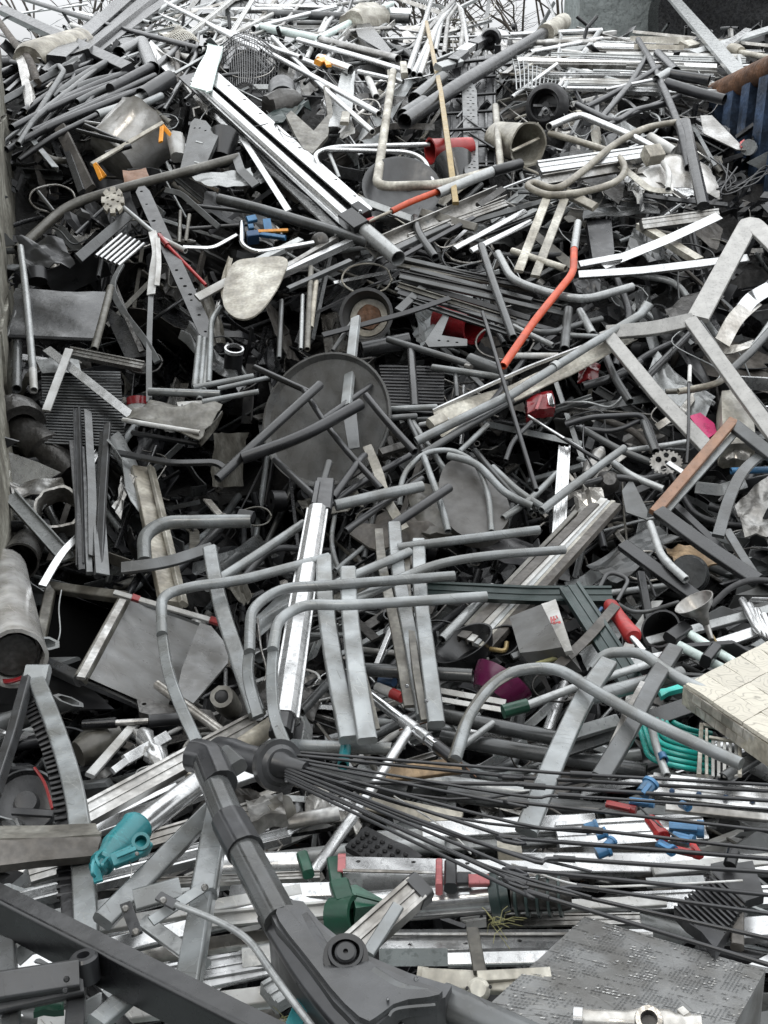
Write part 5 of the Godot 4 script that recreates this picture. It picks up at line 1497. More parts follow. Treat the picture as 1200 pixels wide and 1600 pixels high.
func lower_left() -> void:
	var t := item("dented_silencer", "big dented bright steel silencer drum at the left edge", "silencer")
	put(t, "drum", "silver", la([6, 886, 14, 24, 1030, 30], [[0, 0], [0, 26], [0.02, 32], [0.06, 34], [0.94, 38], [0.98, 40], [1, 40], [1, 35], [0.9, 33], [0.9, 0]], 30, 0.07))
	put(t, "end", "iron", la([22, 1014, 28, 24, 1030, 30], [[0, 33], [0.6, 33], [0.6, 0]], 24, 0.05))
	put(t, "seam", "dull", la([21, 1008, 27.5, 23, 1022, 29], [[0, 38], [0.2, 40.5], [0.8, 40.5], [1, 38]], 30))
	one("dark_red_strip", "dark red band under the dented silencer", "band", "dark_red", strip(8, 4, [-20, 1062, 18, 20, 1064, 24, 62, 1046, 22], 20))
	t = item("open_cabinet", "dark grey metal cabinet lying on its side with an open black front", "cabinet")
	var a := [80, 918, 8, 196, 934, 18, 126, 1062, 22, 56, 1030, 10]
	var fr := pts(a)
	var right := pts([330, 985, 0, 270, 1110, 6])
	var back := (right[0] - fr[1])
	put(t, "side", "panel_grey", sheet3(PackedVector3Array([fr[1], right[0], right[1] + Vector3(0, -0.02, 0), fr[2]]), 6, 0.4, 4))
	put(t, "bottom", "charcoal", sheet3(PackedVector3Array([fr[2], right[1] + Vector3(0, -0.02, 0), fr[3] + back, fr[3]]), 6, 0.3, 2))
	put(t, "top", "slate", sheet3(PackedVector3Array([fr[0], fr[0] + back, right[0], fr[1]]), 6, 0.3, 2))
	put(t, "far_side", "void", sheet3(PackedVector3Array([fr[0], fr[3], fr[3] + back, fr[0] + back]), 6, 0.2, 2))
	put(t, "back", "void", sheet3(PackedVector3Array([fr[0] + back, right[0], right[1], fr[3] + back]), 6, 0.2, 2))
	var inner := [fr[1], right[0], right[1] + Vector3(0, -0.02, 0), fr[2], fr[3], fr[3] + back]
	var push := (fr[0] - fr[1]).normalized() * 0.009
	put(t, "shade_lining", "void", sheet3(PackedVector3Array([inner[0] + push, inner[1] + push, inner[2] + push, inner[3] + push]), 1, 0, 1))  # black sheets put the shade of the inside into the colour
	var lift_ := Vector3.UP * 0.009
	put(t, "shade_lining", "void", sheet3(PackedVector3Array([inner[3] + lift_, inner[2] + lift_, inner[5] + lift_, inner[4] + lift_]), 1, 0, 1))
	for i in 4:
		var p := fr[i]
		var q := fr[(i + 1) % 4]
		put(t, "frame", "khaki" if i != 2 else "dark", sweep(PackedVector3Array([p, q]), prof("box", 0.022, 0.02), 0, "shut"))
	put(t, "trim", "dull", br("flat", 13, 5, [192, 938, 21, 126, 1060, 25], 0))
	put(t, "cable", "pale", cab(2.5, [96, 922, 16, 92, 950, 14, 94, 985, 14, 90, 1004, 12]))
	one("grey_sheet", "dark grey metal sheet right of the open cabinet", "panel", "panel_grey", pl([312, 974, 12, 330, 978, 12, 358, 1012, 12, 356, 1036, 12, 302, 1098, 12, 276, 1084, 12, 284, 1044, 13], 4))
	one("dark_sheet", "dark metal sheet under the open cabinet", "panel", "charcoal", sh([66, 1050, 8, 142, 1074, 14, 178, 1108, 12, 80, 1110, 6], 4, 0.6, 4))
	t = item("warning_pole", "white pole with red bands lying along the open cabinet's top", "pole")
	put(t, "pole", "white", br("box", 9, 7, [179, 926, 22, 346, 974, 18]))
	for b in [[206, 933, 218, 937], [328, 968, 346, 974]]:
		put(t, "band", "red", br("box", 11, 9, [b[0], b[1], 22.2, b[2], b[3], 21]))
	one("small_silver_tube", "short silver tube poking up from the rubble below the panel flap", "tube", "steel", tb(16, [246, 1070, 16, 350, 1146, 14], 4))
	t = item("telescopic_pole", "telescopic pole with two black grips below the open cabinet", "pole")
	put(t, "grip", "black", tb(17, [130, 1133, 17, 182, 1129, 18], 3, "shut"))
	put(t, "tube", "dull", tb(11, [178, 1130, 18, 232, 1127, 18], 3))
	put(t, "grip", "black", tb(20, [232, 1127, 18, 290, 1122, 17], 3, "shut"))
	t = item("engine_mount", "dirty round rubber engine mount right of the small silver tube", "engine mount")
	put(t, "housing", "khaki", la([362, 1108, 8, 346, 1088, 18], [[0, 0], [0, 17], [0.6, 20], [1, 18], [1, 11], [0.8, 11]], 18, 0.1))
	put(t, "rubber", "rubber", la([350, 1094, 13, 346, 1088, 18], [[0, 11], [0.9, 11], [1, 5], [1, 0]], 16))
	one("cast_bracket", "dull cast bracket with an eye above the telescopic pole", "bracket", "iron", pl([214, 1096, 14, 220, 1088, 15, 234, 1088, 15, 240, 1098, 14, 330, 1112, 12, 340, 1128, 12, 240, 1120, 13, 218, 1112, 14], 12, [[225, 1100, 4]]))
	one("cast_case", "dusty beige cast housing below the telescopic pole", "housing", "khaki", la([122, 1178, 8, 184, 1146, 10], [[0, 0], [0, 20], [0.3, 26], [0.7, 27], [0.72, 22], [1, 22], [1, 0]], 18, 0.25))
	for b in [[140, 1212, 212, 1130, 15, "white"], [196, 1188, 262, 1150, 18, "alu"], [214, 1142, 250, 1200, 14, "dull"], [176, 1205, 236, 1160, 12, "alu"]]:
		one("cast_part", "%s cast arm ~" % TONE[b[5]], "arm", b[5], br("box", b[4], b[4] * 0.5, [b[0], b[1], 16, b[2], b[3], 16], rng.randf_range(-30, 30)))
	one("latch_body", "bright cast latch body below the telescopic pole's middle", "latch", "alu", la([222, 1146, 16, 254, 1196, 14], [[0, 0], [0, 10], [0.2, 16], [0.5, 11], [0.7, 18], [0.9, 12], [1, 0]], 16, 0.4))
	t = item("left_armchair", "grey metal armchair frame lying at the left edge", "chair frame")
	put(t, "leg", "grey", br("box", 32, 18, [54, 1056, 30, 92, 1150, 34, 124, 1260, 36, 134, 1420, 36, 138, 1510, 32], 0, 14))
	put(t, "leg", "dark", br("box", 18, 22, [44, 1058, 30, 20, 1150, 34, -10, 1240, 36], 20))
	put(t, "corner", "grey", br("box", 34, 20, [40, 1056, 31, 76, 1056, 31], 0))
	t = item("tyre_strip", "black treaded tyre strip standing beside the left armchair frame", "tyre")
	put(t, "band", "rubber", br("flat", 26, 14, [46, 1096, 26, 80, 1170, 30, 100, 1260, 32, 108, 1400, 32], 10, 14))
	for i in 34:
		var u := i / 33.0
		var p := curve([46, 1096, 28, 80, 1170, 32, 100, 1260, 34, 108, 1400, 34], 34)
		var c := p[int(u * (p.size() - 2))]
		var d := (p[int(u * (p.size() - 2)) + 1] - c).normalized()
		var s := d.cross((eye - c).normalized()).normalized()
		put(t, "tread", "rubber", sweep(PackedVector3Array([c - s * 0.0125, c + s * 0.0125]), prof("box", 0.0042, 0.006), 0))
	t = item("red_rim_wheel", "grey wheel with a red rim line behind the left armchair frame", "wheel")
	put(t, "wheel", "dark", la([44, 1262, 10, 40, 1252, 16], [[0, 0], [0, 48], [0.9, 52], [1, 48], [0.7, 44], [0.6, 20], [1, 16], [1, 0]], 30))
	put(t, "red_line", "red", tb(5, [54, 1200, 22, 70, 1222, 22, 82, 1264, 21], 12, "shut"))
	put(t, "spoke", "charcoal", br("box", 12, 8, [20, 1268, 20, 84, 1272, 20]))
	# garden chairs: arms running right, flat legs running down
	t = item("garden_chair", "grey garden chair with a flat bladed arm behind the pale board", "garden chair", "grey metal garden chairs in the middle")
	put(t, "arm", "grey", tb(22, [226, 876, 22, 224, 836, 26, 256, 816, 28, 392, 814, 28], 7, "shut"))
	put(t, "blade", "slate", br("flat", 20, 8, [190, 888, 30, 260, 880, 31, 332, 856, 30], 0, 8))
	put(t, "joint", "charcoal", br("box", 16, 16, [374, 804, 29, 396, 808, 29]))
	t = item("garden_chair", "grey garden chair with the leftmost round tube arm bending down to a flat leg", "garden chair", "grey metal garden chairs in the middle")
	chair_side(t, 17, [253, 992, 34, 252, 930, 38, 300, 916, 39, 372, 908, 40, 514, 871, 40], [253, 988, 33, 262, 1050, 33, 280, 1100, 32, 308, 1160, 26])
	put(t, "arm", "grey", tb(15, [322, 918, 33, 400, 868, 33, 474, 818, 30], 8, "shut"))
	put(t, "leg", "grey", br("box", 25, 15, [328, 858, 33, 342, 940, 34, 372, 1030, 33, 402, 1116, 28], 10, 12))
	t = item("garden_chair", "grey garden chair whose long upper arm runs right across the silver post", "garden chair", "grey metal garden chairs in the middle")
	chair_side(t, 17, [390, 1020, 42, 392, 950, 44, 440, 918, 46, 500, 916, 47, 600, 908, 47, 710, 900, 46], [390, 1016, 41, 386, 1060, 40, 404, 1120, 34])
	put(t, "leg", "grey", br("box", 28, 15, [506, 872, 40, 508, 950, 40, 524, 1050, 39, 546, 1156, 34], 0, 12))
	put(t, "arm", "grey", tb(15, [510, 920, 38, 560, 896, 38, 640, 862, 36], 8, "shut"))
	t = item("garden_chair", "grey garden chair with the lowest and nearest long round arm", "garden chair", "grey metal garden chairs in the middle")
	chair_side(t, 17.5, [426, 1016, 47, 434, 968, 50, 474, 944, 52, 540, 946, 53, 640, 940, 53, 760, 932, 52], [428, 1008, 46, 424, 1060, 45, 428, 1120, 40, 446, 1164, 34])
	put(t, "leg", "grey", br("box", 28, 15, [544, 890, 44, 546, 960, 44, 558, 1060, 43, 574, 1158, 36], 0, 12))
	put(t, "arm", "grey", tb(15, [546, 942, 42, 620, 906, 42, 684, 880, 42, 760, 868, 42, 882, 859, 38], 12, "shut"))
	put(t, "arm_support", "khaki", br("box", 8, 5, [556, 1004, 40, 576, 1080, 40, 590, 1140, 34]))
	t = item("garden_chair", "grey garden chair with paired legs and a worn beige strip right of the silver post", "garden chair", "grey metal garden chairs in the middle")
	put(t, "leg", "grey", br("box", 24, 14, [616, 820, 32, 622, 900, 34, 646, 1020, 34, 664, 1120, 28], 0, 12))
	put(t, "leg", "grey", br("box", 24, 14, [654, 846, 34, 656, 930, 36, 670, 1040, 36, 682, 1132, 30], 0, 12))
	put(t, "strip", "khaki", br("flat", 16, 6, [592, 828, 31, 596, 880, 33, 622, 1000, 34, 640, 1104, 28], 0, 12))
	put(t, "strip", "khaki", br("flat", 12, 6, [636, 852, 33, 636, 930, 35, 652, 1060, 35, 664, 1126, 29], 0, 12))
	put(t, "arm", "grey", tb(15, [622, 856, 35, 700, 846, 36, 842, 828, 34], 8, "shut"))
	put(t, "screw", "chrome", bolt(636, 1072, 36, 3.5))
	put(t, "screw", "chrome", bolt(666, 1096, 36, 3.5))
	t = item("silver_post", "long bright aluminium sunshade post with a black foot leaning between the chairs", "post")
	put(t, "post", "alu", br("ribbed", 40, 26, [496, 796, 36, 470, 950, 38, 444, 1122, 36], 0))
	put(t, "foot", "black", br("ribbed", 38, 26, [444, 1120, 36.3, 439, 1146, 36]))
	put(t, "cap", "charcoal", br("box", 30, 22, [502, 802, 34, 508, 756, 32]))
	put(t, "cap_rib", "charcoal", br("box", 9, 16, [490, 792, 36, 496, 758, 34]))
	put(t, "collar", "dark", br("ribbed", 43, 29, [480, 884, 37.5, 479, 890, 37.5]))

func lower_middle() -> void:
	var t := item("black_pan", "black frying pan lying tilted right of the chair legs", "pan")
	var bowl := put(t, "bowl", "black", la([738, 1034, 10, 722, 1004, 17], [[0, 0], [0, 30], [0.5, 44], [1, 52], [1, 49], [0.15, 28], [0.15, 0]], 30))
	put(bowl, "rivet", "dull", bolt(762, 1030, 20, 3))
	t = item("second_black_pan", "small black pan with a brass fitting right of the black frying pan", "pan")
	put(t, "bowl", "black", la([798, 1020, 8, 786, 1000, 15], [[0, 0], [0, 20], [1, 28], [1, 26], [0.15, 18], [0.15, 0]], 26))
	put(t, "fitting", "brass", tb(8, [766, 1014, 18, 790, 1018, 19, 792, 1004, 20], 2))
	t = item("purple_pan", "purple saucepan with a white inside lying on its side", "pan")
	put(t, "outside", "purple", la([768, 1090, 16, 788, 1060, 20.5], [[0, 0], [0, 34], [0.6, 46], [1, 50], [1, 48.5]], 30))
	put(t, "inside", "white", la([787.6, 1060.6, 20.4, 768, 1090, 16], [[0, 48.6], [0.02, 47], [0.4, 42], [0.9, 32], [0.9, 0]], 30))
	var big := [[568, 1046, 738, 1056, 22, "slate", 22], [440, 1164, 612, 1170, 20, "grey", 26], [680, 1116, 900, 1160, 24, "slate", 16], [690, 1152, 1010, 1206, 26, "slate", 14], [740, 985, 800, 930, 18, "slate", 14], [768, 1010, 860, 900, 22, "dark", 12], [690, 1000, 770, 918, 16, "pale", 14], [560, 1160, 650, 1118, 16, "slate", 16], [470, 1112, 520, 1060, 16, "slate", 14], [690, 1190, 770, 1130, 12, "pale", 18], [860, 1196, 1000, 1180, 20, "pale", 10], [460, 1196, 640, 1236, 30, "slate", 12], [560, 1205, 830, 1240, 22, "pale", 8], [700, 1240, 960, 1270, 26, "slate", 8]]
	for a in big:
		one("wide_tube", "%s wide tube lying below the chairs ~" % TONE[a[5]], "tube", a[5], tb(a[4], [a[0], a[1], a[6], a[2], a[3], a[6] + 2], 5))
	t = item("t_joint", "shiny chrome tube with a tee joint and a black end", "tube joint")
	put(t, "tube", "chrome", tb(17, [564, 1076, 30, 682, 1166, 30], 4))
	put(t, "end", "black", tb(20, [678, 1162, 30, 706, 1184, 29], 4, "shut"))
	put(t, "sleeve", "alu", tb(21, [630, 1126, 30.4, 650, 1141, 30.4], 3))
	put(t, "sleeve", "alu", tb(21, [656, 1146, 30.4, 668, 1155, 30.4], 3))
	put(t, "branch", "alu", tb(18, [642, 1136, 30, 570, 1250, 30, 478, 1380, 24], 4))
	put(t, "blue_ring", "teal", tb(18, [536, 1196, 29, 540, 1168, 29], 3))
	one("blue_plug", "small blue plastic plug right of the chair legs", "cap", "blue", tb(14, [594, 1064, 16, 616, 1066, 18], 3, "shut"))
	t = item("red_tube_end", "white spray tube with a red end below the small blue cap", "spray tube")
	put(t, "tube", "white", tb(16, [590, 1074, 16, 614, 1084, 18], 3))
	put(t, "end", "red", tb(17, [612, 1083, 18, 628, 1090, 18], 3, "shut"))
	for a in [[680, 1078, 790, 1098, 8], [682, 1092, 800, 1112, 7]]:
		one("measuring_stick", "white measuring stick with a printed scale below the purple pan ~", "measuring stick", "white", br("flat", a[4] * 1.3, 3, [a[0], a[1], 20, a[2], a[3], 20], 0))
	t = item("garden_chair_right", "grey garden chair with one long bent tube arm falling to the right", "garden chair")
	chair_side(t, 19, [712, 1186, 34, 736, 1106, 40, 788, 1050, 44, 866, 1040, 46, 920, 1074, 47, 1010, 1126, 48, 1158, 1194, 46], [], "grey")
	put(t, "flat_leg", "khaki", br("flat", 18, 7, [708, 1190, 33, 728, 1124, 39, 764, 1072, 43, 800, 1050, 44.5], 30, 12))
	put(t, "leg", "grey", br("box", 32, 17, [950, 1036, 40, 912, 1090, 43, 870, 1180, 42, 822, 1300, 34], 0, 12))
	put(t, "cross_tube", "grey", tb(24, [922, 1090, 40, 1064, 1052, 38], 4, "shut"))
	t = item("garden_chair_right", "grey garden chair farther right with a round tube arm running to the right edge", "garden chair")
	put(t, "arm", "grey", tb(18, [926, 1044, 36, 946, 1020, 40, 1002, 1018, 42, 1044, 1052, 42, 1216, 1136, 40], 8, "shut"))
	put(t, "leg", "slate", br("box", 28, 16, [1054, 1014, 40, 1012, 1080, 44, 978, 1150, 42, 938, 1216, 36], 0, 12))
	put(t, "strip", "dull", br("flat", 8, 4, [1004, 1066, 45, 980, 1110, 45.5, 936, 1206, 37]))
	t = item("green_grip_pole", "pale tube with a green hexagonal grip", "pole")
	put(t, "grip", "green", br("oct", 22, 22, [786, 1112, 30, 824, 1102, 31]))
	put(t, "tube", "pale", tb(14, [822, 1103, 31, 898, 1074, 32, 1012, 1038, 26], 20))
	t = item("parasol_skeleton", "black parasol skeleton with a round hub and many ribs fanning right", "parasol")
	put(t, "hub_disc", "dark", la([425, 1194, 34, 438, 1196, 36], [[0, 0], [0, 34], [0.4, 40], [1, 40], [1, 32], [1.2, 26], [1.2, 0]], 30))
	put(t, "hub_neck", "charcoal", la([436, 1195, 36, 478, 1204, 37], [[0, 24], [0.4, 16], [1, 13], [1, 0]], 20))
	put(t, "handle", "charcoal", la([332, 1168, 30, 420, 1194, 34], [[0, 0], [0, 12], [0.1, 20], [0.35, 23], [0.6, 20], [0.8, 21], [1, 18], [1, 0]], 22))
	var ends := [[1205, 1227, 40], [1215, 1237, 38], [1238, 1266, 42], [1253, 1300, 46], [1283, 1330, 47], [1310, 1343, 46], [1337, 1364, 50], [1357, 1400, 50], [1370, 1430, 52], [1376, 1470, 54], [1386, 1512, 55], [1226, 1252, 40]]
	for i in ends.size():
		var e: Array = ends[i]
		var sag := rng.randf_range(-3.0, 4.0)
		var y0 := 1174.0 + i * 4.4
		var a := [446, y0, 37.0, 800, e[0] + sag, e[2] + 2.0, 880 + rng.randf_range(-90, 70), 0.0, e[2] + 2.0, 1216, e[1], e[2]]
		a[7] = lerpf(e[0], e[1], (a[6] - 800) / 416.0) + rng.randf_range(-0.5, 0.5)
		put(t, "rib", "charcoal", rod(rng.randf_range(5.2, 7.6), curve(a, 5), 6))
		if i < 12:
			put(t, "sleeve", "black", tb(11, [a[6] - 16, a[7] - 16.0 * (e[1] - e[0]) / 416.0, a[8], a[6] + 18, a[7] + 18.0 * (e[1] - e[0]) / 416.0, a[8]], 3, "shut"))
		if i % 3 == 1:
			put(t, "stretcher", "charcoal", rod(5.0, curve([452, 1196 + i * 1.4, 36, 700, 1240 + i * 9, e[2] - 3.0, 924, a[7] + 4, e[2] + 1.0], 4), 6))

func lower_right() -> void:
	var t := item("window_profiles", "bundle of brown and white window profiles rising rightward", "window profiles")
	for a in [[722, 1000, 930, 790, 16, "board"], [734, 1004, 944, 782, 13, "white"], [744, 1008, 950, 784, 9, "pale"], [752, 1012, 958, 784, 9, "cream"], [762, 1014, 964, 790, 15, "board"], [728, 980, 900, 800, 9, "khaki"]]:
		put(t, "profile", a[5], br("channel" if a[4] > 12 else "box", a[4], a[4] * 0.7, [a[0], a[1], 14, a[2], a[3], 24], 160))
	t = item("dark_green_rail", "long dark green black grooved rail lying level right of the chairs", "rail")
	put(t, "rail", "bottle", br("rail", 28, 12, [664, 922, 18, 830, 930, 24, 956, 930, 24], 0))
	one("bent_green_rail", "dark green grooved rail falling rightward behind the red handle", "rail", "bottle", br("rail", 36, 14, [890, 918, 28, 944, 1000, 28, 990, 1072, 22], 0))
	t = item("marked_box", "grey metal box with a white face carrying a small red print", "box")
	var f := pts([846, 944, 32, 868, 936, 34, 894, 1016, 34, 882, 1018, 32])
	put(t, "body", "panel_grey", sheet3(pts([796, 964, 24, 848, 944, 32, 878, 1012, 32, 812, 1020, 24]), 60, 0.3, 2))
	put(t, "face", "white", sheet3(f, 8, 0.1, 2))
	for m in [[861, 964, 862, 974, 3], [865, 963, 866, 973, 3], [862, 969, 869, 967, 2.5], [864, 975, 872, 972, 2.5], [869, 962, 871, 966, 2.5], [872, 973, 876, 972, 4]]:
		put(t, "red_mark", "red", br("flat", m[4], 1, [m[0], m[1], 34.4, m[2], m[3], 34.6], 0))
	one("small_canister", "small dull ringed canister in front of the marked grey box", "canister", "iron", la([858, 1030, 14, 854, 1014, 22], [[0, 0], [0, 11], [1, 11], [1, 8], [0.8, 7], [0.8, 0]], 18))
	one("thin_sheet", "dark thin panel edge in front of the marked grey box", "panel", "slate", br("flat", 10, 5, [800, 1026, 22, 876, 998, 24], 0))
	t = item("red_grip_tool", "red plastic grip handle on a bright shaft", "handle")
	put(t, "grip", "red", la([952, 944, 26, 990, 996, 28], [[0, 0], [0, 9], [0.08, 12], [0.4, 11], [0.75, 12], [0.95, 14], [1, 11], [1, 0]], 18, 0.05))
	put(t, "shaft", "alu", tb(11, [986, 994, 28, 1006, 1018, 26], 3))
	one("blue_ring", "blue plastic ring left of the red handle", "ring", "blue", cab(6, [940, 950, 22, 934, 960, 22, 944, 968, 22, 956, 962, 22, 952, 948, 22]))
	one("bent_wire_frame", "dark bent wire frame behind the red handle", "frame", "dark", tb(7, [936, 920, 22, 950, 892, 24, 984, 904, 24, 964, 940, 24], 3))
	t = item("funnel", "dusty silver funnel with its mouth tilted left", "funnel")
	put(t, "cone", "dull", la([1104, 976, 26, 1084, 940, 34], [[0, 5], [0.1, 7], [0.45, 13], [0.75, 26], [1, 32], [1, 30], [0.72, 23], [0.4, 10], [0.1, 4]], 28, 0.03))
	put(t, "spout", "dull", la([1102, 972, 26, 1112, 1000, 24], [[0, 6], [1, 4], [1, 0]], 16))
	put(t, "tube", "brass", tb(6, [1110, 990, 24, 1128, 1018, 22], 3))
	t = item("black_pot", "black round pot open to the left below the funnel", "pot")
	put(t, "pot", "black", la([1060, 1012, 10, 1032, 982, 22], [[0, 0], [0, 24], [0.9, 28], [1, 31], [1, 28], [0.1, 22], [0.1, 0]], 26))
	one("pot_lid", "grey round lid standing behind the funnel", "lid", "slate", la([1080, 900, 8, 1076, 896, 14], [[0, 0], [0, 28], [0.8, 30], [1, 26], [1, 0]], 26))
	one("wooden_plate", "brownish stained plate behind the bent pole", "plate", "wood", sh([1040, 856, 6, 1100, 846, 8, 1122, 884, 8, 1056, 888, 6], 4, 1.5, 6))
	one("bent_pole", "bright tube bent in its middle standing right of the window profiles", "pole", "pale", tb(13, [1016, 818, 24, 1034, 872, 27, 1072, 906, 26], 4))
	one("black_hose", "thick black hose arching to the right edge", "hose", "rubber", tb(10, [1110, 948, 26, 1140, 918, 30, 1170, 906, 30, 1214, 908, 26], 12, "shut"))
	for a in [[1060, 1008, 1140, 1050, 15], [1074, 988, 1146, 1034, 14]]:
		one("mint_tube", "pale mint tube in a black clamp ~", "tube", "mint", tb(a[4], [a[0], a[1], 26, a[2], a[3], 24], 4))
	one("tube_clamp", "black double clamp holding two pale mint tubes", "clamp", "black", br("box", 17, 22, [1102, 1034, 28, 1118, 1014, 28]))
	one("tube_clamp", "black end fitting of the upper pale mint tube", "clamp", "black", br("box", 22, 16, [1046, 998, 27, 1072, 980, 27]))
	for i in 4:
		one("ribbed_tube", "bright ribbed tube at the right edge above the patio slab ~", "tube", "alu", tb(13, [1160 + i * 11, 938 + i * 8, 20 + i, 1184 + i * 8, 985 + i * 4, 22, 1206 + i * 5, 1002 + i * 4, 20], 6))
	for a in [[1010, 1004, 1206, 952, 16, "pale", 16], [1080, 1022, 1206, 980, 20, "alu", 18], [900, 1070, 1010, 1030, 14, "pale", 18], [940, 1042, 1100, 1012, 12, "alu", 16]]:
		one("bright_bar", "%s bar rising to the right by the black pot ~" % TONE[a[5]], "bar", a[5], br("box", a[4], a[4] * 0.7, [a[0], a[1], a[6], a[2], a[3], a[6] + 2], 0))
	one("yellow_hose", "pale yellow bent hose left of the dark green rail", "hose", "straw", tb(8, [838, 1038, 24, 884, 1024, 27, 924, 1002, 26], 8, "shut"))
	one("flat_strip_bar", "brown grey flat blade rising rightward under the red handle", "blade", "board", br("flat", 16, 4, [866, 1046, 26, 920, 996, 30, 962, 946, 30], 0, 10))
	t = item("patio_slab", "cream patio slab with wood grain print on top and a bricked edge", "slab")
	var top := pts([1104, 1058, 40, 1210, 998, 34, 1300, 1120, 40, 1196, 1140, 52])
	top = pts([1070, 1072, 42, 1206, 1002, 34, 1330, 1090, 34, 1210, 1168, 48])
	put(t, "core", "beige", sheet3(top, 28, 0.2, 4))
	for i in 5:
		for j in 3:
			var c := PackedVector3Array()
			for q in [[i + 0.006, j + 0.01], [i + 0.994, j + 0.01], [i + 0.994, j + 0.99], [i + 0.006, j + 0.99]]:
				c.append(top[0].lerp(top[1], q[0] / 5.0).lerp(top[3].lerp(top[2], q[0] / 5.0), q[1] / 3.0) + Vector3(0, 0.006, 0.002))
			put(t, "board", "grain", sheet3(c, 5, 0.15, 2))
	var dn := Vector3(0, -0.031, 0)
	var face := (top[3] - top[0]).cross(Vector3.UP).normalized()
	if face.dot(eye - top[0]) < 0:
		face = -face
	for i in 8:
		for j in 2:
			var u0 := (i + 0.02 + 0.5 * j) / 8.5
			var u1 := (i + 0.98 + 0.5 * j) / 8.5
			var c := PackedVector3Array([top[0].lerp(top[3], u0) + dn * (0.04 + j * 0.5), top[0].lerp(top[3], u1) + dn * (0.04 + j * 0.5), top[0].lerp(top[3], u1) + dn * (0.46 + j * 0.5), top[0].lerp(top[3], u0) + dn * (0.46 + j * 0.5)])
			for k in 4:
				c[k] += face * 0.0025
			put(t, "brick", "slab", sheet3(c, 3, 0.06, 2))
	t = item("turquoise_hose", "coil of turquoise ribbed hose left of the white grille", "hose")
	for i in 8:
		var r := 30.0 + i * 8.5
		put(t, "turn", "turquoise", tb(9, [1070 - r * 0.82, 1110 + i * 3.0, 20 + i, 1064 - r * 0.55, 1128 + i * 8.6, 22 + i, 1085 - r * 0.1, 1142 + i * 8.4, 22 + i, 1110, 1146 + i * 8.6, 18 + i], 8))
	one("turquoise_paddle", "turquoise plastic scoop handle above the turquoise hose", "handle", "turquoise", sh([1028, 1078, 26, 1066, 1066, 26, 1068, 1074, 26, 1034, 1086, 26], 8, 0.3, 3))
	t = item("hose_sprayer", "pale pole with a blue collar standing on the turquoise hose", "pole")
	put(t, "pole", "pale", tb(13, [1018, 1136, 32, 1028, 1176, 34, 1042, 1212, 32], 20))
	put(t, "collar", "sky_blue", tb(15, [1034, 1180, 34, 1038, 1188, 34], 3))
	t = item("white_grille", "cream square grille frame with upright slats below the patio slab", "grille")
	for a in [[1096, 1132, 1092, 1212, 7], [1104, 1140, 1104, 1212, 5], [1156, 1146, 1156, 1212, 6], [1098, 1132, 1160, 1146, 6], [1108, 1152, 1156, 1160, 5]]:
		put(t, "frame", "cream", br("box", a[4], 6, [a[0], a[1], 36, a[2], a[3], 36]))
	for i in 5:
		put(t, "slat", "white", br("flat", 5, 3, [1114 + i * 9, 1156 + i, 35, 1114 + i * 9, 1214, 35]))
	t = item("riveted_rail", "bright ladder rail with blue rivets at the right edge", "rail")
	put(t, "rail", "alu", br("rail", 40, 16, [1020, 1228, 26, 1216, 1252, 28], 0))
	put(t, "rail", "dull", br("box", 14, 12, [1040, 1262, 27, 1216, 1280, 28], 0))
	for i in 5:
		put(t, "rivet", "blue", bolt(1050 + i * 42, 1236 + i * 5, 28, 4.5))
	one("slate_cross", "wide slate bar lying below the bent chair arm", "bar", "slate", br("flat", 30, 8, [880, 1170, 22, 1080, 1102, 24], 0))
	one("rust_label_bar", "pale grey bar with a small brown label below the bent chair arm", "bar", "pale", br("box", 22, 12, [880, 1152, 26, 966, 1126, 27], 0))
	one("dark_tray", "dark curved tray below the turquoise hose", "tray", "dark", sh([940, 1170, 14, 1030, 1160, 16, 1034, 1190, 16, 950, 1210, 14], 3, 1, 5, -2))

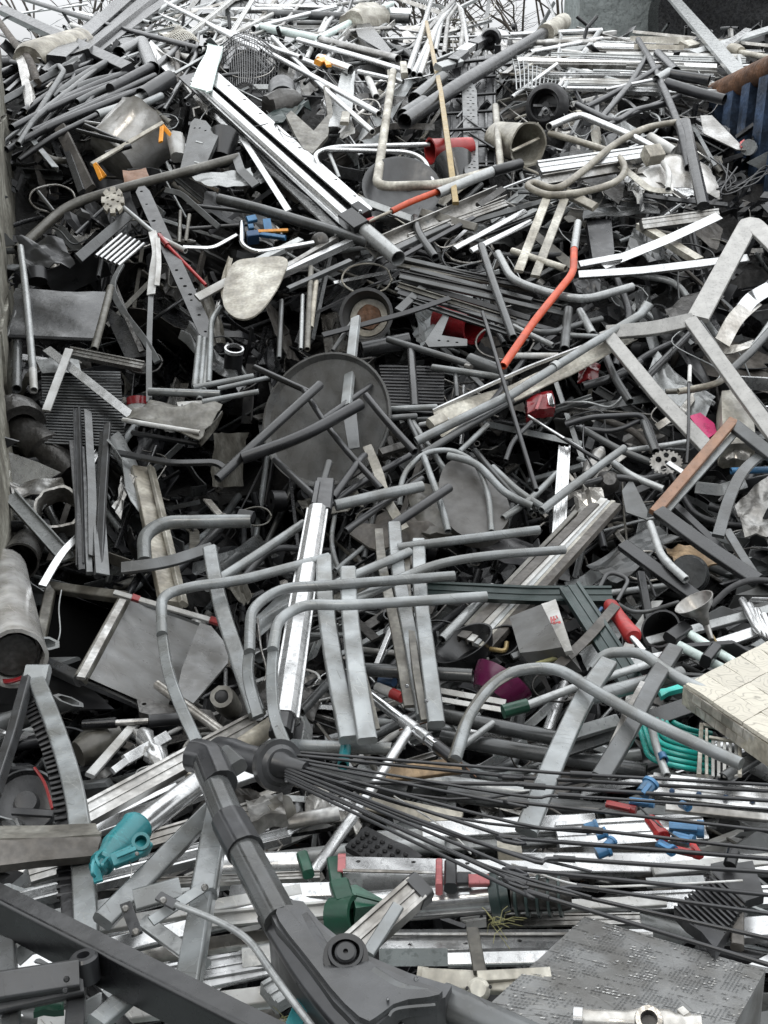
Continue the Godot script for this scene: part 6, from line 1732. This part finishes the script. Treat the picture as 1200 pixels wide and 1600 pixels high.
func front_left() -> void:
	var t := item("thick_black_beam", "thick black square beam falling rightward across the front left corner", "beam")
	stand_up = true
	put(t, "beam", "black", br("box", 48, 66, [-60, 1388, 50, 500, 1676, 54], -12))
	stand_up = false
	t = item("grey_plank", "weathered grey plank lying level at the front left", "plank")
	put(t, "plank", "khaki", sh([-40, 1292, 44, 150, 1286, 42, 158, 1304, 44, -40, 1312, 48], 30, 0.15, 6))
	put(t, "shaded_front", "board", sh([-40, 1312, 47.8, 157, 1306, 44, 152, 1336, 42, -40, 1356, 44], 14, 0.15, 6))  # darker material paints the shade of the front side
	t = item("teal_clamp", "teal plastic funnel clamp on the end of a bright aluminium tube", "clamp")
	put(t, "collar", "teal", la([216, 1290, 44, 172, 1336, 43], [[0, 20], [0, 25], [0.06, 27], [0.12, 25], [0.8, 25], [1, 19], [1.18, 16], [1.2, 19], [1.3, 19], [1.32, 15], [1.45, 14], [1.45, 0]], 26))
	put(t, "lever", "teal", br("box", 24, 16, [176, 1346, 47, 214, 1330, 48.5, 228, 1318, 48], 0, 3))
	put(t, "lever_ridge", "teal", br("box", 8, 6, [182, 1338, 49.5, 212, 1326, 50.5]))
	put(t, "ring", "teal", la([222, 1326, 46, 220, 1314, 51], [[0, 10], [0, 14], [1, 14], [1, 9], [0, 9]], 20))
	put(t, "pin", "dull", bolt(214, 1334, 50, 3.5))
	for s in [[150, 1336, 160, 1360], [160, 1346, 166, 1362], [146, 1342, 148, 1370]]:
		put(t, "hook", "teal", strip(5, 3, [s[0] + 8, s[1] - 6, 46, s[0], s[1] + 4, 48, s[2] - 4, s[3] - 6, 47, s[2], s[3], 45], 0))
	put(t, "lower_tab", "teal", br("flat", 14, 4, [148, 1350, 45, 154, 1378, 44]))
	put(t, "wire", "dull", cab(2, [200, 1342, 47, 206, 1356, 47, 204, 1372, 46]))
	one("clamped_tube", "bright wide aluminium tube rising rightward from the teal clamp", "tube", "alu", tb(38, [204, 1304, 42, 316, 1218, 40], 5))
	var bars := [[160, 1440, 330, 1266, 32, "grey", 40, "box"], [346, 1240, 318, 1400, 40, "grey", 42, "box"], [318, 1400, 280, 1620, 42, "grey", 42, "box"], [120, 1590, 240, 1520, 30, "pale", 40, "box"], [-10, 1560, 130, 1530, 50, "dark", 52, "box"], [8, 1420, 18, 1620, 28, "slate", 46, "box"], [210, 1408, 282, 1388, 34, "grey", 44, "box"], [150, 1600, 230, 1530, 34, "grey", 46, "box"], [80, 1480, 200, 1610, 22, "charcoal", 40, "channel"], [120, 1540, 116, 1620, 30, "dark", 48, "box"], [225, 1440, 320, 1510, 24, "pale", 40, "box"]]
	for a in bars:
		one("frame_bar", "%s frame bar at the front left ~" % TONE[a[5]], "bar", a[5], br(a[7], a[4], a[4] * 0.6, [a[0], a[1], a[6], a[2], a[3], a[6] + 1], rng.randf_range(-10, 20)))
	t = item("folding_link", "folding frame link plates with bolts right of the thick black beam", "link")
	put(t, "plate", "charcoal", br("flat", 18, 5, [196, 1412, 48, 214, 1460, 48]))
	put(t, "plate", "grey", br("flat", 17, 5, [322, 1384, 48, 236, 1440, 46]))
	put(t, "plate", "dark", br("flat", 16, 7, [248, 1400, 49, 276, 1416, 49]))
	put(t, "rod", "pale", tb(12, [276, 1414, 50, 330, 1434, 52, 388, 1464, 54, 436, 1536, 54, 500, 1620, 52], 10))
	for b in [[196, 1420, 50], [212, 1456, 50], [320, 1387, 50], [255, 1407, 51], [52, 1458, 46]]:
		put(t, "bolt", "dull", bolt(b[0], b[1], b[2], 6))
	t = item("bolted_bracket", "black bracket with a round socket at the front left edge", "bracket")
	put(t, "arm", "dark", br("box", 44, 26, [-30, 1546, 56, 124, 1522, 56], 10))
	put(t, "socket", "charcoal", la([136, 1530, 52, 130, 1492, 58], [[0, 0], [0, 22], [0.9, 22], [1, 18], [1, 10], [0.6, 9], [0.6, 0]], 20))
	put(t, "bolt", "black", bolt(104, 1530, 59, 5))
	put(t, "bolt", "black", bolt(102, 1548, 59, 5))
	one("link_curve", "pale curved flat bar rising from the left edge to the beam", "flat bar", "pale", br("flat", 24, 8, [24, 1500, 42, 60, 1468, 44, 110, 1450, 44], 0, 10))
	one("green_plate", "dark green plastic plate peeking below the thick black beam at left", "plate", "green", sh([58, 1560, 40, 98, 1556, 40, 100, 1576, 40, 52, 1580, 40], 6, 0.3, 3))
	one("tyre_lower", "black rubber tyre piece below the tyre strip", "tyre", "rubber", br("box", 24, 14, [104, 1380, 34, 112, 1480, 34, 130, 1560, 32], 0, 10))
	for i in 9:
		var y := 1232.0 + i * 40
		var m: String = ["alu", "dull", "alu", "pale", "alu", "steel", "white", "alu", "dull"][i]
		one("long_bar", "long %s profile rising rightward ~" % TONE[m], "profile", m, br(["box", "rail", "channel", "box", "round"][i % 5], 26, 16, [60 - i * 14, y + 96, 14, 400 + i * 26, y - 24 + i * 8, 18], rng.randf_range(-25, 10)))
	one("white_profile_long", "wide bright dirty profile rising rightward from the tyre strip to the parasol hub", "profile", "dull", br("rail", 34, 20, [130, 1276, 24, 398, 1130, 24], 0))
	one("round_dirty_tube", "dirty beige tube end lying left of the parasol hub", "tube", "beige", tb(30, [300, 1222, 20, 430, 1130, 24], 4))
	one("mossy_joint", "mossy round joint on a tube under the parasol hub", "joint", "khaki", la([420, 1276, 20, 452, 1262, 20], [[0, 0], [0, 20], [0.2, 24], [0.8, 24], [1, 20], [1, 0]], 20, 0.15))
	one("alu_sleeve", "bright aluminium casting with screw holes under the parasol hub", "casting", "dull", sh([384, 1250, 22, 440, 1236, 24, 446, 1270, 24, 392, 1284, 24], 20, 0.8, 5))

func front_middle() -> void:
	var t := item("parasol_stand", "large dark grey parasol base cross with a black knob and eight sided legs", "parasol base")
	put(t, "leg", "slate", br("oct", 49, 44, [324, 1196, 54, 366, 1300, 57, 440, 1440, 58], 0, 10))
	put(t, "corner_cap", "charcoal", br("oct", 54, 48, [302, 1180, 53.5, 326, 1184, 54.2, 344, 1228, 55.4], 0, 2.0))
	put(t, "handle_end", "slate", br("box", 30, 24, [348, 1178, 53, 372, 1200, 53]))
	put(t, "collar", "charcoal", br("oct", 57, 51, [358, 1282, 57, 384, 1330, 57.6], 0))
	put(t, "screw", "chrome", bolt(374, 1290, 60, 4))
	put(t, "body", "dark", pl([416, 1412, 60, 446, 1402, 60, 474, 1408, 60, 500, 1440, 61, 530, 1462, 62, 572, 1492, 62, 640, 1524, 62, 706, 1546, 62, 696, 1562, 62, 682, 1568, 62, 624, 1572, 62, 600, 1590, 62, 582, 1604, 62, 564, 1604, 62, 520, 1560, 62, 478, 1508, 61, 432, 1450, 60], 60))
	put(t, "raised_face", "dark", pl(soft_outline([428, 1418, 61.6, 448, 1410, 61.6, 470, 1416, 61.6, 498, 1448, 62.6, 530, 1470, 63.4, 570, 1500, 63.4, 636, 1532, 63.4, 694, 1551, 63.4, 684, 1560, 63.4, 622, 1564, 63.4, 592, 1584, 63.4, 572, 1594, 63.4, 528, 1556, 63.4, 484, 1502, 62.6, 440, 1448, 61.6], 1), 16))
	put(t, "washer", "black", la([540, 1500, 62, 540, 1494, 64.2], [[0, 36], [1, 35], [1, 26]], 28))
	put(t, "weld", "slate", strip(5, 3, [608, 1588, 62, 622, 1576, 63, 680, 1570, 63], 0))
	put(t, "body_side", "charcoal", br("oct", 70, 40, [432, 1424, 56, 500, 1530, 58, 580, 1618, 58], 0, 6))
	put(t, "arch", "black", br("box", 34, 34, [606, 1612, 56, 640, 1580, 57, 690, 1580, 57], 0, 3))
	put(t, "leg", "slate", br("oct", 58, 46, [690, 1562, 58, 900, 1660, 60], 0))
	put(t, "leg", "slate", br("oct", 52, 46, [560, 1590, 58, 640, 1680, 58], 0))
	put(t, "relief", "slate", br("flat", 22, 8, [580, 1520, 63, 624, 1548, 63.2, 668, 1556, 63], 0, 6))
	put(t, "relief", "dark", br("flat", 16, 6, [474, 1430, 61.5, 500, 1470, 62.5, 536, 1530, 62.6], 0, 6))
	put(t, "screw", "chrome", bolt(650, 1530, 63.5, 4))
	put(t, "screw", "chrome", bolt(606, 1561, 63.5, 2.5))
	var knob := put(t, "knob", "black", la([540, 1504, 60, 540, 1486, 65], [[0, 0], [0, 24], [0.4, 30], [0.75, 31], [1, 27], [1, 22], [0.82, 20]], 32))
	put(knob, "knob_top", "charcoal", la([540, 1494, 63, 540, 1486, 65.2], [[0, 0], [0, 18], [0.85, 17], [1, 14], [1, 4], [0.6, 3], [0.6, 0]], 28))
	t = item("red_tipped_rail", "bright grooved ladder rail with round holes and a red plastic tip", "rail")
	put(t, "rail", "alu", pl([536, 1338, 34, 860, 1346, 36, 860, 1374, 36, 536, 1364, 34], 22, [[560, 1346, 4], [646, 1347, 4], [730, 1349, 4]]))
	put(t, "tip", "pink", br("box", 32, 18, [528, 1351, 34, 540, 1351, 34]))
	put(t, "lip", "dull", br("flat", 5, 4, [536, 1360, 34.8, 860, 1368, 36.6]))
	t = item("holed_rail", "grooved ladder rail with round holes lying level above the beige hinge", "rail")
	put(t, "rail", "alu", pl([592, 1452, 26, 1020, 1452, 28, 1020, 1480, 28, 592, 1482, 26], 22, [[641, 1476, 4], [727, 1474, 4], [812, 1470, 4]]))
	put(t, "groove_lip", "dull", br("flat", 5, 4, [592, 1460, 26.8, 1020, 1459, 28.8]))
	t = item("pink_blocks", "black fitting with pink red plastic blocks on the red tipped rail", "fitting")
	put(t, "block", "pink", br("box", 11, 20, [686, 1350, 39, 686, 1390, 39]))
	put(t, "holder", "black", br("box", 20, 18, [704, 1350, 40, 704, 1388, 40]))
	put(t, "holder", "charcoal", br("box", 20, 14, [712, 1374, 38, 736, 1374, 38]))
	put(t, "block", "pink", br("box", 18, 14, [732, 1376, 39, 764, 1376, 39]))
	one("big_white_tube", "thick bright white tube lying level below the pink red blocks", "tube", "alu", tb(50, [560, 1420, 28, 772, 1402, 32], 5))
	t = item("ribbed_flange", "dark flange with a ribbed cone on the end of the thick white tube", "flange")
	put(t, "flange", "bottle", la([768, 1404, 32, 796, 1400, 33], [[0, 0], [0, 38], [0.3, 40], [0.5, 40], [0.55, 26], [1, 24], [1, 0]], 24))
	put(t, "cone", "iron", la([796, 1400, 33, 890, 1396, 34], [[0, 24], [0.9, 26], [1, 24], [1, 0]], 24, 0.03))
	for i in 5:
		put(t, "fin", "bottle", la([806 + i * 17, 1400, 33.2, 810 + i * 17, 1400, 33.3], [[0, 20], [0, 32], [1, 32], [1, 20]], 22))
	t = item("green_clamp", "dark green plastic clamp with a wedge on level aluminium bars", "clamp")
	put(t, "ring", "green", la([518, 1432, 34, 556, 1430, 36], [[0, 0], [0, 28], [1, 30], [1, 22], [0.4, 20], [0.4, 0]], 20))
	put(t, "body", "green", br("box", 32, 20, [530, 1382, 36, 540, 1412, 38]))
	put(t, "wedge", "green", pl([548, 1384, 39, 556, 1382, 39, 598, 1404, 38, 596, 1414, 38, 556, 1418, 39], 18))
	put(t, "rib", "green", br("box", 4, 6, [556, 1398, 40, 594, 1408, 39]))
	one("green_block", "dark green square cap on a tube above the green clamp", "cap", "green", br("box", 18, 16, [472, 1336, 30, 482, 1366, 30]))
	one("green_lug", "dark green lug on the rail tip above the green clamp", "lug", "green", br("box", 20, 14, [520, 1344, 32, 528, 1390, 32]))
	var t2 := item("h_profile", "grey grooved profile with a dark end cap rising rightward right of the green clamp", "profile")
	put(t2, "profile", "dull", br("rail", 44, 34, [540, 1492, 36, 652, 1392, 44], 0))
	put(t2, "end_cap", "dark", br("box", 48, 36, [644, 1398, 43.4, 660, 1386, 44.2]))
	put(t2, "lever", "grey", br("box", 20, 12, [575, 1490, 42, 622, 1416, 46]))
	var mat_item := item("rubber_mat", "black rubber car mat with raised bumps and a tread border", "mat")
	put(mat_item, "mat", "rubber", sh([538, 1320, 20, 572, 1290, 20, 660, 1334, 22, 612, 1372, 24], 8, 0.3, 4))
	for i in 6:
		for j in 4:
			var u := (i + 0.8) / 7.0
			var w := (j + 0.8) / 5.0
			var a := Vector3(538, 1320, 20).lerp(Vector3(612, 1372, 24), u)
			var b := Vector3(572, 1290, 20).lerp(Vector3(660, 1334, 22), u)
			var c := a.lerp(b, w)
			put(mat_item, "bump", "rubber", bolt(c.x, c.y, c.z + 0.3, 4))
	one("mat_strip", "black ribbed mat edge below the red tipped rail", "mat", "rubber", sh([600, 1372, 24, 640, 1384, 26, 660, 1376, 26, 640, 1364, 24], 6, 0.3, 3))
	t = item("ladder_joint", "beige folding ladder hinge arm with a round pivot", "hinge")
	put(t, "arm", "cream", br("box", 32, 20, [660, 1530, 38, 850, 1540, 40], 0))
	put(t, "end", "cream", br("box", 26, 16, [652, 1524, 38, 668, 1526, 38], 0))
	put(t, "lever", "khaki", br("flat", 20, 8, [738, 1452, 40, 750, 1520, 42], 0))
	put(t, "tongue", "cream", br("flat", 17, 8, [746, 1526, 42, 860, 1520, 42], 0))
	put(t, "pivot", "cream", la([748, 1548, 40, 747, 1545, 43], [[0, 0], [0, 18], [0.6, 18], [1, 12], [1, 0]], 22))
	put(t, "screw", "black", bolt(730, 1544, 43, 3))
	put(t, "screw", "black", bolt(766, 1542, 43, 3))
	one("teal_rag", "bright teal plastic strip at the bottom edge left of the parasol base", "strip", "teal", strip(26, 6, [452, 1620, 46, 468, 1580, 48, 478, 1556, 46], 0))
	for a in [[0, 1520, 520, 1400, 30, "alu", "box", 24], [40, 1470, 470, 1392, 22, "white", "box", 26], [130, 1550, 540, 1478, 34, "alu", "rail", 24], [360, 1398, 560, 1392, 30, "alu", "box", 26], [300, 1440, 560, 1416, 24, "white", "channel", 28], [420, 1440, 520, 1432, 40, "dull", "round", 24], [330, 1352, 480, 1344, 36, "alu", "round", 22], [240, 1380, 500, 1368, 16, "dull", "rail", 24], [200, 1560, 480, 1500, 26, "alu", "box", 22], [60, 1600, 420, 1556, 30, "white", "box", 26], [380, 1500, 470, 1486, 36, "pale", "box", 26], [420, 1560, 520, 1500, 46, "pale", "rail", 34], [590, 1320, 900, 1300, 40, "pale", "box", 14], [660, 1300, 930, 1286, 30, "alu", "box", 18], [800, 1350, 1210, 1352, 34, "alu", "box", 16], [760, 1440, 1000, 1436, 18, "dull", "rail", 22], [870, 1310, 1100, 1296, 44, "alu", "rail", 18], [1020, 1360, 1216, 1342, 20, "white", "box", 18], [980, 1412, 1216, 1400, 30, "alu", "rail", 18], [1090, 1460, 1216, 1450, 40, "alu", "box", 20], [700, 1500, 880, 1496, 22, "alu", "box", 24], [830, 1418, 1040, 1408, 18, "white", "box", 20], [1010, 1380, 1100, 1376, 16, "pale", "box", 20], [420, 1290, 530, 1270, 26, "dull", "round", 18]]:
		one("front_profile", "%s level profile ~" % TONE[a[5]], "profile", a[5], br(a[6], a[4], a[4] * 0.6, [a[0], a[1], a[7], a[2], a[3], a[7] + 2], rng.randf_range(-20, 10)))
	one("wood_piece", "short brownish wooden piece under the parasol ribs", "board", "wood", br("box", 26, 12, [600, 1212, 20, 720, 1196, 22], 0))
	one("board_piece", "dirty beige board under the parasol ribs above the rubber mat", "board", "beige", br("flat", 30, 8, [560, 1250, 16, 720, 1284, 16], 0))
	one("white_cable", "thin white cable slanting under the parasol ribs", "cable", "white", cab(3, [616, 1244, 36, 700, 1298, 44, 736, 1334, 44]))
	one("white_cable", "long thin white cable lying level under the right parasol ribs", "cable", "white", cab(4, [800, 1350, 36, 900, 1382, 42, 1000, 1384, 44, 1160, 1376, 42]))

func front_right() -> void:
	var t := item("silver_core_slab", "silver honeycomb catalyst slab with broken foil cells at the front right", "slab")
	var a := [914, 1432, 34, 1196, 1516, 36, 1120, 1650, 44, 744, 1588, 46]
	var c := pts(a)
	put(t, "core", "panel_grey", sheet3(c, 60, 0.0, 2))
	var nrm := (c[1] - c[0]).cross(c[3] - c[0]).normalized()
	if nrm.dot(eye - c[0]) < 0:
		nrm = -nrm
	var cells := {"alu": Mb.new(), "panel_grey": Mb.new(), "slate": Mb.new(), "white": Mb.new()}
	var nz := FastNoiseLite.new()
	nz.frequency = 0.09
	nz.seed = 6
	var ex := (c[1] - c[0]).normalized()
	var ey := nrm.cross(ex)
	for i in 110:
		for j in 40:
			var u := (i + 0.5) / 110.0
			var w := (j + 0.5) / 40.0
			var n := nz.get_noise_2d(i * 0.5, j * 2.2)
			var m := nz.get_noise_2d(i * 0.55 + 200, j * 1.0)
			var k := ""
			if n > 0.2 and rng.randf() < 0.5:
				k = "white" if rng.randf() < 0.35 else "alu"  # pale flecks paint the sparkle of the foil as colour
			elif m > 0.08 and i % 2 == 0:
				k = "slate"
			elif j % 5 == 0 and rng.randf() < 0.4:
				k = "panel_grey"
			if k == "":
				continue
			var p := c[0].lerp(c[1], u).lerp(c[3].lerp(c[2], u), w)
			var q := p + nrm * 0.001
			var dx := ex * (0.00055 if i % 2 == 0 else 0.0007)
			var dy := ey * 0.00125 + ex * 0.0004
			(cells[k] as Mb).flat_quad(q - dx - dy, q + dx - dy, q + dx + dy, q - dx + dy, nrm)
	for k in cells:
		var o := put(t, "foil_cells_and_glints", k, cells[k])
		o.set_meta("kind", "stuff")
	t = item("cast_pipe", "silver cast pipe with a dark round port at the bottom edge", "pipe")
	put(t, "pipe", "steel", la([904, 1594, 52, 1096, 1604, 54], [[0, 14], [0, 19], [0.04, 20], [0.06, 17], [0.4, 17], [0.5, 22], [0.75, 22], [0.8, 17], [1, 17], [1, 0]], 24, 0.04))
	put(t, "end", "alu", la([898, 1593, 52, 912, 1594, 52.2], [[0, 14], [0, 21], [1, 21], [1, 17]], 22))
	put(t, "port", "steel", la([1014, 1606, 54, 1014, 1592, 60], [[0, 22], [0.8, 22], [1, 20], [1, 13], [0.3, 12]], 24))
	put(t, "port_shade", "black", la([1014, 1600, 56, 1014, 1598, 57], [[0, 13], [1, 12.5], [1, 0]], 20))  # black disc standing in for the shade inside the open port
	put(t, "lug", "steel", br("box", 14, 10, [1064, 1578, 56, 1074, 1588, 56]))
	t = item("ribbed_black_foot", "black ribbed plastic foot plate at the front right", "foot plate")
	var f := [1052, 1420, 36, 1118, 1364, 34, 1168, 1410, 36, 1118, 1480, 40]
	put(t, "plate", "charcoal", sh(f, 12, 0.3, 3))
	for i in 12:
		var u := (i + 0.5) / 12.0
		put(t, "rib", "black", br("box", 4, 7, [lerpf(1052, 1118, u), lerpf(1420, 1364, u), 37, lerpf(1118, 1168, u), lerpf(1480, 1410, u), 38.5]))
	put(t, "back_plate", "charcoal", sh([1110, 1350, 36, 1176, 1344, 36, 1194, 1400, 36, 1130, 1416, 36], 10, 0.3, 3))
	put(t, "post", "black", tb(20, [1140, 1352, 38, 1146, 1330, 40], 3, "shut"))
	put(t, "leg", "board", br("box", 20, 14, [1152, 1410, 36, 1152, 1480, 36]))
	t = item("blue_fittings", "light blue and red plastic pipe fittings tangled in the parasol ribs", "fittings")
	for b in [[1004, 1240, 1018, 1222, 22, 40, "sky_blue"], [984, 1252, 1022, 1256, 12, 40, "sky_blue"], [1046, 1292, 1100, 1296, 24, 41, "sky_blue"], [1052, 1306, 1084, 1314, 16, 42, "sky_blue"], [1030, 1318, 1052, 1330, 16, 42, "sky_blue"], [1064, 1256, 1076, 1262, 12, 40, "sky_blue"], [948, 1256, 994, 1266, 12, 38, "red"], [1016, 1280, 1036, 1308, 20, 42, "red"], [1048, 1326, 1094, 1336, 13, 42, "red"], [1082, 1320, 1094, 1338, 10, 43, "red"]]:
		var piece := put(t, "fitting", b[6], br("oct" if b[4] > 12 else "box", b[4], b[4] * 0.8, [b[0], b[1], b[5], b[2], b[3], b[5] + 1]))
		var mx := lerpf(b[0], b[2], 0.8)
		var my := lerpf(b[1], b[3], 0.8)
		put(piece, "rim", b[6], br("oct", b[4] * 1.22, b[4], [mx, my, b[5] + 0.8, b[2], b[3], b[5] + 1]))
		put(piece, "latch", b[6], br("box", b[4] * 0.35, b[4] * 0.3, [b[0], b[1], b[5] + 1.2, mx, my, b[5] + 2]))
	put(t, "cable", "black", cab(4, [1000, 1262, 43, 1030, 1290, 44, 1060, 1310, 44]))
	t = item("blue_end_fitting", "separate light blue plastic pipe fittings left of the tangled blue and red ones", "fittings")
	for b in [[914, 1296, 934, 1290, 18], [932, 1306, 948, 1300, 16], [932, 1334, 952, 1326, 20], [946, 1324, 958, 1312, 14]]:
		var piece := put(t, "fitting", "sky_blue", br("oct", b[4], b[4] * 0.9, [b[0], b[1], 40, b[2], b[3], 41]))
		put(piece, "rim", "sky_blue", br("oct", b[4] * 1.2, b[4] * 1.05, [lerpf(b[0], b[2], 0.78), lerpf(b[1], b[3], 0.78), 40.8, b[2], b[3], 41]))
	one("beige_block", "flat beige block under the parasol ribs left of the blue fittings", "block", "beige", sh([776, 1314, 22, 812, 1308, 22, 816, 1336, 24, 778, 1330, 24], 20, 0.3, 3))
	one("slate_tube", "slate tube end poking out under the parasol ribs at right", "tube", "slate", tb(24, [940, 1276, 18, 1030, 1240, 18], 4))
	one("corner_pipe", "dark open tube end at the right edge below the patio slab", "tube", "slate", tb(22, [1130, 1218, 34, 1190, 1178, 36], 4))
	one("grass_tuft", "tuft of dry grass caught under the dark flange", "grass", "straw", grass(770, 1440, 42))
	one("grass_tuft", "tuft of dry grass caught at the bottom edge left of the parasol base", "grass", "straw", grass(450, 1590, 44))

func grass(px: float, py: float, l: float) -> Mb:
	var mb := Mb.new()
	for i in 16:
		var p := at(px + rng.randfn(0, 8), py + rng.randfn(0, 5), l)
		var d := Vector3(rng.randfn(0, 0.5), rng.randf_range(-0.7, 0.8), rng.randfn(0, 0.4)).normalized() * rng.randf_range(0.012, 0.03)
		mb.add(rod(1.1, PackedVector3Array([p, p + d * 0.6 + Vector3(0.004, 0, 0), p + d + Vector3(0.01, -0.006, 0)]), 4))
	return mb

func loose() -> void:
	var dk := ["charcoal", "dark", "dark", "slate", "slate", "grey"]
	var shade_tones := ["black", "black", "charcoal", "charcoal", "dark", "board"]  # near-black tones put the shade of the hollows into the pieces
	var br_ := ["alu", "alu", "dull", "pale", "white", "steel"]
	var mix := ["charcoal", "dark", "slate", "slate", "grey", "pale", "dull", "alu", "khaki", "board", "steel"]
	var all := ["tube", "tube", "bent", "flat", "box", "angle", "channel", "strip", "rod", "scrap", "scrap", "bracket", "wire", "coil"]
	var bars := ["box", "channel", "angle", "rail", "flat", "tube", "ribbed"]
	fill(26, [30, 60, 270, 230], [-30, 14], [70, 180], [8, 18], ["charcoal", "charcoal", "dark", "slate", "black"], ["tube", "tube", "box", "flat", "bent"], [-16, 4])
	fill(40, [180, 6, 700, 70], [-8, 24], [60, 220], [5, 12], br_ + ["slate"], bars + ["scrap", "bent", "rod"], [-10, 10])
	fill(40, [560, 40, 900, 200], [-30, 50], [40, 150], [5, 13], ["alu", "dull", "pale", "slate", "dark", "steel", "cream"], all + ["coil"], [-18, 8])
	fill(44, [880, 60, 1130, 140], [2, 9], [90, 300], [6, 13], br_, bars, [-10, 4])
	fill(50, [800, 140, 1110, 330], [10, 50], [40, 150], [5, 12], mix + ["alu", "alu"], all + ["coil"], [-18, 8])
	fill(46, [240, 70, 620, 330], [30, 45], [40, 150], [5, 14], mix, all, [-22, 4])
	fill(30, [50, 220, 330, 420], [40, 50], [50, 150], [6, 16], shade_tones, all, [-32, -12])
	fill(14, [60, 220, 330, 420], [40, 50], [50, 130], [6, 14], dk + ["khaki", "dull"], all, [-12, 0])
	fill(46, [320, 320, 800, 480], [-18, 28], [60, 200], [6, 13], shade_tones + dk, all + bars, [-28, 0])
	fill(14, [400, 340, 800, 440], [-18, 20], [60, 180], [6, 12], ["dull", "alu", "pale", "khaki"], bars, [-14, 4])
	fill(50, [780, 320, 1110, 560], [15, 40], [50, 190], [7, 15], dk + shade_tones + ["pale", "dull", "khaki"], all, [-22, 6])
	fill(34, [40, 400, 420, 600], [60, 45], [50, 160], [6, 16], shade_tones, all, [-34, -12])
	fill(12, [40, 420, 420, 600], [60, 45], [50, 130], [6, 13], ["slate", "grey", "dull", "khaki"], all, [-16, -2])
	fill(40, [400, 440, 800, 620], [20, 45], [50, 150], [7, 14], shade_tones, all, [-34, -12])
	fill(10, [640, 440, 800, 600], [20, 45], [50, 130], [7, 12], ["slate", "grey"], all, [-16, -4])
	fill(36, [200, 640, 640, 900], [-48, 22], [120, 300], [8, 17], dk + ["charcoal"], ["tube", "tube", "bent", "box", "flat"], [-22, 10])
	fill(56, [620, 620, 1000, 880], [-30, 40], [60, 180], [8, 15], mix + dk, all, [-20, 10])
	fill(50, [960, 540, 1210, 900], [25, 45], [60, 180], [8, 18], mix + dk + shade_tones, all, [-22, 8])
	fill(36, [20, 620, 240, 920], [60, 40], [50, 150], [8, 20], mix + shade_tones, all, [-24, 4])
	fill(40, [250, 1000, 700, 1170], [-30, 35], [70, 200], [8, 20], ["alu", "alu", "dull", "pale", "slate", "dark", "white", "steel"], all + bars, [-22, 4])
	fill(34, [330, 860, 700, 1010], [-45, 35], [70, 200], [8, 16], dk + ["charcoal", "alu"], all, [-26, 2])
	fill(50, [680, 860, 1200, 1130], [-20, 38], [60, 200], [8, 20], ["alu", "dull", "pale", "pale", "slate", "slate", "dark", "white", "steel"], all + bars, [-20, 8])
	fill(24, [60, 1120, 360, 1230], [-30, 40], [50, 140], [8, 20], mix + ["alu", "white"], all, [-16, 8])
	fill(46, [380, 1120, 1200, 1300], [-6, 22], [100, 320], [12, 30], ["alu", "alu", "dull", "pale", "slate", "grey", "white"], bars + ["bent", "strip"], [-22, 8])
	fill(40, [0, 1260, 520, 1600], [-24, 14], [140, 380], [16, 34], ["alu", "alu", "dull", "white", "pale", "grey"], bars, [-14, 12])
	fill(40, [480, 1290, 1210, 1600], [-2, 9], [160, 460], [14, 34], ["alu", "alu", "dull", "white", "pale", "steel"], bars, [-22, 10])
	fill(60, [40, 220, 800, 620], [20, 60], [50, 130], [9, 16], ["slate", "dark", "dark", "iron", "khaki", "steel", "board"], ["scrap", "wire", "wire", "coil", "bracket", "rod"], [-26, -4])
	fill(50, [560, 150, 1110, 500], [20, 60], [50, 150], [7, 13], ["pale", "slate", "dark", "iron", "steel", "cream"], ["scrap", "wire", "wire", "coil", "bracket", "rod"], [-12, 8])
	fill(50, [620, 600, 1200, 1130], [10, 60], [50, 150], [9, 17], ["pale", "slate", "dark", "iron", "steel", "white"], ["scrap", "wire", "wire", "coil", "bracket", "rod"], [-14, 8])
	fill(40, [60, 620, 640, 1230], [10, 60], [50, 150], [9, 17], ["slate", "dark", "iron", "steel", "khaki"], ["scrap", "wire", "coil", "bracket", "rod"], [-20, 0])
	fill(50, [20, 10, 620, 200], [-20, 40], [60, 190], [4, 8], ["pale", "slate", "dark", "alu", "charcoal", "steel"], ["tube", "rod", "wire", "bent", "angle", "bracket", "coil"], [-4, 10])
	fill(40, [620, 80, 1110, 340], [-10, 45], [60, 190], [4, 8], ["pale", "slate", "dark", "alu", "dull", "cream"], ["tube", "rod", "wire", "bent", "bracket", "coil"], [-2, 12])
	fill(40, [380, 1130, 1200, 1330], [-8, 30], [50, 160], [6, 14], ["rust", "khaki", "dark", "steel", "board", "pale"], ["rod", "wire", "bent", "bracket", "scrap", "flat"], [-4, 10])
	fill(26, [0, 1300, 1200, 1590], [-10, 30], [50, 150], [8, 16], ["rust", "khaki", "dark", "charcoal", "steel", "board"], ["rod", "wire", "bracket", "scrap", "bent"], [-10, 10])
